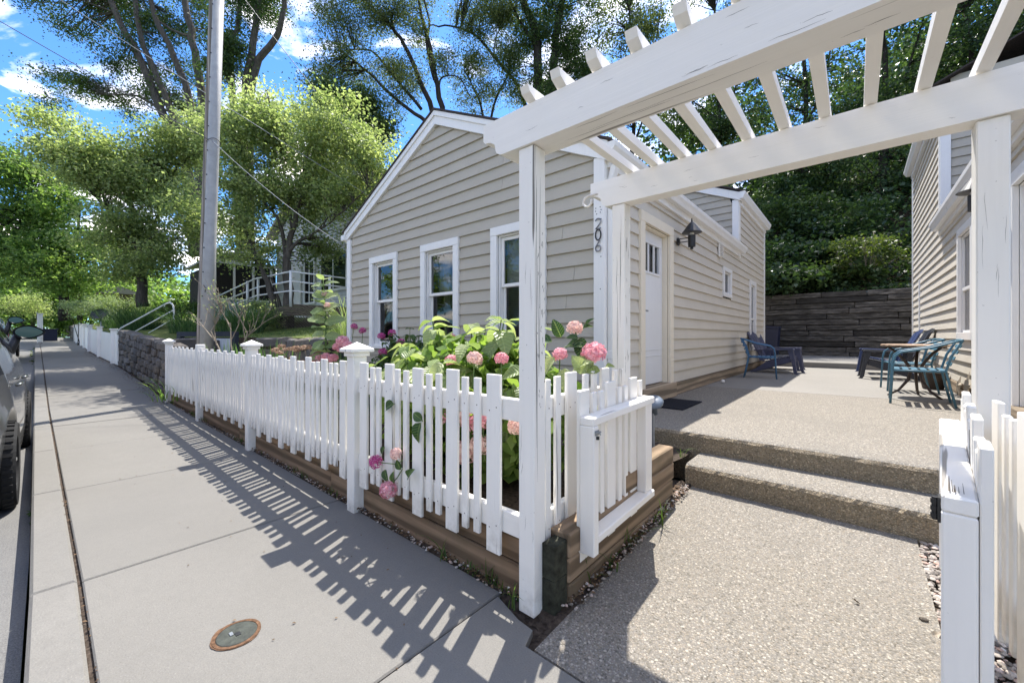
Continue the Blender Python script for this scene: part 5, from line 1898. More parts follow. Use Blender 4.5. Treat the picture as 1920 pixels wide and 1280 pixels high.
stone_wall('dark fieldstone wall beside the sidewalk between the picket fence and the plain white fence', [(-10.15, 1.62), (-13.5, 1.62), (-16.95, 1.62)], 1.10, 0.28, lambda x: zg(x) * 0.9, 6, 0.22, 0.46)
stone_wall('low fieldstone retaining wall holding the lawn behind the garden bed', [(-10.75, 1.75), (-10.7, 2.65), (-9.85, 3.45), (-7.5, 3.45)], 0.93, 0.30, lambda x: 0.27, 4, 0.3, 0.6)
stone_wall('distant stone wall beyond the far end of the plain white fence', [(-41.3, 1.6), (-52.0, 1.6)], 0.95, 0.3, lambda x: zg(x), 4, 0.5, 0.9)

# plain white board fence further along the sidewalk
wf = thing('board_fence', 'plain white board fence with capped posts beyond the stone wall', 'fence', (-17.0, 1.5, 0.3))
x = -17.0
k = 0
while x > -41:
    w = 0.30
    mb = MB()
    z0, z1 = zg(x), zg(x - w)
    h = 0.93
    y0, y1 = 1.46 + yo(x), 1.46 + yo(x - w)
    mb.add([(x, y0, z0), (x - w + 0.012, y1, z1), (x - w + 0.012, y1 + 0.03, z1), (x, y0 + 0.03, z0), (x, y0, z0 + h), (x - w + 0.012, y1, z1 + h), (x - w + 0.012, y1 + 0.03, z1 + h), (x, y0 + 0.03, z0 + h)],
           [(0, 1, 2, 3), (7, 6, 5, 4), (0, 4, 5, 1), (1, 5, 6, 2), (2, 6, 7, 3), (3, 7, 4, 0)])
    mb.part('board', white_z, wf)
    if k % 10 == 2:
        y, z = 1.44 + yo(x), zg(x)
        mb = MB(); mb.box(x - 0.06, x + 0.06, y - 0.06, y + 0.08, z, z + 1.06, 0.006); p = mb.part('post', white_z, wf)
        mb = MB(); mb.box(x - 0.09, x + 0.09, y - 0.09, y + 0.11, z + 1.061, z + 1.10, 0.012); mb.part('post_cap', white_z, p)
    x -= w; k += 1

# ------------------------------------------------------------------ stair handrail, satellite dish and other things on the lawn
hr = thing('handrail', 'white bent pipe handrail climbing from the sidewalk behind the stone wall', 'handrail', tuple(at(219, 645, 14)))
def pxtube(parent, name, P, r, mat, n=8):
    mb = MB(); mb.tube([at(*p) for p in P], r, n); return mb.part(name, mat, parent, smooth=True)
pxtube(hr, 'rail', [(219, 645, 14), (219, 628, 14), (221, 621, 14), (227, 615, 14), (270, 592, 13.7), (312, 569, 13.4), (319, 567, 13.4), (324, 571, 13.4), (326, 579, 13.4), (326, 614, 13.4)], 0.026, pipe_white)
pxtube(hr, 'rail', [(222, 639, 14), (326, 581, 13.4)], 0.02, pipe_white)
pxtube(hr, 'rail', [(262, 634, 13.8), (326, 597, 13.4)], 0.018, pipe_white)
dsh = thing('satellite_dish', 'dark oval satellite dish standing in the pale shrubs', 'satellite dish', tuple(at(188, 612, 17)))
c = at(186, 588, 17)
mb = MB()
V = []
for r, dd in ((0.0, 0.10), (0.2, 0.07), (0.36, 0.0), (0.375, -0.01)):
    for q in range(24):
        a = 2 * math.pi * q / 24
        V.append(c + CR * (r * 1.0 * math.cos(a)) + CU * (0.58 * r * math.sin(a)) + CF * (dd + 0.25 * r * math.sin(a)))
mb.add(V, [])
for i in range(3):
    for q in range(24):
        q2 = (q + 1) % 24
        mb.f.append([i * 24 + q, i * 24 + q2, (i + 1) * 24 + q2, (i + 1) * 24 + q]); mb.m.append(0)
mb.part('dish', char_plastic, dsh, smooth=True)
mb = MB(); mb.tube([c + CF * 0.1, at(188, 640, 17)], 0.03, 8); mb.part('mast', galv, dsh)
wp = at(75, 628, 25)
mb = MB(); mb.box(wp[0] - 0.12, wp[0] + 0.12, wp[1] - 0.12, wp[1] + 0.12, zg(wp[0]) - 0.15, zg(wp[0]) + 1.75, 0.02)
mb.box(wp[0] - 0.15, wp[0] + 0.15, wp[1] - 0.15, wp[1] + 0.15, zg(wp[0]) + 1.752, zg(wp[0]) + 1.80, 0.01)
tag(mb.solo('white_post', white_z, 'square white post by the street far off behind the parked cars', 'post', loc=tuple(wp)))
bp = at(91, 630, 27)
dm = thing('waste_bin', 'dark waste bin standing at the far end of the sidewalk', 'bin', (bp[0], bp[1], zg(bp[0])))
mb = MB(); mb.prism([(-0.36, 0.0), (0.36, 0.0), (0.42, 0.72), (-0.42, 0.72)], 'y', -0.4, 0.4); mb.part('body', bin_plastic, dm, local=True)
mb = MB(); mb.box(-0.46, 0.46, -0.44, 0.44, 0.722, 0.80, 0.02); mb.part('lid', bin_plastic, dm, local=True)

rp = thing('raised_planter', 'navy framed raised planter with a pale panel behind the picket fence and pole', 'planter', tuple(at(385, 700, 9.0)))
A, B = at(331, 640, 9.3), at(440, 640, 8.5)
def quadbox(mb, a, b, z0, z1, thick):
    d = (b - a); d[2] = 0; d = d / np.linalg.norm(d); nn = np.array([-d[1], d[0], 0]) * thick
    a, b = np.array([a[0], a[1], 0]), np.array([b[0], b[1], 0])
    mb.add([a + CU * z0, b + CU * z0, b + nn + CU * z0, a + nn + CU * z0, a + CU * z1, b + CU * z1, b + nn + CU * z1, a + nn + CU * z1],
           [(3, 2, 1, 0), (4, 5, 6, 7), (0, 1, 5, 4), (1, 2, 6, 5), (2, 3, 7, 6), (3, 0, 4, 7)])
for (u0, u1, z0, z1) in ((0, 1, 1.24, 1.35), (0, 0.07, 0.3, 1.238), (0.93, 1, 0.3, 1.238), (0.072, 0.928, 0.3, 0.42)):
    mb = MB(); quadbox(mb, A + (B - A) * u0, A + (B - A) * u1, z0, z1, 0.09); mb.part('frame_board', navy_timber, rp)
mb = MB(); quadbox(mb, A + (B - A) * 0.073 + CF * 0.03, A + (B - A) * 0.927 + CF * 0.03, 0.422, 1.20, 0.03); mb.part('panel', panel_white, rp)
mb = MB(); quadbox(mb, A + CF * 0.12, B + CF * 0.12, 0.3, 1.22, 0.4); mb.part('soil_fill', soil, rp)

# ------------------------------------------------------------------ the neighbour's pale house up the slope
nb = thing('neighbour_house', 'pale clapboard house with screened porch up the slope behind the redbud tree', 'house', (-19, 8.0, 2.0))
def lap_wall_x(mb, x0, x1, y, z0, z1, pitch=0.14):
    k = 0
    while z0 + pitch * k < z1 - 0.01:
        a = z0 + pitch * k; b = min(z1, a + pitch)
        mb.add([(x0, y, a), (x1, y, a), (x1, y + 0.03, b), (x0, y + 0.03, b), (x0, y + 0.03, a), (x1, y + 0.03, a)], [(0, 1, 2, 3), (4, 5, 1, 0)])
        k += 1
def lap_wall_y(mb, x, y0, y1, z0, z1, pitch=0.14):
    k = 0
    while z0 + pitch * k < z1 - 0.01:
        a = z0 + pitch * k; b = min(z1, a + pitch)
        mb.add([(x, y0, a), (x, y1, a), (x - 0.03, y1, b), (x - 0.03, y0, b), (x - 0.03, y0, a), (x - 0.03, y1, a)], [(0, 1, 2, 3), (4, 5, 1, 0)])
        k += 1
mb = MB(); lap_wall_x(mb, -24, -12.0, 8.0, 1.6, 6.6); mb.part('wall', siding_far, nb)
mb = MB(); lap_wall_y(mb, -12.0, 8.0, 16, 1.6, 6.6); mb.box(-23.9, -12.1, 8.2, 16, 1.6, 6.5); mb.part('wall', siding_far, nb)
mb = MB()
mb.prism([(-24.4, 6.55), (-18, 9.4), (-11.6, 6.55), (-11.6, 6.7), (-18, 9.6), (-24.4, 6.7)][::-1], 'y', 7.6, 16.3)
mb.part('roof', m_plain('pale_roof', (0.36, 0.33, 0.29), 0.9, 0.1, var=0.2), nb)
mb = MB(); mb.prism([(-24, 6.6), (-12, 6.6), (-18, 9.3)], 'y', 8.0, 8.1); mb.part('gable', siding_far, nb)
def nwin(x0, x1, z0, z1):
    mb = MB()
    mb.box(x0, x1, 7.93, 7.99, z1, z1 + 0.12); mb.box(x0, x1, 7.93, 7.99, z0 - 0.1, z0); mb.box(x0, x0 + 0.1, 7.93, 7.99, z0, z1); mb.box(x1 - 0.1, x1, 7.93, 7.99, z0, z1)
    mb.box((x0 + x1) / 2 - 0.04, (x0 + x1) / 2 + 0.04, 7.94, 7.985, z0, z1)
    f = mb.part('window', trim_white, nb)
    mb = MB(); mb.box(x0 + 0.1, x1 - 0.1, 7.955, 7.98, z0, z1); mb.part('pane', car_glass, f)
nwin(-18.4, -15.9, 3.3, 4.75)
nwin(-20.2, -19.0, 2.85, 4.75)
mb = MB(); mb.box(-21.6, -20.6, 7.92, 7.99, 2.7, 4.75); mb.part('door', trim_white, nb)
# porch
mb = MB(); lap_wall_y(mb, -24.0, 5.2, 8.0, 1.5, 3.15); mb.part('porch_wall', siding_blue, nb)
mb = MB(); mb.box(-29.5, -24.05, 5.25, 8.0, 3.15, 4.9); mb.part('screen', dark_in, nb)
mb = MB()
for y in (5.2, 6.0, 6.85, 7.7): mb.box(-24.05, -23.97, y, y + 0.1, 3.15, 4.9)
mb.box(-24.06, -23.96, 5.2, 8.0, 4.9, 5.1); mb.box(-24.06, -23.96, 5.2, 8.0, 3.08, 3.16)
mb.part('porch_post', trim_white, nb)
mb = MB(); mb.prism([(5.0, 5.1), (8.0, 6.0), (8.0, 6.1), (5.0, 5.2)], 'x', -30, -23.7); mb.part('porch_roof', m_plain('grey_roof', (0.40, 0.40, 0.40), 0.9), nb)
# deck with rails, joist skirt and lattice
dk = thing('deck', 'timber deck and ramp with white pipe rails before the pale neighbour house', 'deck', tuple(at(600, 600, 14)))
a, b, c_, d_ = at(452, 581, 15.5), at(545, 572, 13.6), at(665, 581, 15.2), at(560, 560, 19)
def flat(p, z): return (p[0], p[1], z)
zd = 2.35
mb = MB(); mb.add([flat(b, zd), flat(c_, zd), flat(c_, 1.95), flat(b, 1.95)], [(0, 1, 2, 3)])
mb.add([flat(b, zd), flat(a, 2.0), flat(a, 1.65), flat(b, 1.95)], [(0, 1, 2, 3)])
mb.add([flat(b, zd), flat(c_, zd), (c_[0], 8.0, zd), (b[0] - 2.5, 8.0, zd), flat(a, 2.0)], [(0, 1, 2, 3), (0, 3, 4)])
mb.part('deck_floor', deck_wood, dk)
mb = MB()
e = (c_ - b); e[2] = 0; Ln = np.linalg.norm(e); e /= Ln
n = 26
for i in range(n):
    for s in (-1, 1):
        s0 = Ln * i / n
        p = b + e * s0; q = b + e * (s0 + s * 0.55)
        lo, hi = 1.35, 1.94
        mb.tube([flat(p, lo), flat(q, hi)], 0.014, 4)
mb.part('lattice', deck_wood, dk)
for P in ([(545, 509, 13.6), (660, 523, 15.2)], [(545, 527, 13.6), (660, 540, 15.2)], [(545, 545, 13.6), (660, 557, 15.2)],
          [(399, 560, 15.6), (477, 523, 15), (545, 509, 13.6)], [(415, 566, 15.6), (482, 539, 15), (545, 527, 13.6)], [(434, 573, 15.6), (482, 554, 15), (545, 545, 13.6)]):
    pxtube(dk, 'rail', P, 0.028, pipe_white, 6)
for P in ([(464, 527, 15.1), (464, 574, 15.1)], [(484, 520, 14.9), (484, 571, 14.9)], [(545, 507, 13.6), (545, 575, 13.6)], [(618, 516, 14.6), (618, 580, 14.6)]):
    pxtube(dk, 'rail_post', P, 0.045, pipe_white, 6)
# a dark shed and far street furniture glimpsed under the trees
sh = thing('shed', 'small dark shed under the trees beyond the pale shrubs', 'shed', tuple(at(222, 560, 30)))
p = at(222, 560, 30)
mb = MB(); mb.box(p[0] - 0.9, p[0] + 0.9, p[1] - 0.9, p[1] + 0.9, 1.5, p[2] + 0.3); mb.part('wall', deck_wood, sh)
mb = MB(); mb.prism([(p[1] - 1.2, p[2] + 0.3), (p[1] + 1.2, p[2] + 0.3), (p[1], p[2] + 0.9)], 'x', p[0] - 1.1, p[0] + 1.1); mb.part('roof', m_plain('shed_roof', (0.3, 0.28, 0.27), 0.8), sh)

# ------------------------------------------------------------------ leaves, blades, flowers
RNG = np.random.default_rng(11)


def unit(v):
    return v / np.maximum(1e-9, np.linalg.norm(v, axis=-1, keepdims=True))


def leaf_quads(P, size, up=0.6, aspect=0.62, rng=RNG, droop=0.25):
    """One folded diamond per point, size in metres (scalar or array)."""
    n = len(P)
    s = np.broadcast_to(np.asarray(size, float), (n,))[:, None] * rng.uniform(0.65, 1.25, (n, 1))
    nr = unit(rng.normal(size=(n, 3)) + np.array([0, 0, up * 2.0]))
    a = rng.normal(size=(n, 3)); a[:, 2] -= droop
    a = unit(a - nr * (a * nr).sum(1, keepdims=True))
    b = np.cross(nr, a)
    V = np.empty((n, 4, 3))
    V[:, 0] = P - a * s * 0.5
    V[:, 1] = P + b * s * aspect * 0.5 + nr * s * 0.10 - a * s * 0.06
    V[:, 2] = P + a * s * 0.5 - nr * s * 0.05
    V[:, 3] = P - b * s * aspect * 0.5 + nr * s * 0.10 - a * s * 0.06
    return V.reshape(-1, 3)


def blob_points(blobs, nclump, nleaf, sig, rng=RNG, shell=0.45, flat=0.55):
    """Clump centres inside ellipsoids, then leaves gathered round the centres."""
    vol = np.array([b[3] * b[4] * b[5] for b in blobs]) ** 0.8
    pr = vol / vol.sum()
    k = rng.choice(len(blobs), size=nclump, p=pr)
    B = np.array(blobs, float)[k]
    d = unit(rng.normal(size=(nclump, 3)))
    r = rng.uniform(0, 1, (nclump, 1)) ** shell
    Cn = B[:, :3] + d * r * B[:, 3:]
    per = rng.poisson(nleaf / nclump, nclump)
    idx = np.repeat(np.arange(nclump), per)
    s = sig * rng.uniform(0.6, 1.4, (nclump, 1))[idx]
    P = Cn[idx] + rng.normal(size=(len(idx), 3)) * s * np.array([1, 1, flat])
    tone = rng.uniform(-0.34, 0.34, nclump)[idx]
    return Cn, P, tone


def plant_leaves(parent, name, P, tone, size, mat, up=0.6, aspect=0.62, kind='stuff', rng=RNG):
    var = np.clip(rng.uniform(0.1, 0.9, len(P)) + tone, 0, 1)
    off = np.array(wloc(parent))
    me = fast_mesh(name, leaf_quads(P - off, size, up, aspect, rng), 4, mat, var)
    o = inst(name, me, parent)
    return o


def px_blobs(L, d, depth=None):
    """Ellipsoids from (px, py, rx, ry[, d]) in photograph pixels."""
    out = []
    for b in L:
        dd = b[4] if len(b) > 4 else d
        c = at(b[0], b[1], dd)
        rx, ry = b[2] * dd / FPX, b[3] * dd / FPX
        out.append((c[0], c[1], c[2], rx, rx * 0.9 if depth is None else depth, ry))
    return out


def ruffle(blobs, rng):
    """Break every ellipsoid into smaller boughs so that the outline is uneven and gaps open."""
    out = []
    for (x, y, z, a, b, c) in blobs:
        k = 6
        for i in range(k):
            d = unit(rng.normal(size=(1, 3)))[0] * rng.uniform(0.35, 0.85)
            s = rng.uniform(0.34, 0.62)
            out.append((x + d[0] * a, y + d[1] * b, z + d[2] * c, a * s, b * s, c * s * 0.8))
    return out


def grow_tree(name, label, cat, base, limbs, blobs, nclump, nleaf, sig, lsize, leafmat, barkmat, group=None, up=0.5, aspect=0.62, nbranch=1.0, shell=0.45, seed=1):
    rng = np.random.default_rng(seed)
    t = thing(name, label, cat, tuple(base), group=group)
    off = np.array(base, float)
    blobs = ruffle(blobs, rng)
    Cn, P, tone = blob_points(blobs, nclump, nleaf, sig, rng, shell)
    # limbs
    mb = MB()
    pts = []
    for (L, r0, r1) in limbs:
        L = [np.array(p, float) for p in L]
        n = len(L)
        # subdivide with slight wander
        Q = []
        for i in range(n - 1):
            for q in range(4):
                u = q / 4
                p0, p1, p2, p3 = L[max(0, i - 1)], L[i], L[i + 1], L[min(n - 1, i + 2)]
                cpt = 0.5 * ((2 * p1) + (-p0 + p2) * u + (2 * p0 - 5 * p1 + 4 * p2 - p3) * u * u + (-p0 + 3 * p1 - 3 * p2 + p3) * u ** 3)
                Q.append(cpt + rng.normal(size=3) * r0 * 0.12 * (0 if i == 0 and q == 0 else 1))
        Q.append(L[-1])
        R = [r0 + (r1 - r0) * (i / (len(Q) - 1)) ** 0.8 for i in range(len(Q))]
        mb.tube([q - off for q in Q], R, 10 if r0 > 0.1 else 6)
        pts += [(q, r) for q, r in zip(Q, R)]
    mb.part('trunk', barkmat, t, smooth=True, local=True)
    if nbranch > 0 and pts:
        PT = np.array([p for p, _ in pts])
        RT = np.array([r for _, r in pts])
        mb = MB()
        nb = int(len(Cn) * nbranch)
        for c in Cn[:nb]:
            dd = np.linalg.norm(PT - c, axis=1) + 0.6 * np.maximum(0, PT[:, 2] - c[2])
            j = int(np.argmin(dd))
            s = PT[j]
            v = c - s
            if np.linalg.norm(v) > 12: continue
            mid = s + v * 0.5 + np.array([0, 0, 0.10]) * np.linalg.norm(v) + rng.normal(size=3) * 0.05 * np.linalg.norm(v)
            r = min(RT[j] * 0.55, 0.012 + 0.010 * np.linalg.norm(v))
            mb.tube([s - off, s + (mid - s) * 0.5 - off + rng.normal(size=3) * 0.02, mid - off, c - off], [r, r * 0.75, r * 0.55, r * 0.25], 4, cap=False)
        o = mb.part('branch', barkmat, t, local=True); o['kind'] = 'stuff'
    o = plant_leaves(t, 'crown', P, tone, lsize, leafmat, up, aspect, rng=rng)
    o['kind'] = 'stuff'
    return t


def blades_mesh(name, bases, heights, widths, dirs, lean, mat, rng=RNG, seg=4, curl=1.0):
    """Grass blades: arching strips that taper to a point."""
    n = len(bases)
    h = np.asarray(heights)[:, None]; w = np.asarray(widths)[:, None]
    d = np.column_stack([np.cos(dirs), np.sin(dirs), np.zeros(n)])
    sd = np.column_stack([-np.sin(dirs), np.cos(dirs), np.zeros(n)])
    tw = rng.uniform(-0.7, 0.7, (n, 1))
    sd = unit(sd + d * tw)
    le = np.asarray(lean)[:, None]
    rows = []
    for i in range(seg + 1):
        u = i / seg
        c = bases + d * (le * h * u ** 1.8) + np.array([0, 0, 1.0]) * (h * (u - curl * 0.42 * np.clip(le, 0, 1.3) * u ** 3))
        ww = w * 0.5 * (1 - u) ** 0.6 if i < seg else w * 0.02
        rows.append((c - sd * ww, c + sd * ww))
    V = np.empty((n, seg, 4, 3))
    for i in range(seg):
        V[:, i, 0] = rows[i][0]; V[:, i, 1] = rows[i][1]; V[:, i, 2] = rows[i + 1][1]; V[:, i, 3] = rows[i + 1][0]
    var = np.repeat(np.clip(rng.uniform(0, 1, n), 0, 1), seg)
    return fast_mesh(name, V.reshape(-1, 3), 4, mat, var)


def grass_clump(name, label, cat, c, r, n, h, w, mat, lean=(0.2, 1.1), group=None, seed=0):
    rng = np.random.default_rng(seed + 50)
    t = thing(name, label, cat, tuple(c), group=group)
    a = rng.uniform(0, 2 * math.pi, n); q = r * np.sqrt(rng.uniform(0, 1, n))
    B = np.column_stack([q * np.cos(a), q * np.sin(a), np.zeros(n)])
    me = blades_mesh('blade', B, h * rng.uniform(0.5, 1.15, n), w * rng.uniform(0.6, 1.2, n), a + rng.normal(0, 0.6, n), rng.uniform(lean[0], lean[1], n), mat, rng, 5)
    o = inst('blade', me, t); o['kind'] = 'stuff'
    return t


def leaf_shape(name, mat, fold=0.18, droop=0.3, wide=0.6, wave=0.03, tip=1.0):
    """Unit-long leaf blade (along +Y) with midrib fold, droop and pointed tip."""
    nu = 8
    V, F = [], []
    for i in range(nu + 1):
        u = i / nu
        w = wide * 0.5 * (math.sin(math.pi * min(1, u ** 0.75)) ** 0.8 if 0 < u < 1 else 0.0)
        if tip < 1: w = wide * 0.5 * (max(0.0, math.sin(math.pi * u ** 0.9)) ** 0.55 if 0 < u < 1 else 0.02)
        z = -droop * u * u
        y = u * (1 - 0.12 * droop * u)
        for s in (-1, -0.5, 0, 0.5, 1):
            V.append((s * w, y, z + fold * abs(s) * w * 2 - 0.25 * fold * abs(s) ** 3 * w + wave * math.sin(u * 9 + s * 2) * abs(s)))
    for i in range(nu):
        for k in range(4):
            a = i * 5 + k
            F.append((a, a + 1, a + 6, a + 5))
    mb = MB(); mb.add(V, F)
    return mb.mesh(name, mat, smooth=True)


leaf_lime = m_leaf('lime_inner_leaf', (0.12, 0.21, 0.045), (0.30, 0.40, 0.12), 0.42, 0.45)
HYD = [leaf_shape('leaf', leaf_hyd, f, d, w, 0.02) for f, d, w in ((0.2, 0.25, 0.62), (0.3, 0.45, 0.58), (0.12, 0.1, 0.66), (0.25, 0.65, 0.6))]
HYDK = [leaf_shape('leaf', leaf_hyd_dk, f, d, w, 0.02) for f, d, w in ((0.2, 0.25, 0.62), (0.3, 0.45, 0.6))]
MILK = [leaf_shape('leaf', leaf_milk, f, d, w, 0.035, 0.5) for f, d, w in ((0.15, 0.25, 0.50), (0.25, 0.45, 0.46), (0.08, 0.1, 0.52))]


def flower_mesh(mat, n=170, seed=3, flat=1.0):
    """Mophead: a ball of four-petalled florets, unit radius."""
    r = np.random.default_rng(seed)
    V = []; var = []
    g = math.pi * (3 - math.sqrt(5))
    for i in range(n):
        z = 1 - (i / (n - 1)) * 1.65
        q = math.sqrt(max(0, 1 - z * z)); a = g * i
        nrm = np.array([q * math.cos(a), q * math.sin(a), z])
        c = nrm * np.array([1, 1, flat]) * r.uniform(0.82, 1.06)
        nn = unit((nrm + r.normal(size=3) * 0.35)[None])[0]
        t0 = unit(np.cross(nn, r.normal(size=3))[None])[0]; t1 = np.cross(nn, t0)
        tone = r.uniform(0, 1)
        for k in range(4):
            b = k * math.pi / 2 + 0.3
            d = t0 * math.cos(b) + t1 * math.sin(b); e = t0 * -math.sin(b) + t1 * math.cos(b)
            s = 0.165
            V += [c, c + d * s * 0.6 + e * s * 0.55 + nn * 0.04, c + d * s * 1.15 + nn * 0.02, c + d * s * 0.6 - e * s * 0.55 + nn * 0.04]
            var.append(min(1, max(0, tone + r.uniform(-.25, .25))))
    return fast_mesh('flower_head', np.array(V), 4, mat, np.array(var))


FL_PINK = [flower_mesh(petal_pink, seed=s) for s in (3, 4)]
FL_MAG = [flower_mesh(petal_mag, 120, seed=s) for s in (5, 6)]
FL_PALE = [flower_mesh(petal_pale, seed=s) for s in (7, 8)]
FL_DRY = [flower_mesh(petal_dry, 90, seed=s, flat=0.5) for s in (9, 10)]


def orient(d, n, roll=0.0):
    d = Vector(d).normalized(); n = Vector(n)
    x = d.cross(n)
    if x.length < 1e-4: x = d.cross(Vector((1, 0, 0.1)))
    x.normalize(); z = x.cross(d)
    m = Matrix((x, d, z)).transposed()
    return (m @ Matrix.Rotation(roll, 3, 'Y')).to_euler()


def add_leaf(root, meshes, p, d, size, n=(0, 0, 1), roll=0.0):
    o = inst('leaf', random.choice(meshes), root, Vector(p) - wloc(root), orient(d, n, roll), (size, size, size))
    return o


def hydrangea(label, c, R, nstem, meshes, lsize, flowers, stem_mat, nodes=3, group=None, floor=0.3, seed=1, fill=0, fillmat=None):
    """Shrub of leafy stems; flowers: list of (world point, radius, mesh list)."""
    rnd = random.Random(seed)
    t = thing('hydrangea_bush', label, 'hydrangea', (c[0], c[1], floor), group=group)
    st = MB()
    for i in range(nstem):
        while True:
            u = Vector((rnd.uniform(-1, 1), rnd.uniform(-1, 0.8), rnd.uniform(0.0, 1)))
            if 0.05 < u.length < 1: break
        u = u.normalized() * rnd.uniform(0.72, 1.0)
        tip = Vector((c[0] + u.x * R[0], c[1] + u.y * R[1], c[2] + u.z * R[2]))
        b = Vector((c[0] + u.x * R[0] * 0.25, c[1] + u.y * R[1] * 0.25, floor))
        mid = (b + tip) / 2 + Vector((u.x, u.y, 0)) * 0.05 + Vector((0, 0, 0.05))
        P = [b - wloc(t), mid - wloc(t), tip - wloc(t)]
        st.tube(P, [0.007, 0.006, 0.004], 5, cap=False)
        ax = (tip - mid).normalized()
        a0 = rnd.uniform(0, math.pi)
        for k in range(nodes):
            q = tip - ax * (0.075 * k)
            s = lsize * (0.62 + 0.24 * k) * rnd.uniform(0.8, 1.15)
            for h in (0, math.pi):
                a = a0 + h + k * math.pi / 2
                side = ax.orthogonal().normalized()
                side = Matrix.Rotation(a, 3, ax) @ side
                d = side * 1.0 + ax * (0.55 - 0.3 * k) + Vector((0, 0, -0.5 - 0.2 * k + rnd.uniform(-0.35, 0.35)))
                add_leaf(t, meshes, q, d, s, ax + Vector((0, 0, 0.6)), rnd.uniform(-0.3, 0.3))
    if fill:
        n = fill
        q = RNG.normal(size=(n, 3)); q = q / np.linalg.norm(q, axis=1, keepdims=True) * RNG.uniform(0.2, 0.88, (n, 1)) ** 0.6
        P = np.array([c[0], c[1], c[2] - 0.1]) + q * np.array([R[0], R[1], R[2] * 0.9])
        P = P[P[:, 2] > floor + 0.02]
        o = plant_leaves(t, 'foliage', P, np.full(len(P), -0.1), 0.13, fillmat, 0.5, 0.62); o['kind'] = 'stuff'
    for (p, r, ms) in flowers:
        p = Vector(p)
        o = inst('flower_head', rnd.choice(ms), t, p - wloc(t), (rnd.uniform(-.3, .3), rnd.uniform(-.3, .3), rnd.uniform(0, 6)), (r, r, r * 0.9))
        st.tube([p - wloc(t), p + Vector((rnd.uniform(-.05, .05), rnd.uniform(-.03, .06), -0.25)) - wloc(t)], [0.004, 0.005], 5, cap=False)
    o = st.part('stem', stem_mat, t, local=True); o['kind'] = 'stuff'
    return t


def onY(px, py, y):
    r = CF + CR * ((px - 960.0) / FPX) + CU * ((630.0 - py) / FPX)
    return Vector(np.array([0, 0, EYE]) + r * (y / r[1]))


# big lime-green hydrangea by the pergola post
fl = [(onY(1113, 663, 2.05), 0.070, FL_PINK), (onY(1078, 615, 2.15), 0.05, FL_PALE), (onY(890, 672, 1.74), 0.05, FL_PALE), (onY(846, 676, 1.74), 0.042, FL_PINK), (onY(940, 672, 1.76), 0.04, FL_PINK),
      (onY(1050, 665, 2.0), 0.045, FL_PINK), (onY(890, 790, 1.70), 0.075, FL_PINK), (onY(868, 785, 1.68), 0.06, FL_PALE), (onY(905, 785, 1.68), 0.06, FL_PINK), (onY(873, 848, 1.66), 0.08, FL_PALE), (onY(900, 835, 1.66), 0.06, FL_PALE),
      (onY(835, 780, 1.68), 0.06, FL_PINK), (onY(970, 800, 1.62), 0.05, FL_PALE), (onY(848, 632, 2.3), 0.032, FL_PINK)]
hydrangea('large lime green hydrangea with pink heads between the picket fence and the house', (-2.28, 2.12, 0.80), (1.10, 0.56, 0.66), 47, HYD, 0.225, fl, green_stem, 3, floor=0.28, seed=4, fill=3600, fillmat=leaf_lime)
fl = [(onY(px, py, y), r, FL_MAG) for px, py, y in ((664, 612, 3.2), (680, 620, 3.15), (715, 630, 3.1), (735, 624, 3.1), (752, 642, 3.0), (755, 655, 2.9), (772, 662, 2.8), (718, 660, 2.8)) for r in (0.055,)]
hydrangea('dark leaved hydrangea with magenta heads under the left window', (-4.35, 3.0, 0.75), (0.85, 0.42, 0.60), 40, HYDK, 0.14, fl, green_stem, 3, floor=0.28, seed=8, fill=900, fillmat=leaf_dark)
fl = [(onY(px, py, 2.2), r, FL_PINK) for px, py, r in ((642, 640, 0.07), (652, 648, 0.055), (632, 650, 0.05), (612, 670, 0.06), (600, 672, 0.055), (625, 672, 0.06), (638, 656, 0.04), (590, 676, 0.045))]
hydrangea('low pink hydrangea behind the picket fence beside the milkweed', (-4.75, 2.35, 0.62), (0.5, 0.36, 0.46), 22, HYDK, 0.13, fl, green_stem, 3, floor=0.28, seed=9, fill=400, fillmat=leaf_dark)
rr = random.Random(5)
fl = [(onY(rr.uniform(515, 605), rr.uniform(646, 690), rr.uniform(2.1, 2.6)), rr.uniform(0.04, 0.065), FL_DRY) for _ in range(34)]
hydrangea('faded brown flowered shrub behind the picket fence left of the milkweed', (-6.3, 2.35, 0.6), (0.95, 0.35, 0.42), 22, HYDK, 0.10, fl, twig_m, 2, floor=0.28, seed=10, fill=500, fillmat=leaf_shrub)

# sprigs that push out between the pickets
sp = thing('hydrangea_sprig', 'leafy hydrangea sprig with pink heads poking out through the pickets right of the capped post', 'plant', (-2.45, 1.39, 0.3))
for (px, py, ex, ey, s, y) in ((739, 757, -0.9, -0.30, 0.115, 1.385), (792, 788, -0.75, 0.50, 0.09, 1.385), (789, 792, -0.25, -1.0, 0.13, 1.375), (722, 838, -0.5, -0.7, 0.07, 1.385), (722, 880, 0.5, -0.6, 0.08, 1.37), (738, 905, 0.2, 0.9, 0.08, 1.37), (765, 895, 0.5, 0.6, 0.09, 1.37), (752, 880, -0.5, 0.9, 0.07, 1.37)):
    p = onY(px, py, y)
    add_leaf(sp, HYDK, p, Vector((ex, -0.35, ey)), s, (0.2, -1.0, 0.5))
for (px, py, r, ms) in ((704, 866, 0.042, FL_MAG), (728, 918, 0.052, FL_PINK), (742, 850, 0.034, FL_PALE)):
    inst('flower_head', random.choice(ms), sp, onY(px, py, 1.36) - wloc(sp), (0.8, 0.2, 0), (r, r, r))
mb = MB()
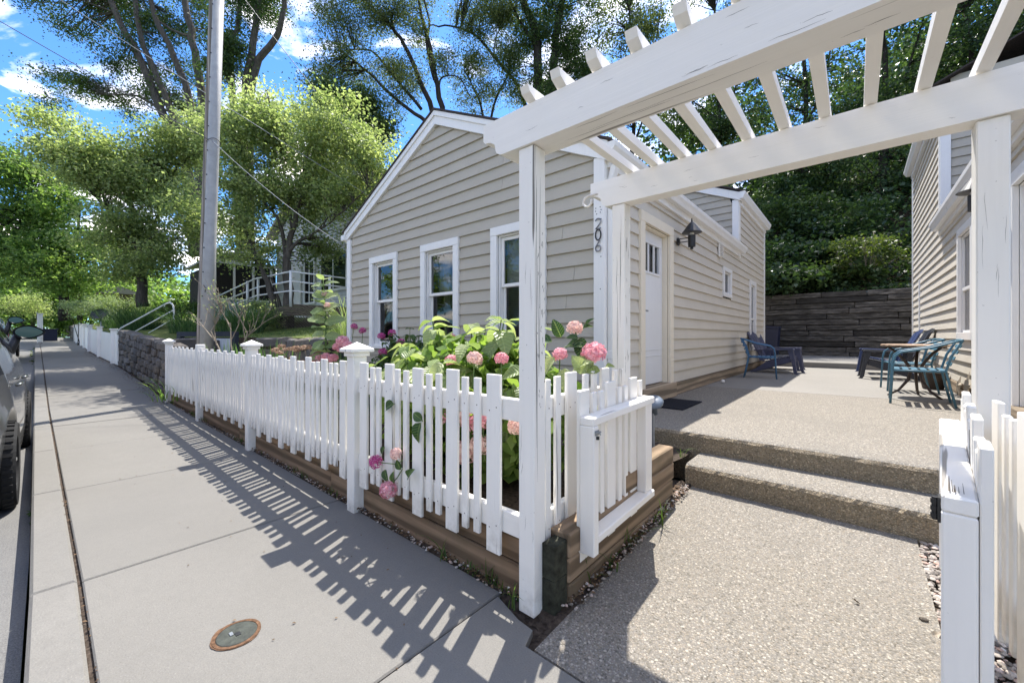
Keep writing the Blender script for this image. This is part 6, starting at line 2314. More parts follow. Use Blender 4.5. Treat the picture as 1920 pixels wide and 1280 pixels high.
for (a, b, c) in (((770, 850, 1.44), (745, 870, 1.38), (704, 866, 1.37)), ((760, 870, 1.44), (745, 895, 1.38), (728, 914, 1.37)), ((745, 800, 1.45), (790, 780, 1.40), (792, 790, 1.39)), ((748, 765, 1.45), (745, 758, 1.42), (738, 757, 1.39))):
    mb.tube([onY(*a) - wloc(sp), onY(*b) - wloc(sp), onY(*c) - wloc(sp)], 0.003, 5)
mb.part('stem', green_stem, sp, local=True)['kind'] = 'stuff'

hb = bpy.data.objects['hydrangea_bush']
for (px, py, y, dx, dz, s) in ((1035, 640, 2.15, -1.0, 0.1, 0.17), (1052, 632, 2.15, -0.2, 0.9, 0.13), (1062, 648, 2.12, 0.8, 0.15, 0.15), (1078, 640, 2.12, 0.9, -0.3, 0.14), (1088, 640, 2.1, 0.2, -1.0, 0.12), (1092, 618, 2.1, 0.8, 0.5, 0.08),
                             (1100, 612, 2.1, 0.5, 0.8, 0.07), (1084, 634, 2.1, -0.8, 0.2, 0.08), (1112, 690, 2.0, -0.7, 0.7, 0.11), (1098, 700, 1.95, -0.5, 0.9, 0.13), (1125, 695, 2.0, -0.9, 0.1, 0.11), (1135, 688, 2.0, 0.9, 0.4, 0.06), (1060, 690, 1.95, 0.2, -1, 0.15), (1040, 670, 1.95, -0.6, -0.8, 0.15), (1075, 695, 1.95, 0.6, 0.7, 0.13)):
    add_leaf(hb, HYDK if py < 650 else HYD, onY(px, py, y), Vector((dx, -0.4, dz)), s, (0.1, -0.7, 0.8))
# milkweed
mk = thing('milkweed_plant', 'tall milkweed with large pale green leaves behind the picket fence', 'plant', (-5.05, 2.24, 0.28))
mb = MB(); mb.tube([(0, 0, 0), (0.02, 0, 0.6), (-0.03, 0.02, 1.2), (-0.06, 0.0, 1.72)], [0.014, 0.013, 0.011, 0.006], 8); mb.part('stem', green_stem, mk, local=True, smooth=True)
for k in range(20):
    u = k / 19
    z = 0.22 + 1.46 * u
    x = float(np.interp(z, [0, 0.6, 1.2, 1.72], [0, 0.02, -0.03, -0.06]))
    a = k * math.radians(90) + 0.55
    for h in (0, math.pi):
        s = (0.31 - 0.13 * u ** 2) * random.uniform(0.85, 1.1)
        d = Vector((math.cos(a + h), math.sin(a + h), random.uniform(-0.35, 0.3) + 0.5 * u ** 2))
        add_leaf(mk, MILK, Vector((x, 0, z)) + wloc(mk), d, s, (0.45, -0.75, 0.75), random.uniform(-0.3, 0.3))
for (z, dx) in ((1.36, 0.05), (1.28, -0.07), (1.5, -0.02)):
    inst('flower_head', FL_PALE[0], mk, (-0.04 + dx, 0.02, z), (0, 0, 0), (0.035, 0.035, 0.035))

# iris leaves, twiggy shrub, day lily tuft pushing through the fence
for i, (px, py, lb) in enumerate(((470, 688, 'upright iris leaves behind the pickets at the foot of the metal pole'), (540 - 20, 690, 'upright iris leaves behind the second capped fence post'), (425, 682, 'upright iris leaves before the pale planter panel'))):
    c = at(px, py, 7.2 - 0.3 * i)
    grass_clump('iris_clump', lb, 'plant', (c[0], max(c[1], 1.75), 0.3), 0.30, 70, 0.86, 0.04, leaf_reed, (0.05, 0.25), 'iris clumps', i)
c = at(330, 750, 8.6)
grass_clump('daylily_clump', 'dark arching lily leaves spilling through the far pickets onto the sidewalk', 'plant', (-9.4, 1.48, 0.1), 0.35, 46, 0.62, 0.02, leaf_maple, (0.5, 1.3), None, 5)
tw = thing('twiggy_shrub', 'nearly leafless shrub with pale upright twigs beside the metal pole', 'shrub', tuple(at(424, 690, 7.5)))
mb = MB(); TP = []
rr = random.Random(21)
def twig(p, d, L, r, depth):
    q = p + d * L
    m = p + d * L * 0.5 + Vector((rr.uniform(-1, 1), rr.uniform(-1, 1), rr.uniform(-.3, 1))) * L * 0.05
    mb.tube([p, m, q], [r, r * 0.8, r * 0.55], 5, cap=False)
    TP.append(q)
    if depth == 0: return
    for k in range(rr.choice((3, 3, 4)) if depth > 1 else 2):
        dd = (d + Vector((rr.uniform(-1, 1), rr.uniform(-1, 1), rr.uniform(-0.3, 0.6))) * 0.62).normalized()
        twig(p + d * L * rr.uniform(0.55, 1.0), dd, L * rr.uniform(0.5, 0.8), r * 0.6, depth - 1)
for (px, py, tx, ty) in ((424, 690, 395, 560), (440, 690, 432, 545), (436, 690, 465, 560)):
    a = Vector(at(px, py, 7.5)) - wloc(tw); b = Vector(at(tx, ty + 60, 7.5)) - wloc(tw)
    twig(a, (b - a).normalized(), (b - a).length, 0.016, 3)
mb.part('stem', twig_m, tw, local=True)['kind'] = 'stuff'
TPn = np.array([tuple(p) for p in TP]) + np.array(wloc(tw))
P = TPn[RNG.integers(0, len(TPn), 240)] + RNG.normal(size=(240, 3)) * 0.03
o = plant_leaves(tw, 'leaf', P, np.zeros(240), 0.035, leaf_light); o['kind'] = 'stuff'

# ornamental grasses and shrubs on the lawn
def lawn_pt(px, py, d):
    c = at(px, py, d); return (c[0], c[1], lawn_z(c[0], c[1]) if c[1] > 1.6 else c[2])
for i, (px, py, d, r, n, h, lb) in enumerate(((262, 606, 15.5, 0.6, 520, 1.45, 'big arching fountain grass behind the pipe handrail'), (218, 603, 17.5, 0.55, 320, 1.3, 'arching fountain grass next to the satellite dish'),
                                        (455, 612, 12.2, 0.6, 460, 1.35, 'big arching fountain grass right of the metal pole'), (352, 606, 13.2, 0.5, 300, 1.2, 'fountain grass left of the metal pole, behind the navy planter'), (640, 640, 8.6, 0.22, 120, 1.0, 'thin pale grass tuft at the left corner of the beige house'))):
    c = lawn_pt(px, py, d)
    if i == 4: c = (-7.75, 3.9, 1.2)
    grass_clump('fountain_grass', lb, 'ornamental grass', c, r, n, h, 0.022, leaf_reed if i != 4 else leaf_pale, (0.35, 1.25), 'fountain grasses on the lawn', 20 + i)


def shrub(name, label, blobs, nclump, nleaf, sig, ls, mat, seed, base=None, stems=8, cat='shrub', group=None, up=0.7, barkm=None):
    b = np.array(blobs[0][:3]); 
    base = base if base is not None else (b[0], b[1], b[2] - blobs[0][5])
    rng = np.random.default_rng(seed)
    limbs = []
    for k in range(stems):
        q = blobs[rng.integers(0, len(blobs))]
        tip = np.array(q[:3]) + rng.uniform(-0.6, 0.6, 3) * np.array(q[3:])
        m = np.array(base) * 0.45 + tip * 0.55 + np.array([0, 0, 0.1])
        limbs.append(([np.array(base) + rng.uniform(-0.08, 0.08, 3) * [1, 1, 0], m, tip], 0.022, 0.008))
    t = grow_tree(name, label, cat, base, limbs, blobs, nclump, nleaf, sig, ls, mat, barkm or bark_dark, group, up, nbranch=0.6, seed=seed)
    return t


for i, (L, d, lb, mt) in enumerate((([(150, 585, 34, 26), (185, 580, 30, 24)], 21, 'pale variegated shrub behind the white board fence by the satellite dish', leaf_pale),
                                    ([(215, 575, 36, 26), (250, 572, 26, 22)], 19, 'pale variegated shrub above the handrail foot', leaf_pale),
                                    ([(490, 588, 34, 24), (515, 598, 20, 14)], 13.5, 'pale leafy shrub before the deck lattice, left of the redbud trunk', leaf_light),
                                    ([(345, 575, 34, 24), (318, 580, 24, 18)], 16, 'green leafy shrub behind the handrail top', leaf_shrub),
                                    ([(60, 572, 60, 22)], 30, 'sunlit leafy shrub over the roofs of the parked cars', leaf_light),
                                    ([(112, 600, 24, 24)], 34, 'dark leafy shrub at the far end of the sidewalk', leaf_maple))):
    bl = px_blobs(L, d)
    c0 = bl[0]
    gz = lawn_z(c0[0], max(1.6, c0[1])) if c0[1] > 1.5 else zg(c0[0])
    shrub('shrub', lb, bl, 60, 3800, 0.14 * d / 15, 0.06 * d / 15, mt, 60 + i, base=(c0[0], c0[1], min(gz, c0[2] - 0.2)))

# weeds, litter and pebbles
n = 900
xq = -1.2 - 9.8 * RNG.uniform(0, 1, n) ** 1.3
B = np.column_stack([xq, RNG.uniform(1.43, 1.47, n), np.full(n, 0.0)])
keep = (np.sin(xq * 3.1) + np.sin(xq * 7.7) + RNG.normal(0, 0.5, n)) > 0.75
extra = np.array([(-1.20, 1.385, 0.0)] * 7 + [(-1.75, 1.44, 0.0)] * 6 + [(-1.42, 1.44, 0)] * 5 + [(-0.96, 1.9, 0.03)] * 6 + [(-0.98, 2.15, 0.04)] * 10 + [(-0.93, 2.50, 0.06)] * 9 + [(-1.0, 1.74, 0.02)] * 5 + [(-1.05, 3.3, 0.28)] * 7)
B = np.vstack([B[keep], extra + RNG.normal(0, 0.012, extra.shape) * [1, 1, 0]])
hs = np.concatenate([RNG.uniform(0.03, 0.09, keep.sum()), RNG.uniform(0.10, 0.22, len(extra))])
me = blades_mesh('weeds', B, hs, np.full(len(B), 0.008), RNG.uniform(0, 2 * math.pi, len(B)), RNG.uniform(0.2, 1.1, len(B)), leaf_grass)
tag(inst('weeds', me, None), 'short green weeds sprouting along the edges of sidewalk and path', 'weeds', kind='stuff')
n = 700
xk = RNG.uniform(-44, 3, n)
B = np.column_stack([xk, np.array([-0.085 + yo(x) for x in xk]) + RNG.normal(0, 0.02, n), np.array([zg(x) - 0.13 for x in xk])])
keep = (np.sin(xk * 2.3) + np.sin(xk * 5.1 + 1) + RNG.normal(0, 0.6, n)) > 0.9
P = B[keep]
me = fast_mesh('gutter_weeds', leaf_quads(np.repeat(P, 3, 0) + RNG.normal(size=(3 * len(P), 3)) * [0.05, 0.02, 0.015] + [0, 0, 0.03], 0.045, 0.6), 4, leaf_shrub, RNG.uniform(0, 1, 3 * len(P)))
tag(inst('gutter_weeds', me, None), 'small leafy weeds growing in the gutter along the kerb', 'weeds', kind='stuff')
n = 2600
xq = np.concatenate([-1.1 - 9.0 * RNG.uniform(0, 1, 900), -9.5 - 14 * RNG.uniform(0, 1, 1300), RNG.uniform(-1.1, -0.93, 400)])
yq = np.concatenate([RNG.uniform(1.41, 1.475, 900), 1.47 - np.abs(RNG.normal(0, 0.12, 1300)), RNG.uniform(1.55, 3.1, 400)])
zq = np.array([zg(x) for x in xq]) + 0.02 + np.where(np.arange(n) >= 2200, 0.05 * (yq - 1.25), 0) + RNG.uniform(-0.004, 0.012, n) - np.where((np.arange(n) >= 900) & (np.arange(n) < 2200), 0.012, 0)
yq = yq + np.array([yo(x) for x in xq])
me = fast_mesh('leaf_litter', leaf_quads(np.column_stack([xq, yq, zq]), 0.028, 2.0, 0.6), 4, leaf_litter, RNG.uniform(0, 1, n))
tag(inst('leaf_litter', me, None), 'brown leaf litter lying along the foot of fence and stone wall', 'leaf litter', kind='stuff')


n = 90
gx = RNG.uniform(-9, 0.3, n); gy = 0.12 + 1.2 * RNG.uniform(0, 1, n) ** 0.6
me = fast_mesh('sidewalk_litter', leaf_quads(np.column_stack([gx, gy, np.full(n, 0.004)]), 0.016, 3.0, 0.5), 4, leaf_litter, RNG.uniform(0, 1, n))
tag(inst('sidewalk_litter', me, None), 'tiny leaf scraps scattered over the sidewalk slabs', 'leaf litter', kind='stuff')
n = 260
gx = RNG.uniform(-16, 0.5, n); gy = 0.104 + np.array([yl(x) for x in gx]) + RNG.normal(0, 0.006, n)
me = fast_mesh('joint_litter', leaf_quads(np.column_stack([gx, gy, np.array([zg(x) for x in gx]) - 0.004]), 0.018, 2.0, 0.5), 4, leaf_litter, RNG.uniform(0, 1, n))
tag(inst('joint_litter', me, None), 'leaf scraps caught in the joint between kerb and sidewalk', 'leaf litter', kind='stuff')


def pebble_field(name, label, X, Y, Z, R, mat):
    ico = np.array([(0, 0, 1), (0.89, 0, 0.2), (0.28, 0.85, 0.2), (-0.72, 0.53, 0.2), (-0.72, -0.53, 0.2), (0.28, -0.85, 0.2), (0.72, 0.53, -0.35), (-0.28, 0.85, -0.35), (-0.89, 0, -0.35), (-0.28, -0.85, -0.35), (0.72, -0.53, -0.35)])
    F = [(0, 1, 2), (0, 2, 3), (0, 3, 4), (0, 4, 5), (0, 5, 1), (1, 6, 2), (2, 7, 3), (3, 8, 4), (4, 9, 5), (5, 10, 1), (6, 7, 2), (7, 8, 3), (8, 9, 4), (9, 10, 5), (10, 6, 1)]
    n = len(X)
    a = RNG.uniform(0, 2 * math.pi, n); sx = R * RNG.uniform(0.8, 1.4, n); sy = R * RNG.uniform(0.6, 1.0, n); sz = R * RNG.uniform(0.4, 0.75, n)
    loc = ico[None] * np.stack([sx, sy, sz], 1)[:, None, :]
    ca, sa = np.cos(a)[:, None], np.sin(a)[:, None]
    xx = loc[..., 0] * ca - loc[..., 1] * sa + X[:, None]; yy = loc[..., 0] * sa + loc[..., 1] * ca + Y[:, None]; zz = loc[..., 2] + Z[:, None]
    Pn = np.stack([xx, yy, zz], -1)
    V = Pn[:, np.array(F).ravel(), :].reshape(-1, 3)
    me = fast_mesh(name, V, 3, mat, np.repeat(RNG.uniform(0, 1, n), len(F)))
    return tag(inst(name, me, None), label, 'pebbles', kind='stuff')


n = 3600
X = RNG.uniform(0.262, 0.75, n); Y = RNG.uniform(1.2, 3.2, n)
pebble_field('pebbles', 'rounded pebbles filling the strip between the path and the right gate', X, Y, -0.012 + 0.05 * (Y - 1.25) + RNG.uniform(0, 0.02, n), RNG.uniform(0.008, 0.018, n), pebbles_m)
n = 260
X = RNG.uniform(-1.0, -0.93, n); Y = RNG.uniform(1.5, 3.15, n)
X2 = -1.2 - RNG.uniform(0, 1, 240) * 5; Y2 = RNG.uniform(1.43, 1.47, 240)
X3 = RNG.uniform(-9, -1.2, 260); Y3 = RNG.uniform(1.42, 1.44, 260)
X = np.concatenate([X, X2, X3]); Y = np.concatenate([Y, Y2, Y3]); Z = np.concatenate([0.025 + 0.05 * (Y[:n] - 1.25), np.full(240, 0.022), np.full(260, 0.008)])
pebble_field('gravel_chips', 'small stone chips scattered in the soil along fence and path', X, Y, Z, RNG.uniform(0.004, 0.011, len(X)), pebbles_m)
for (px, py, z, s, mt, lb, nm) in ((1612, 1131, 0.06, 0.016, leaf_litter, 'crumpled brown leaf lying in the middle of the path', 'fallen_leaf'), (1712, 996, 0.115, 0.03, rust, 'orange dry leaf at the foot of the lower step', 'fallen_leaf'), (1747, 1196, 0.045, 0.03, tan_star, 'curled tan leaf on the path by the right gate', 'fallen_leaf')):
    r = CF + CR * ((px - 960.0) / FPX) + CU * ((630.0 - py) / FPX)
    p = np.array([0, 0, EYE]) + r * ((z - EYE) / r[2])
    me = leaf_shape(nm, mt, 0.5, -0.5, 0.45, 0.12)
    o = inst(nm, me, None, tuple(p), (0.15, 0.1, random.uniform(0, 6)), (s * 1.6,) * 3); tag(o, lb, 'leaf')
r = CF + CR * ((1732 - 960.0) / FPX) + CU * ((630.0 - 1164) / FPX)
p = np.array([0, 0, EYE]) + r * ((0.055 - EYE) / r[2])
o = inst('loose_pebble', STONES[2], None, tuple(p + np.array([0, 0, 0.006])), (0, 0, 0.4), (0.026, 0.018, 0.016)); tag(o, 'single grey pebble lying on the path near the right gate', 'pebble')
p = np.array([0, 0, EYE]) + (CF + CR * ((480 - 960.0) / FPX) + CU * ((630.0 - 846) / FPX)) * 4.28
n = 1500
gx = RNG.uniform(-16.5, -8.0, 9000); gy = RNG.uniform(2.2, 6.5, 9000)
keep = (gx < -10.9) | (gy > 3.6)
gx, gy = gx[keep], gy[keep]
B = np.column_stack([gx, gy, [lawn_z(a, b) - 0.01 for a, b in zip(gx, gy)]])
me = blades_mesh('lawn_blades', B, RNG.uniform(0.03, 0.08, len(B)), np.full(len(B), 0.012), RNG.uniform(0, 6.28, len(B)), RNG.uniform(0.1, 0.8, len(B)), leaf_grass, seg=2)
tag(inst('lawn_blades', me, None), 'short grass of the lawn around the redbud tree', 'grass', kind='stuff')

# ------------------------------------------------------------------ trees
def PX(L, d):
    return [at(p[0], p[1], p[2] if len(p) > 2 else d) for p in L]


b = at(532, 622, 14.2)
grow_tree('redbud_tree', 'light green redbud with forked grey trunk on the lawn before the pale house', 'tree', b,
          [(PX([(540, 622), (541, 560), (537, 500), (540, 465), (556, 400), (572, 330), (600, 250)], 14.2), 0.21, 0.03), (PX([(525, 622), (512, 570), (500, 525), (488, 500), (470, 455), (452, 400)], 14.2), 0.15, 0.03),
           (PX([(530, 600), (522, 560), (508, 520)], 14.3), 0.09, 0.03), (PX([(543, 470), (560, 452), (585, 440), (630, 408, 13.4), (690, 350, 12.8)], 14.2), 0.08, 0.02), (PX([(536, 480), (528, 430), (515, 400), (480, 360), (450, 290)], 14.2), 0.08, 0.02),
           (PX([(548, 430), (536, 350), (520, 250), (500, 170)], 14.2), 0.06, 0.02)],
          px_blobs([(470, 215, 95, 80, 14), (560, 250, 110, 85, 14.2), (640, 265, 95, 80, 13.4), (700, 310, 55, 65, 13), (590, 340, 105, 60, 14), (470, 360, 90, 60, 14), (455, 430, 60, 45, 14), (560, 395, 70, 40, 15), (650, 375, 60, 45, 13.4), (480, 470, 55, 35, 14.5), (425, 300, 50, 80, 13.5), (430, 455, 45, 40, 15), (400, 430, 40, 40, 15.5), (620, 445, 45, 30, 15), (585, 475, 45, 25, 15.5)], 14),
          520, 60000, 0.33, 0.112, leaf_light, bark, seed=31)
b = at(268, 570, 17)
grow_tree('redbud_tree', 'broad light green redbud left of the metal pole, over the fountain grass', 'tree', b,
          [(PX([(268, 575), (266, 520), (262, 470), (250, 400), (220, 320), (190, 250)], 17), 0.22, 0.03), (PX([(264, 480), (290, 420), (320, 350), (340, 280)], 17), 0.10, 0.03), (PX([(262, 470), (215, 410), (150, 330), (110, 250)], 16), 0.09, 0.02), (PX([(266, 500), (300, 470), (350, 430)], 17), 0.07, 0.02)],
          px_blobs([(90, 235, 50, 32, 15.5), (150, 285, 80, 50, 15.5), (230, 285, 95, 60, 16), (315, 300, 80, 75, 16.5), (180, 340, 100, 55, 16), (290, 370, 90, 60, 16), (350, 400, 60, 60, 15), (230, 430, 95, 45, 16), (320, 460, 70, 45, 16), (250, 490, 80, 35, 17), (380, 250, 40, 60, 16)], 16),
          520, 60000, 0.37, 0.125, leaf_light, bark, seed=32)
b = at(118, 590, 25)
grow_tree('maple_tree', 'rounded mid green maple at the far left above the parked cars', 'tree', b,
          [(PX([(122, 600), (120, 540), (112, 490), (90, 430), (60, 360)], 25), 0.3, 0.05), (PX([(120, 540), (140, 470), (150, 400)], 25), 0.16, 0.05), (PX([(150, 600), (148, 530), (155, 470)], 25), 0.14, 0.05)],
          px_blobs([(20, 330, 70, 60), (80, 360, 70, 60), (40, 430, 80, 60), (120, 430, 75, 60), (70, 500, 90, 40), (160, 490, 70, 45), (215, 480, 50, 40), (10, 500, 50, 50), (140, 540, 60, 25), (-60, 400, 80, 90)], 24),
          400, 36000, 0.46, 0.20, leaf_maple, bark_dark, seed=33)
b = at(30, 590, 36)
grow_tree('maple_tree', 'darker maple further back, filling the gap over the end of the street', 'tree', b,
          [(PX([(35, 610), (40, 520), (50, 440)], 36), 0.35, 0.1)],
          px_blobs([(40, 540, 90, 45), (110, 560, 70, 35), (-20, 470, 80, 70), (180, 545, 70, 40), (0, 575, 60, 30), (240, 535, 50, 35)], 36),
          240, 18000, 0.6, 0.27, leaf_maple, bark_dark, seed=34)
# tall cottonwoods, leaning left
D = 32
b = at(372, 480, D)
grow_tree('cottonwood_tree', 'tall dark cottonwood with several leaning trunks behind the redbuds at upper left', 'tree', b,
          [(PX([(366, 480), (345, 300), (306, 215), (262, 111), (205, 0), (165, -90)], D), 0.42, 0.16), (PX([(372, 480), (352, 300), (324, 215), (290, 135), (262, 60), (245, -60)], D), 0.36, 0.14), (PX([(380, 480), (372, 300), (356, 188), (316, 87), (282, 7), (265, -80)], D), 0.36, 0.14),
           (PX([(384, 480), (382, 300), (378, 181), (363, 74), (346, 0), (338, -100)], D), 0.40, 0.18), (PX([(300, 205), (255, 180), (200, 178)], D), 0.12, 0.04), (PX([(356, 70), (320, 55), (285, 30)], D), 0.12, 0.05)],
          px_blobs([(100, 20, 60, 28), (170, 45, 70, 40), (240, 20, 80, 45), (300, 60, 70, 45), (190, 110, 80, 35), (260, 130, 70, 35), (120, 160, 55, 22), (200, 185, 80, 30), (290, 190, 60, 35), (345, 130, 45, 50), (370, 40, 50, 60), (180, -60, 140, 60), (330, -80, 120, 70), (420, 90, 30, 60), (90, 195, 40, 16), (330, 230, 80, 50)], D + 2.5),
          520, 56000, 0.55, 0.165, leaf_dark, bark, seed=35, up=0.3, aspect=0.7)
D = 30
b = at(462, 480, D)
grow_tree('cottonwood_tree', 'tall cottonwood with two upright trunks just right of the metal pole', 'tree', b,
          [(PX([(462, 480), (460, 250), (467, 128), (480, 50), (489, -40)], D), 0.36, 0.18), (PX([(470, 480), (468, 250), (478, 131), (515, 75), (530, 30), (534, -60)], D), 0.34, 0.15), (PX([(452, 480), (440, 250), (433, 100), (448, 40), (452, -60)], D), 0.3, 0.12)],
          px_blobs([(425, 60, 40, 60), (455, 20, 45, 45), (440, 110, 35, 40), (500, 20, 30, 35), (470, -50, 90, 50), (410, 140, 40, 40), (530, -20, 30, 40)], D),
          240, 24000, 0.5, 0.16, leaf_dark, bark, seed=36, up=0.3, aspect=0.7)
# trees behind the house
D = 27
b = at(815, 420, D)
grow_tree('elm_tree', 'spreading tree with many forked limbs rising behind the gable peak', 'tree', b,
          [(PX([(800, 420), (805, 260), (798, 228), (752, 195), (700, 145), (640, 95)], D), 0.22, 0.05), (PX([(812, 420), (815, 260), (811, 212), (778, 130), (751, 74), (715, 30), (675, -5)], D), 0.26, 0.07), (PX([(822, 420), (830, 260), (828, 202), (812, 120), (801, 67), (790, 30), (783, -20)], D), 0.26, 0.08),
           (PX([(790, 205), (735, 140), (695, 95), (640, 97)], D), 0.11, 0.04), (PX([(815, 150), (800, 80), (805, 40), (790, -20)], D), 0.12, 0.05), (PX([(830, 210), (825, 150), (860, 145), (880, 180)], D), 0.08, 0.03)],
          px_blobs([(620, 30, 45, 45), (680, 50, 60, 45), (735, 25, 55, 40), (780, 60, 40, 45), (650, 110, 60, 35), (720, 120, 55, 35), (770, 150, 45, 40), (600, 150, 35, 35), (830, 110, 25, 50), (700, -60, 120, 50), (750, 190, 40, 25)], D),
          560, 46000, 0.46, 0.135, leaf_olive, bark_dark, seed=37, up=0.3, aspect=0.55)
D = 24
b = at(650, 420, D)
grow_tree('hedge_tree', 'dense dark tree between the redbud and the roof of the beige house', 'tree', b,
          [(PX([(660, 420), (655, 300), (650, 220)], D), 0.2, 0.06)],
          px_blobs([(640, 200, 55, 40), (690, 220, 55, 45), (725, 250, 35, 35), (610, 175, 40, 30), (660, 270, 60, 40)], D),
          220, 26000, 0.42, 0.14, leaf_dark, bark_dark, seed=38)
D = 29
b = at(985, 400, D)
grow_tree('elm_tree', 'loose tree with one long arching limb over the roof, left of the big dark trunk', 'tree', b,
          [(PX([(1000, 400), (995, 250), (975, 170), (930, 110), (885, 62), (845, 50), (805, 48)], D), 0.2, 0.04), (PX([(905, 330), (905, 215), (885, 160), (870, 130)], D), 0.12, 0.04), (PX([(900, 330), (925, 200), (948, 150), (955, 130)], D), 0.12, 0.04), (PX([(925, 105), (930, 70), (938, 55)], D), 0.06, 0.02)],
          px_blobs([(880, 20, 40, 25), (920, 60, 50, 45), (885, 140, 35, 35), (950, 110, 40, 45), (905, 190, 45, 30), (960, 185, 35, 30), (925, -30, 70, 35), (955, 30, 40, 40)], D),
          420, 34000, 0.44, 0.135, leaf_olive, bark_dark, seed=39, up=0.3, aspect=0.55)
D = 28
b = at(1025, 420, D)
grow_tree('cottonwood_tree', 'big dark trunked tree towering behind the left end of the pergola', 'tree', b,
          [(PX([(1012, 420), (1010, 250), (1008, 150), (1003, 60), (980, 0), (965, -60)], D), 0.42, 0.2), (PX([(1030, 420), (1035, 250), (1040, 110), (1048, 40), (1062, -40)], D), 0.40, 0.2), (PX([(1005, 90), (975, 40), (955, 0)], D), 0.14, 0.06)],
          px_blobs([(1000, 70, 45, 55), (1020, 150, 45, 45), (985, 130, 35, 45), (1060, 60, 45, 50), (1080, 120, 40, 45), (1020, 0, 60, 45), (1090, 20, 40, 40), (1040, 200, 70, 30), (1110, 170, 40, 50)], D),
          340, 40000, 0.44, 0.145, leaf_dark, bark_dark, seed=40, up=0.3)
D = 26
for i, (pxl, pyb, D, bl, lm, lb) in enumerate((
        (1180, 330, 27, [(1160, 60, 60, 60), (1210, 110, 60, 60), (1150, 150, 60, 60), (1220, 30, 45, 50), (1240, 190, 60, 50), (1180, 230, 70, 50), (1180, -40, 90, 50), (1130, 90, 30, 60)], leaf_olive, 'leafy woodland tree behind the pergola rafter ends'),
        (1340, 360, 26, [(1330, 60, 60, 60), (1370, 130, 70, 70), (1300, 170, 70, 60), (1350, 230, 80, 60), (1290, 250, 60, 50), (1380, 30, 60, 60), (1340, -60, 90, 60), (1310, 95, 35, 40)], leaf_dark, 'dark woodland tree seen between the middle rafters'),
        (1500, 380, 25, [(1480, 60, 80, 70), (1540, 140, 80, 70), (1450, 180, 70, 70), (1500, 260, 90, 60), (1440, 300, 60, 50), (1560, 240, 60, 60), (1500, -50, 110, 60), (1580, 330, 60, 50)], leaf_wood, 'shaded woodland tree over the sleeper wall'),
        (1648, 440, 22, [(1640, 60, 80, 80), (1700, 150, 80, 80), (1620, 200, 70, 70), (1660, 290, 80, 60), (1720, 330, 70, 60), (1650, -60, 110, 60), (1600, 330, 50, 50)], leaf_wood, 'woodland tree with a straight dark trunk above the sleeper wall'),
        (1810, 400, 20, [(1800, 60, 90, 90), (1870, 140, 80, 90), (1780, 190, 80, 80), (1840, 270, 80, 70), (1900, 30, 90, 80), (1750, 300, 60, 60), (1830, -60, 120, 60)], leaf_wood, 'woodland tree behind the right house'),
        (2010, 380, 21, [(1990, 60, 100, 90), (2060, 180, 90, 100), (1960, 200, 80, 90)], leaf_wood, 'woodland tree beyond the right house roof'))):
    b = at(pxl, pyb + 60, D)
    b[2] = hill_z(b[0], b[1]) - 0.1 if b[1] > 17.8 else 1.0
    bl2 = px_blobs(bl, D)
    top = at(pxl, 20, D)
    grow_tree('woodland_tree', lb, 'tree', b, [([b, (b + top) / 2 + np.array([0.3, 0, 0]), top], 0.26 if i == 3 else 0.2, 0.07), ([(b * 0.6 + top * 0.4), (b * 0.45 + top * 0.55) + np.array([1.0, 0.3, 0.5]), top + np.array([2.0, 0.5, 0])], 0.1, 0.03)],
              bl2, 230, 17000, 0.46, 0.17, lm, bark_dark, 'woodland trees on the hillside', 0.35, seed=70 + i)

# undergrowth on the hillside
leaf_bush = m_leaf('leaf_bush_green', (0.03, 0.06, 0.02), (0.12, 0.15, 0.04), 0.42)
SB = ((1445, 360, 24, 60, 55, leaf_wood, 'high undergrowth on the slope just right of the rear house roof'), (1520, 330, 25, 70, 55, leaf_dark, 'high undergrowth on the slope under the shaded woodland tree'), (1600, 360, 23.5, 70, 55, leaf_wood, 'high undergrowth on the slope left of the straight dark trunk'), (1690, 330, 24, 60, 55, leaf_shrub, 'brighter undergrowth high on the slope beside the right house gutter'), (1480, 520, 14.6, 46, 26, leaf_wood, 'low dark fern mass on the sleeper wall, leftmost'), (1560, 522, 14.5, 46, 24, leaf_dark, 'low dark fern mass on the sleeper wall left of the yellow green bush'), (1690, 525, 14.5, 46, 22, leaf_dark, 'low dark fern mass on the sleeper wall right of the yellow green bush'), (1450, 480, 16.4, 70, 60, leaf_wood, 'dark shrub above the sleeper wall at the left house corner'), (1535, 495, 15.8, 55, 45, leaf_wood, 'dark shrub in the middle above the sleeper wall'), (1560, 430, 19.0, 80, 60, leaf_wood, 'tall dark undergrowth behind the yellow green bush'),
      (1470, 400, 21.0, 80, 60, leaf_dark, 'tall dark undergrowth left, higher on the slope'), (1680, 400, 20.5, 70, 60, leaf_wood, 'tall dark undergrowth by the right house corner'), (1700, 490, 16.0, 40, 50, leaf_wood, 'dark shrub above the sleeper wall at the right house corner'))
for i, (px, py, d, rx, ry, mt, lb) in enumerate(SB):
    bl = px_blobs([(px, py, rx, ry), (px - rx * 0.6, py + ry * 0.3, rx * 0.6, ry * 0.6), (px + rx * 0.6, py + ry * 0.2, rx * 0.6, ry * 0.6)], d)
    c0 = bl[0]
    shrub('undergrowth_shrub', lb, bl, 90, 5200, 0.26, 0.19, mt, 90 + i, base=(c0[0], c0[1], hill_z(c0[0], max(17.75, c0[1])) - 0.05), group='shrubs on the wooded slope')
c = at(1628, 548, 13.9)
bz = hill_z(c[0], c[1]) - 0.05
bl = px_blobs([(1620, 475, 50, 36), (1655, 490, 40, 30), (1590, 490, 36, 28), (1635, 450, 34, 24)], 14.0)
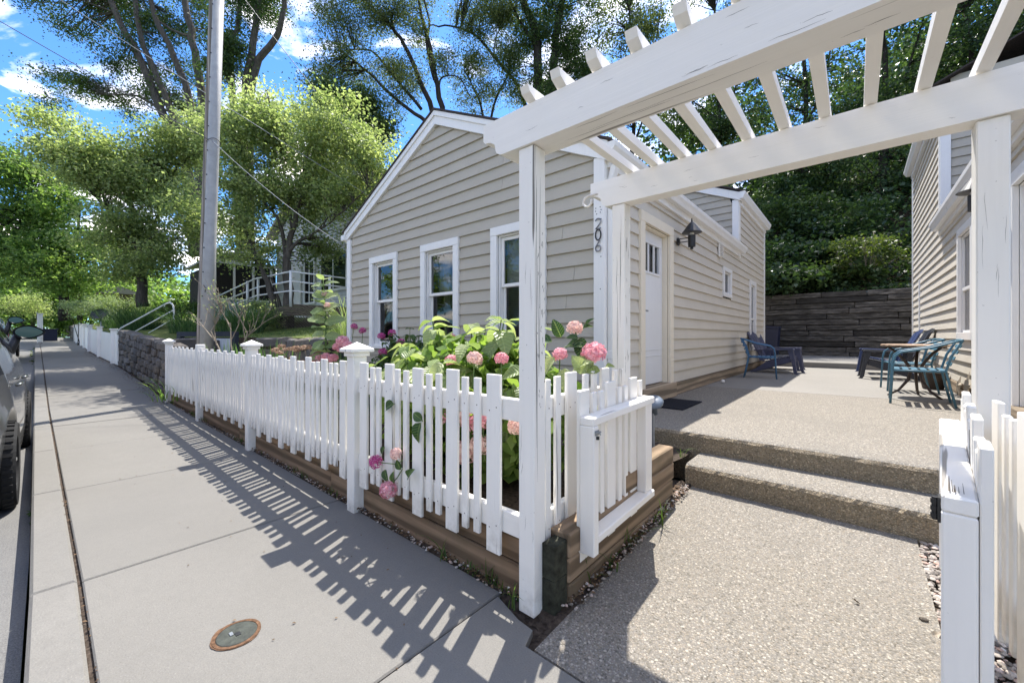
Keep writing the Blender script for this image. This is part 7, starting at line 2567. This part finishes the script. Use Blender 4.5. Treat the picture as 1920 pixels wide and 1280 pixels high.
shrub('leafy_bush', 'yellow green bush with brown stems on top of the sleeper wall', bl, 80, 2600, 0.17, 0.10, leaf_bush, 99, base=(c[0], c[1], bz), stems=22, barkm=twig_m)
# leaf carpet of the slope itself
n = 60000
X = RNG.uniform(-8, 30, n); Yv = 17.8 + 40 * RNG.uniform(0, 1, n) ** 1.5
Z = np.array([hill_z(a, b) for a, b in zip(X, Yv)]) + np.abs(RNG.normal(0, 0.5, n)) * np.clip((Yv - 18.2) / 1.5, 0.08, 1.6)
me = fast_mesh('slope_undergrowth', leaf_quads(np.column_stack([X, Yv, Z]), 0.20 + 0.006 * (Yv - 18), 0.7), 4, leaf_wood, RNG.uniform(0, 1, n))
tag(inst('slope_undergrowth', me, None), 'dark leafy ground cover over the wooded slope', 'undergrowth', kind='stuff')
# far wood behind and beside the houses, so that the slope closes with foliage
bl = []
rng = np.random.default_rng(5)
for k in range(70):
    x = rng.uniform(-12, 60); y = rng.uniform(30, 62)
    bl.append((x, y, hill_z(x, y) + rng.uniform(3, 8), 3.4, 3.4, 4.2))
Cn, P, tone = blob_points(bl, 1500, 62000, 0.9, rng)
me = fast_mesh('far_wood', leaf_quads(P, 0.42, 0.5, rng=rng), 4, leaf_wood, np.clip(rng.uniform(0, 1, len(P)) + tone, 0, 1))
tag(inst('far_wood', me, None), 'dense far wood closing the top of the slope', 'wood', kind='stuff')
bl = []
for k in range(46):
    x = rng.uniform(-110, -50); y = rng.uniform(-9, 34)
    bl.append((x, y, 2.2 + rng.uniform(0, 4) + 0.1 * max(0, y), 4.0, 4.0, 3.6))
for k in range(8):
    bl.append((-56 + rng.uniform(-3, 3), -6 + 1.8 * k, 2.0 + rng.uniform(0, 2), 2.5, 2.5, 2.4))
Cn, P, tone = blob_points(bl, 900, 42000, 1.0, rng)
me = fast_mesh('street_end_wood', leaf_quads(P, 0.5, 0.5, rng=rng), 4, leaf_maple, np.clip(rng.uniform(0, 1, len(P)) + tone, 0, 1))
tag(inst('street_end_wood', me, None), 'mass of green trees closing the far end of the street', 'wood', kind='stuff')

# ------------------------------------------------------------------ unseen houses and trees added for window reflections and bounced light
def added_facing_house(label, x0, x1, y, depth, h, mat_):  # house added out of view to bounce light and fill reflections
    t = thing('house', label, 'house', ((x0 + x1) / 2, y, 0), group=None)
    mb = MB()
    k = 0
    while 0.3 + 0.16 * k < h:
        a = 0.3 + 0.16 * k; b = min(h, a + 0.16)
        mb.add([(x0, y, a), (x1, y, a), (x1, y - 0.03, b), (x0, y - 0.03, b)], [(1, 0, 3, 2)])
        k += 1
    mb.box(x0 + 0.01, x1 - 0.01, y - depth, y - 0.06, -0.2, h)
    xm = (x0 + x1) / 2
    mb.prism([(x0, h), (x1, h), (xm, h + (x1 - x0) * 0.36)], 'y', y - 0.12, y - 0.05)
    mb.part('wall', mat_, t)
    mb = MB()
    e = 0.35
    mb.prism([(x0 - e, h - 0.25), (xm, h + (x1 - x0) * 0.36 + 0.02), (xm, h + (x1 - x0) * 0.36 + 0.2), (x0 - e, h - 0.05)], 'y', y - depth - 0.3, y + 0.3)
    mb.prism([(x1 + e, h - 0.05), (xm, h + (x1 - x0) * 0.36 + 0.2), (xm, h + (x1 - x0) * 0.36 + 0.02), (x1 + e, h - 0.25)], 'y', y - depth - 0.3, y + 0.3)
    mb.part('roof', shingle, t)
    n = max(2, int((x1 - x0) / 2.2))
    for i in range(n):
        xc = x0 + (x1 - x0) * (i + 0.5) / n
        mb = MB(); mb.box(xc - 0.5, xc + 0.5, y + 0.001, y + 0.05, 0.95, 2.5); f = mb.part('window', trim_white, t)
        mb = MB(); mb.box(xc - 0.4, xc + 0.4, y + 0.051, y + 0.06, 1.05, 2.4); mb.part('pane', car_glass, f)


added_facing_house('cream house added out of view across the street for reflections and bounced light', -12.5, -4.5, -11.5, 8, 3.2, m_siding('siding_paint_cream', (0.62, 0.56, 0.46), 'x'))
added_facing_house('tan house added behind the viewer across the street for reflections and bounced light', -1.0, 7.5, -11.0, 8, 3.4, m_siding('siding_paint_tan', (0.58, 0.50, 0.40), 'x'))
for i, (x, y, h, lb) in enumerate(((-16.5, -11, 7, 'added unseen tree across the street left of the cream house'), (-2.8, -14.5, 8, 'added unseen tree between the two houses across the street'), (10.5, -11.5, 7.5, 'added unseen tree across the street right of the tan house'), (-24, -10, 8, 'added unseen tree further up the far side of the street'))):
    bl = [(x, y, h * 0.62, 2.6, 2.6, 2.2), (x - 1.2, y + 0.5, h * 0.5, 1.8, 1.8, 1.6), (x + 1.3, y - 0.4, h * 0.55, 1.9, 1.9, 1.7), (x, y, h * 0.85, 1.6, 1.6, 1.4)]
    grow_tree('added_street_tree', lb, 'tree', (x, y, -0.2), [([(x, y, -0.2), (x + 0.1, y, h * 0.35), (x, y, h * 0.8)], 0.22, 0.05)], bl, 120, 8000, 0.4, 0.2, leaf_maple, bark, 'added trees across the street', seed=200 + i)  # trees added out of view for bounced light and reflections
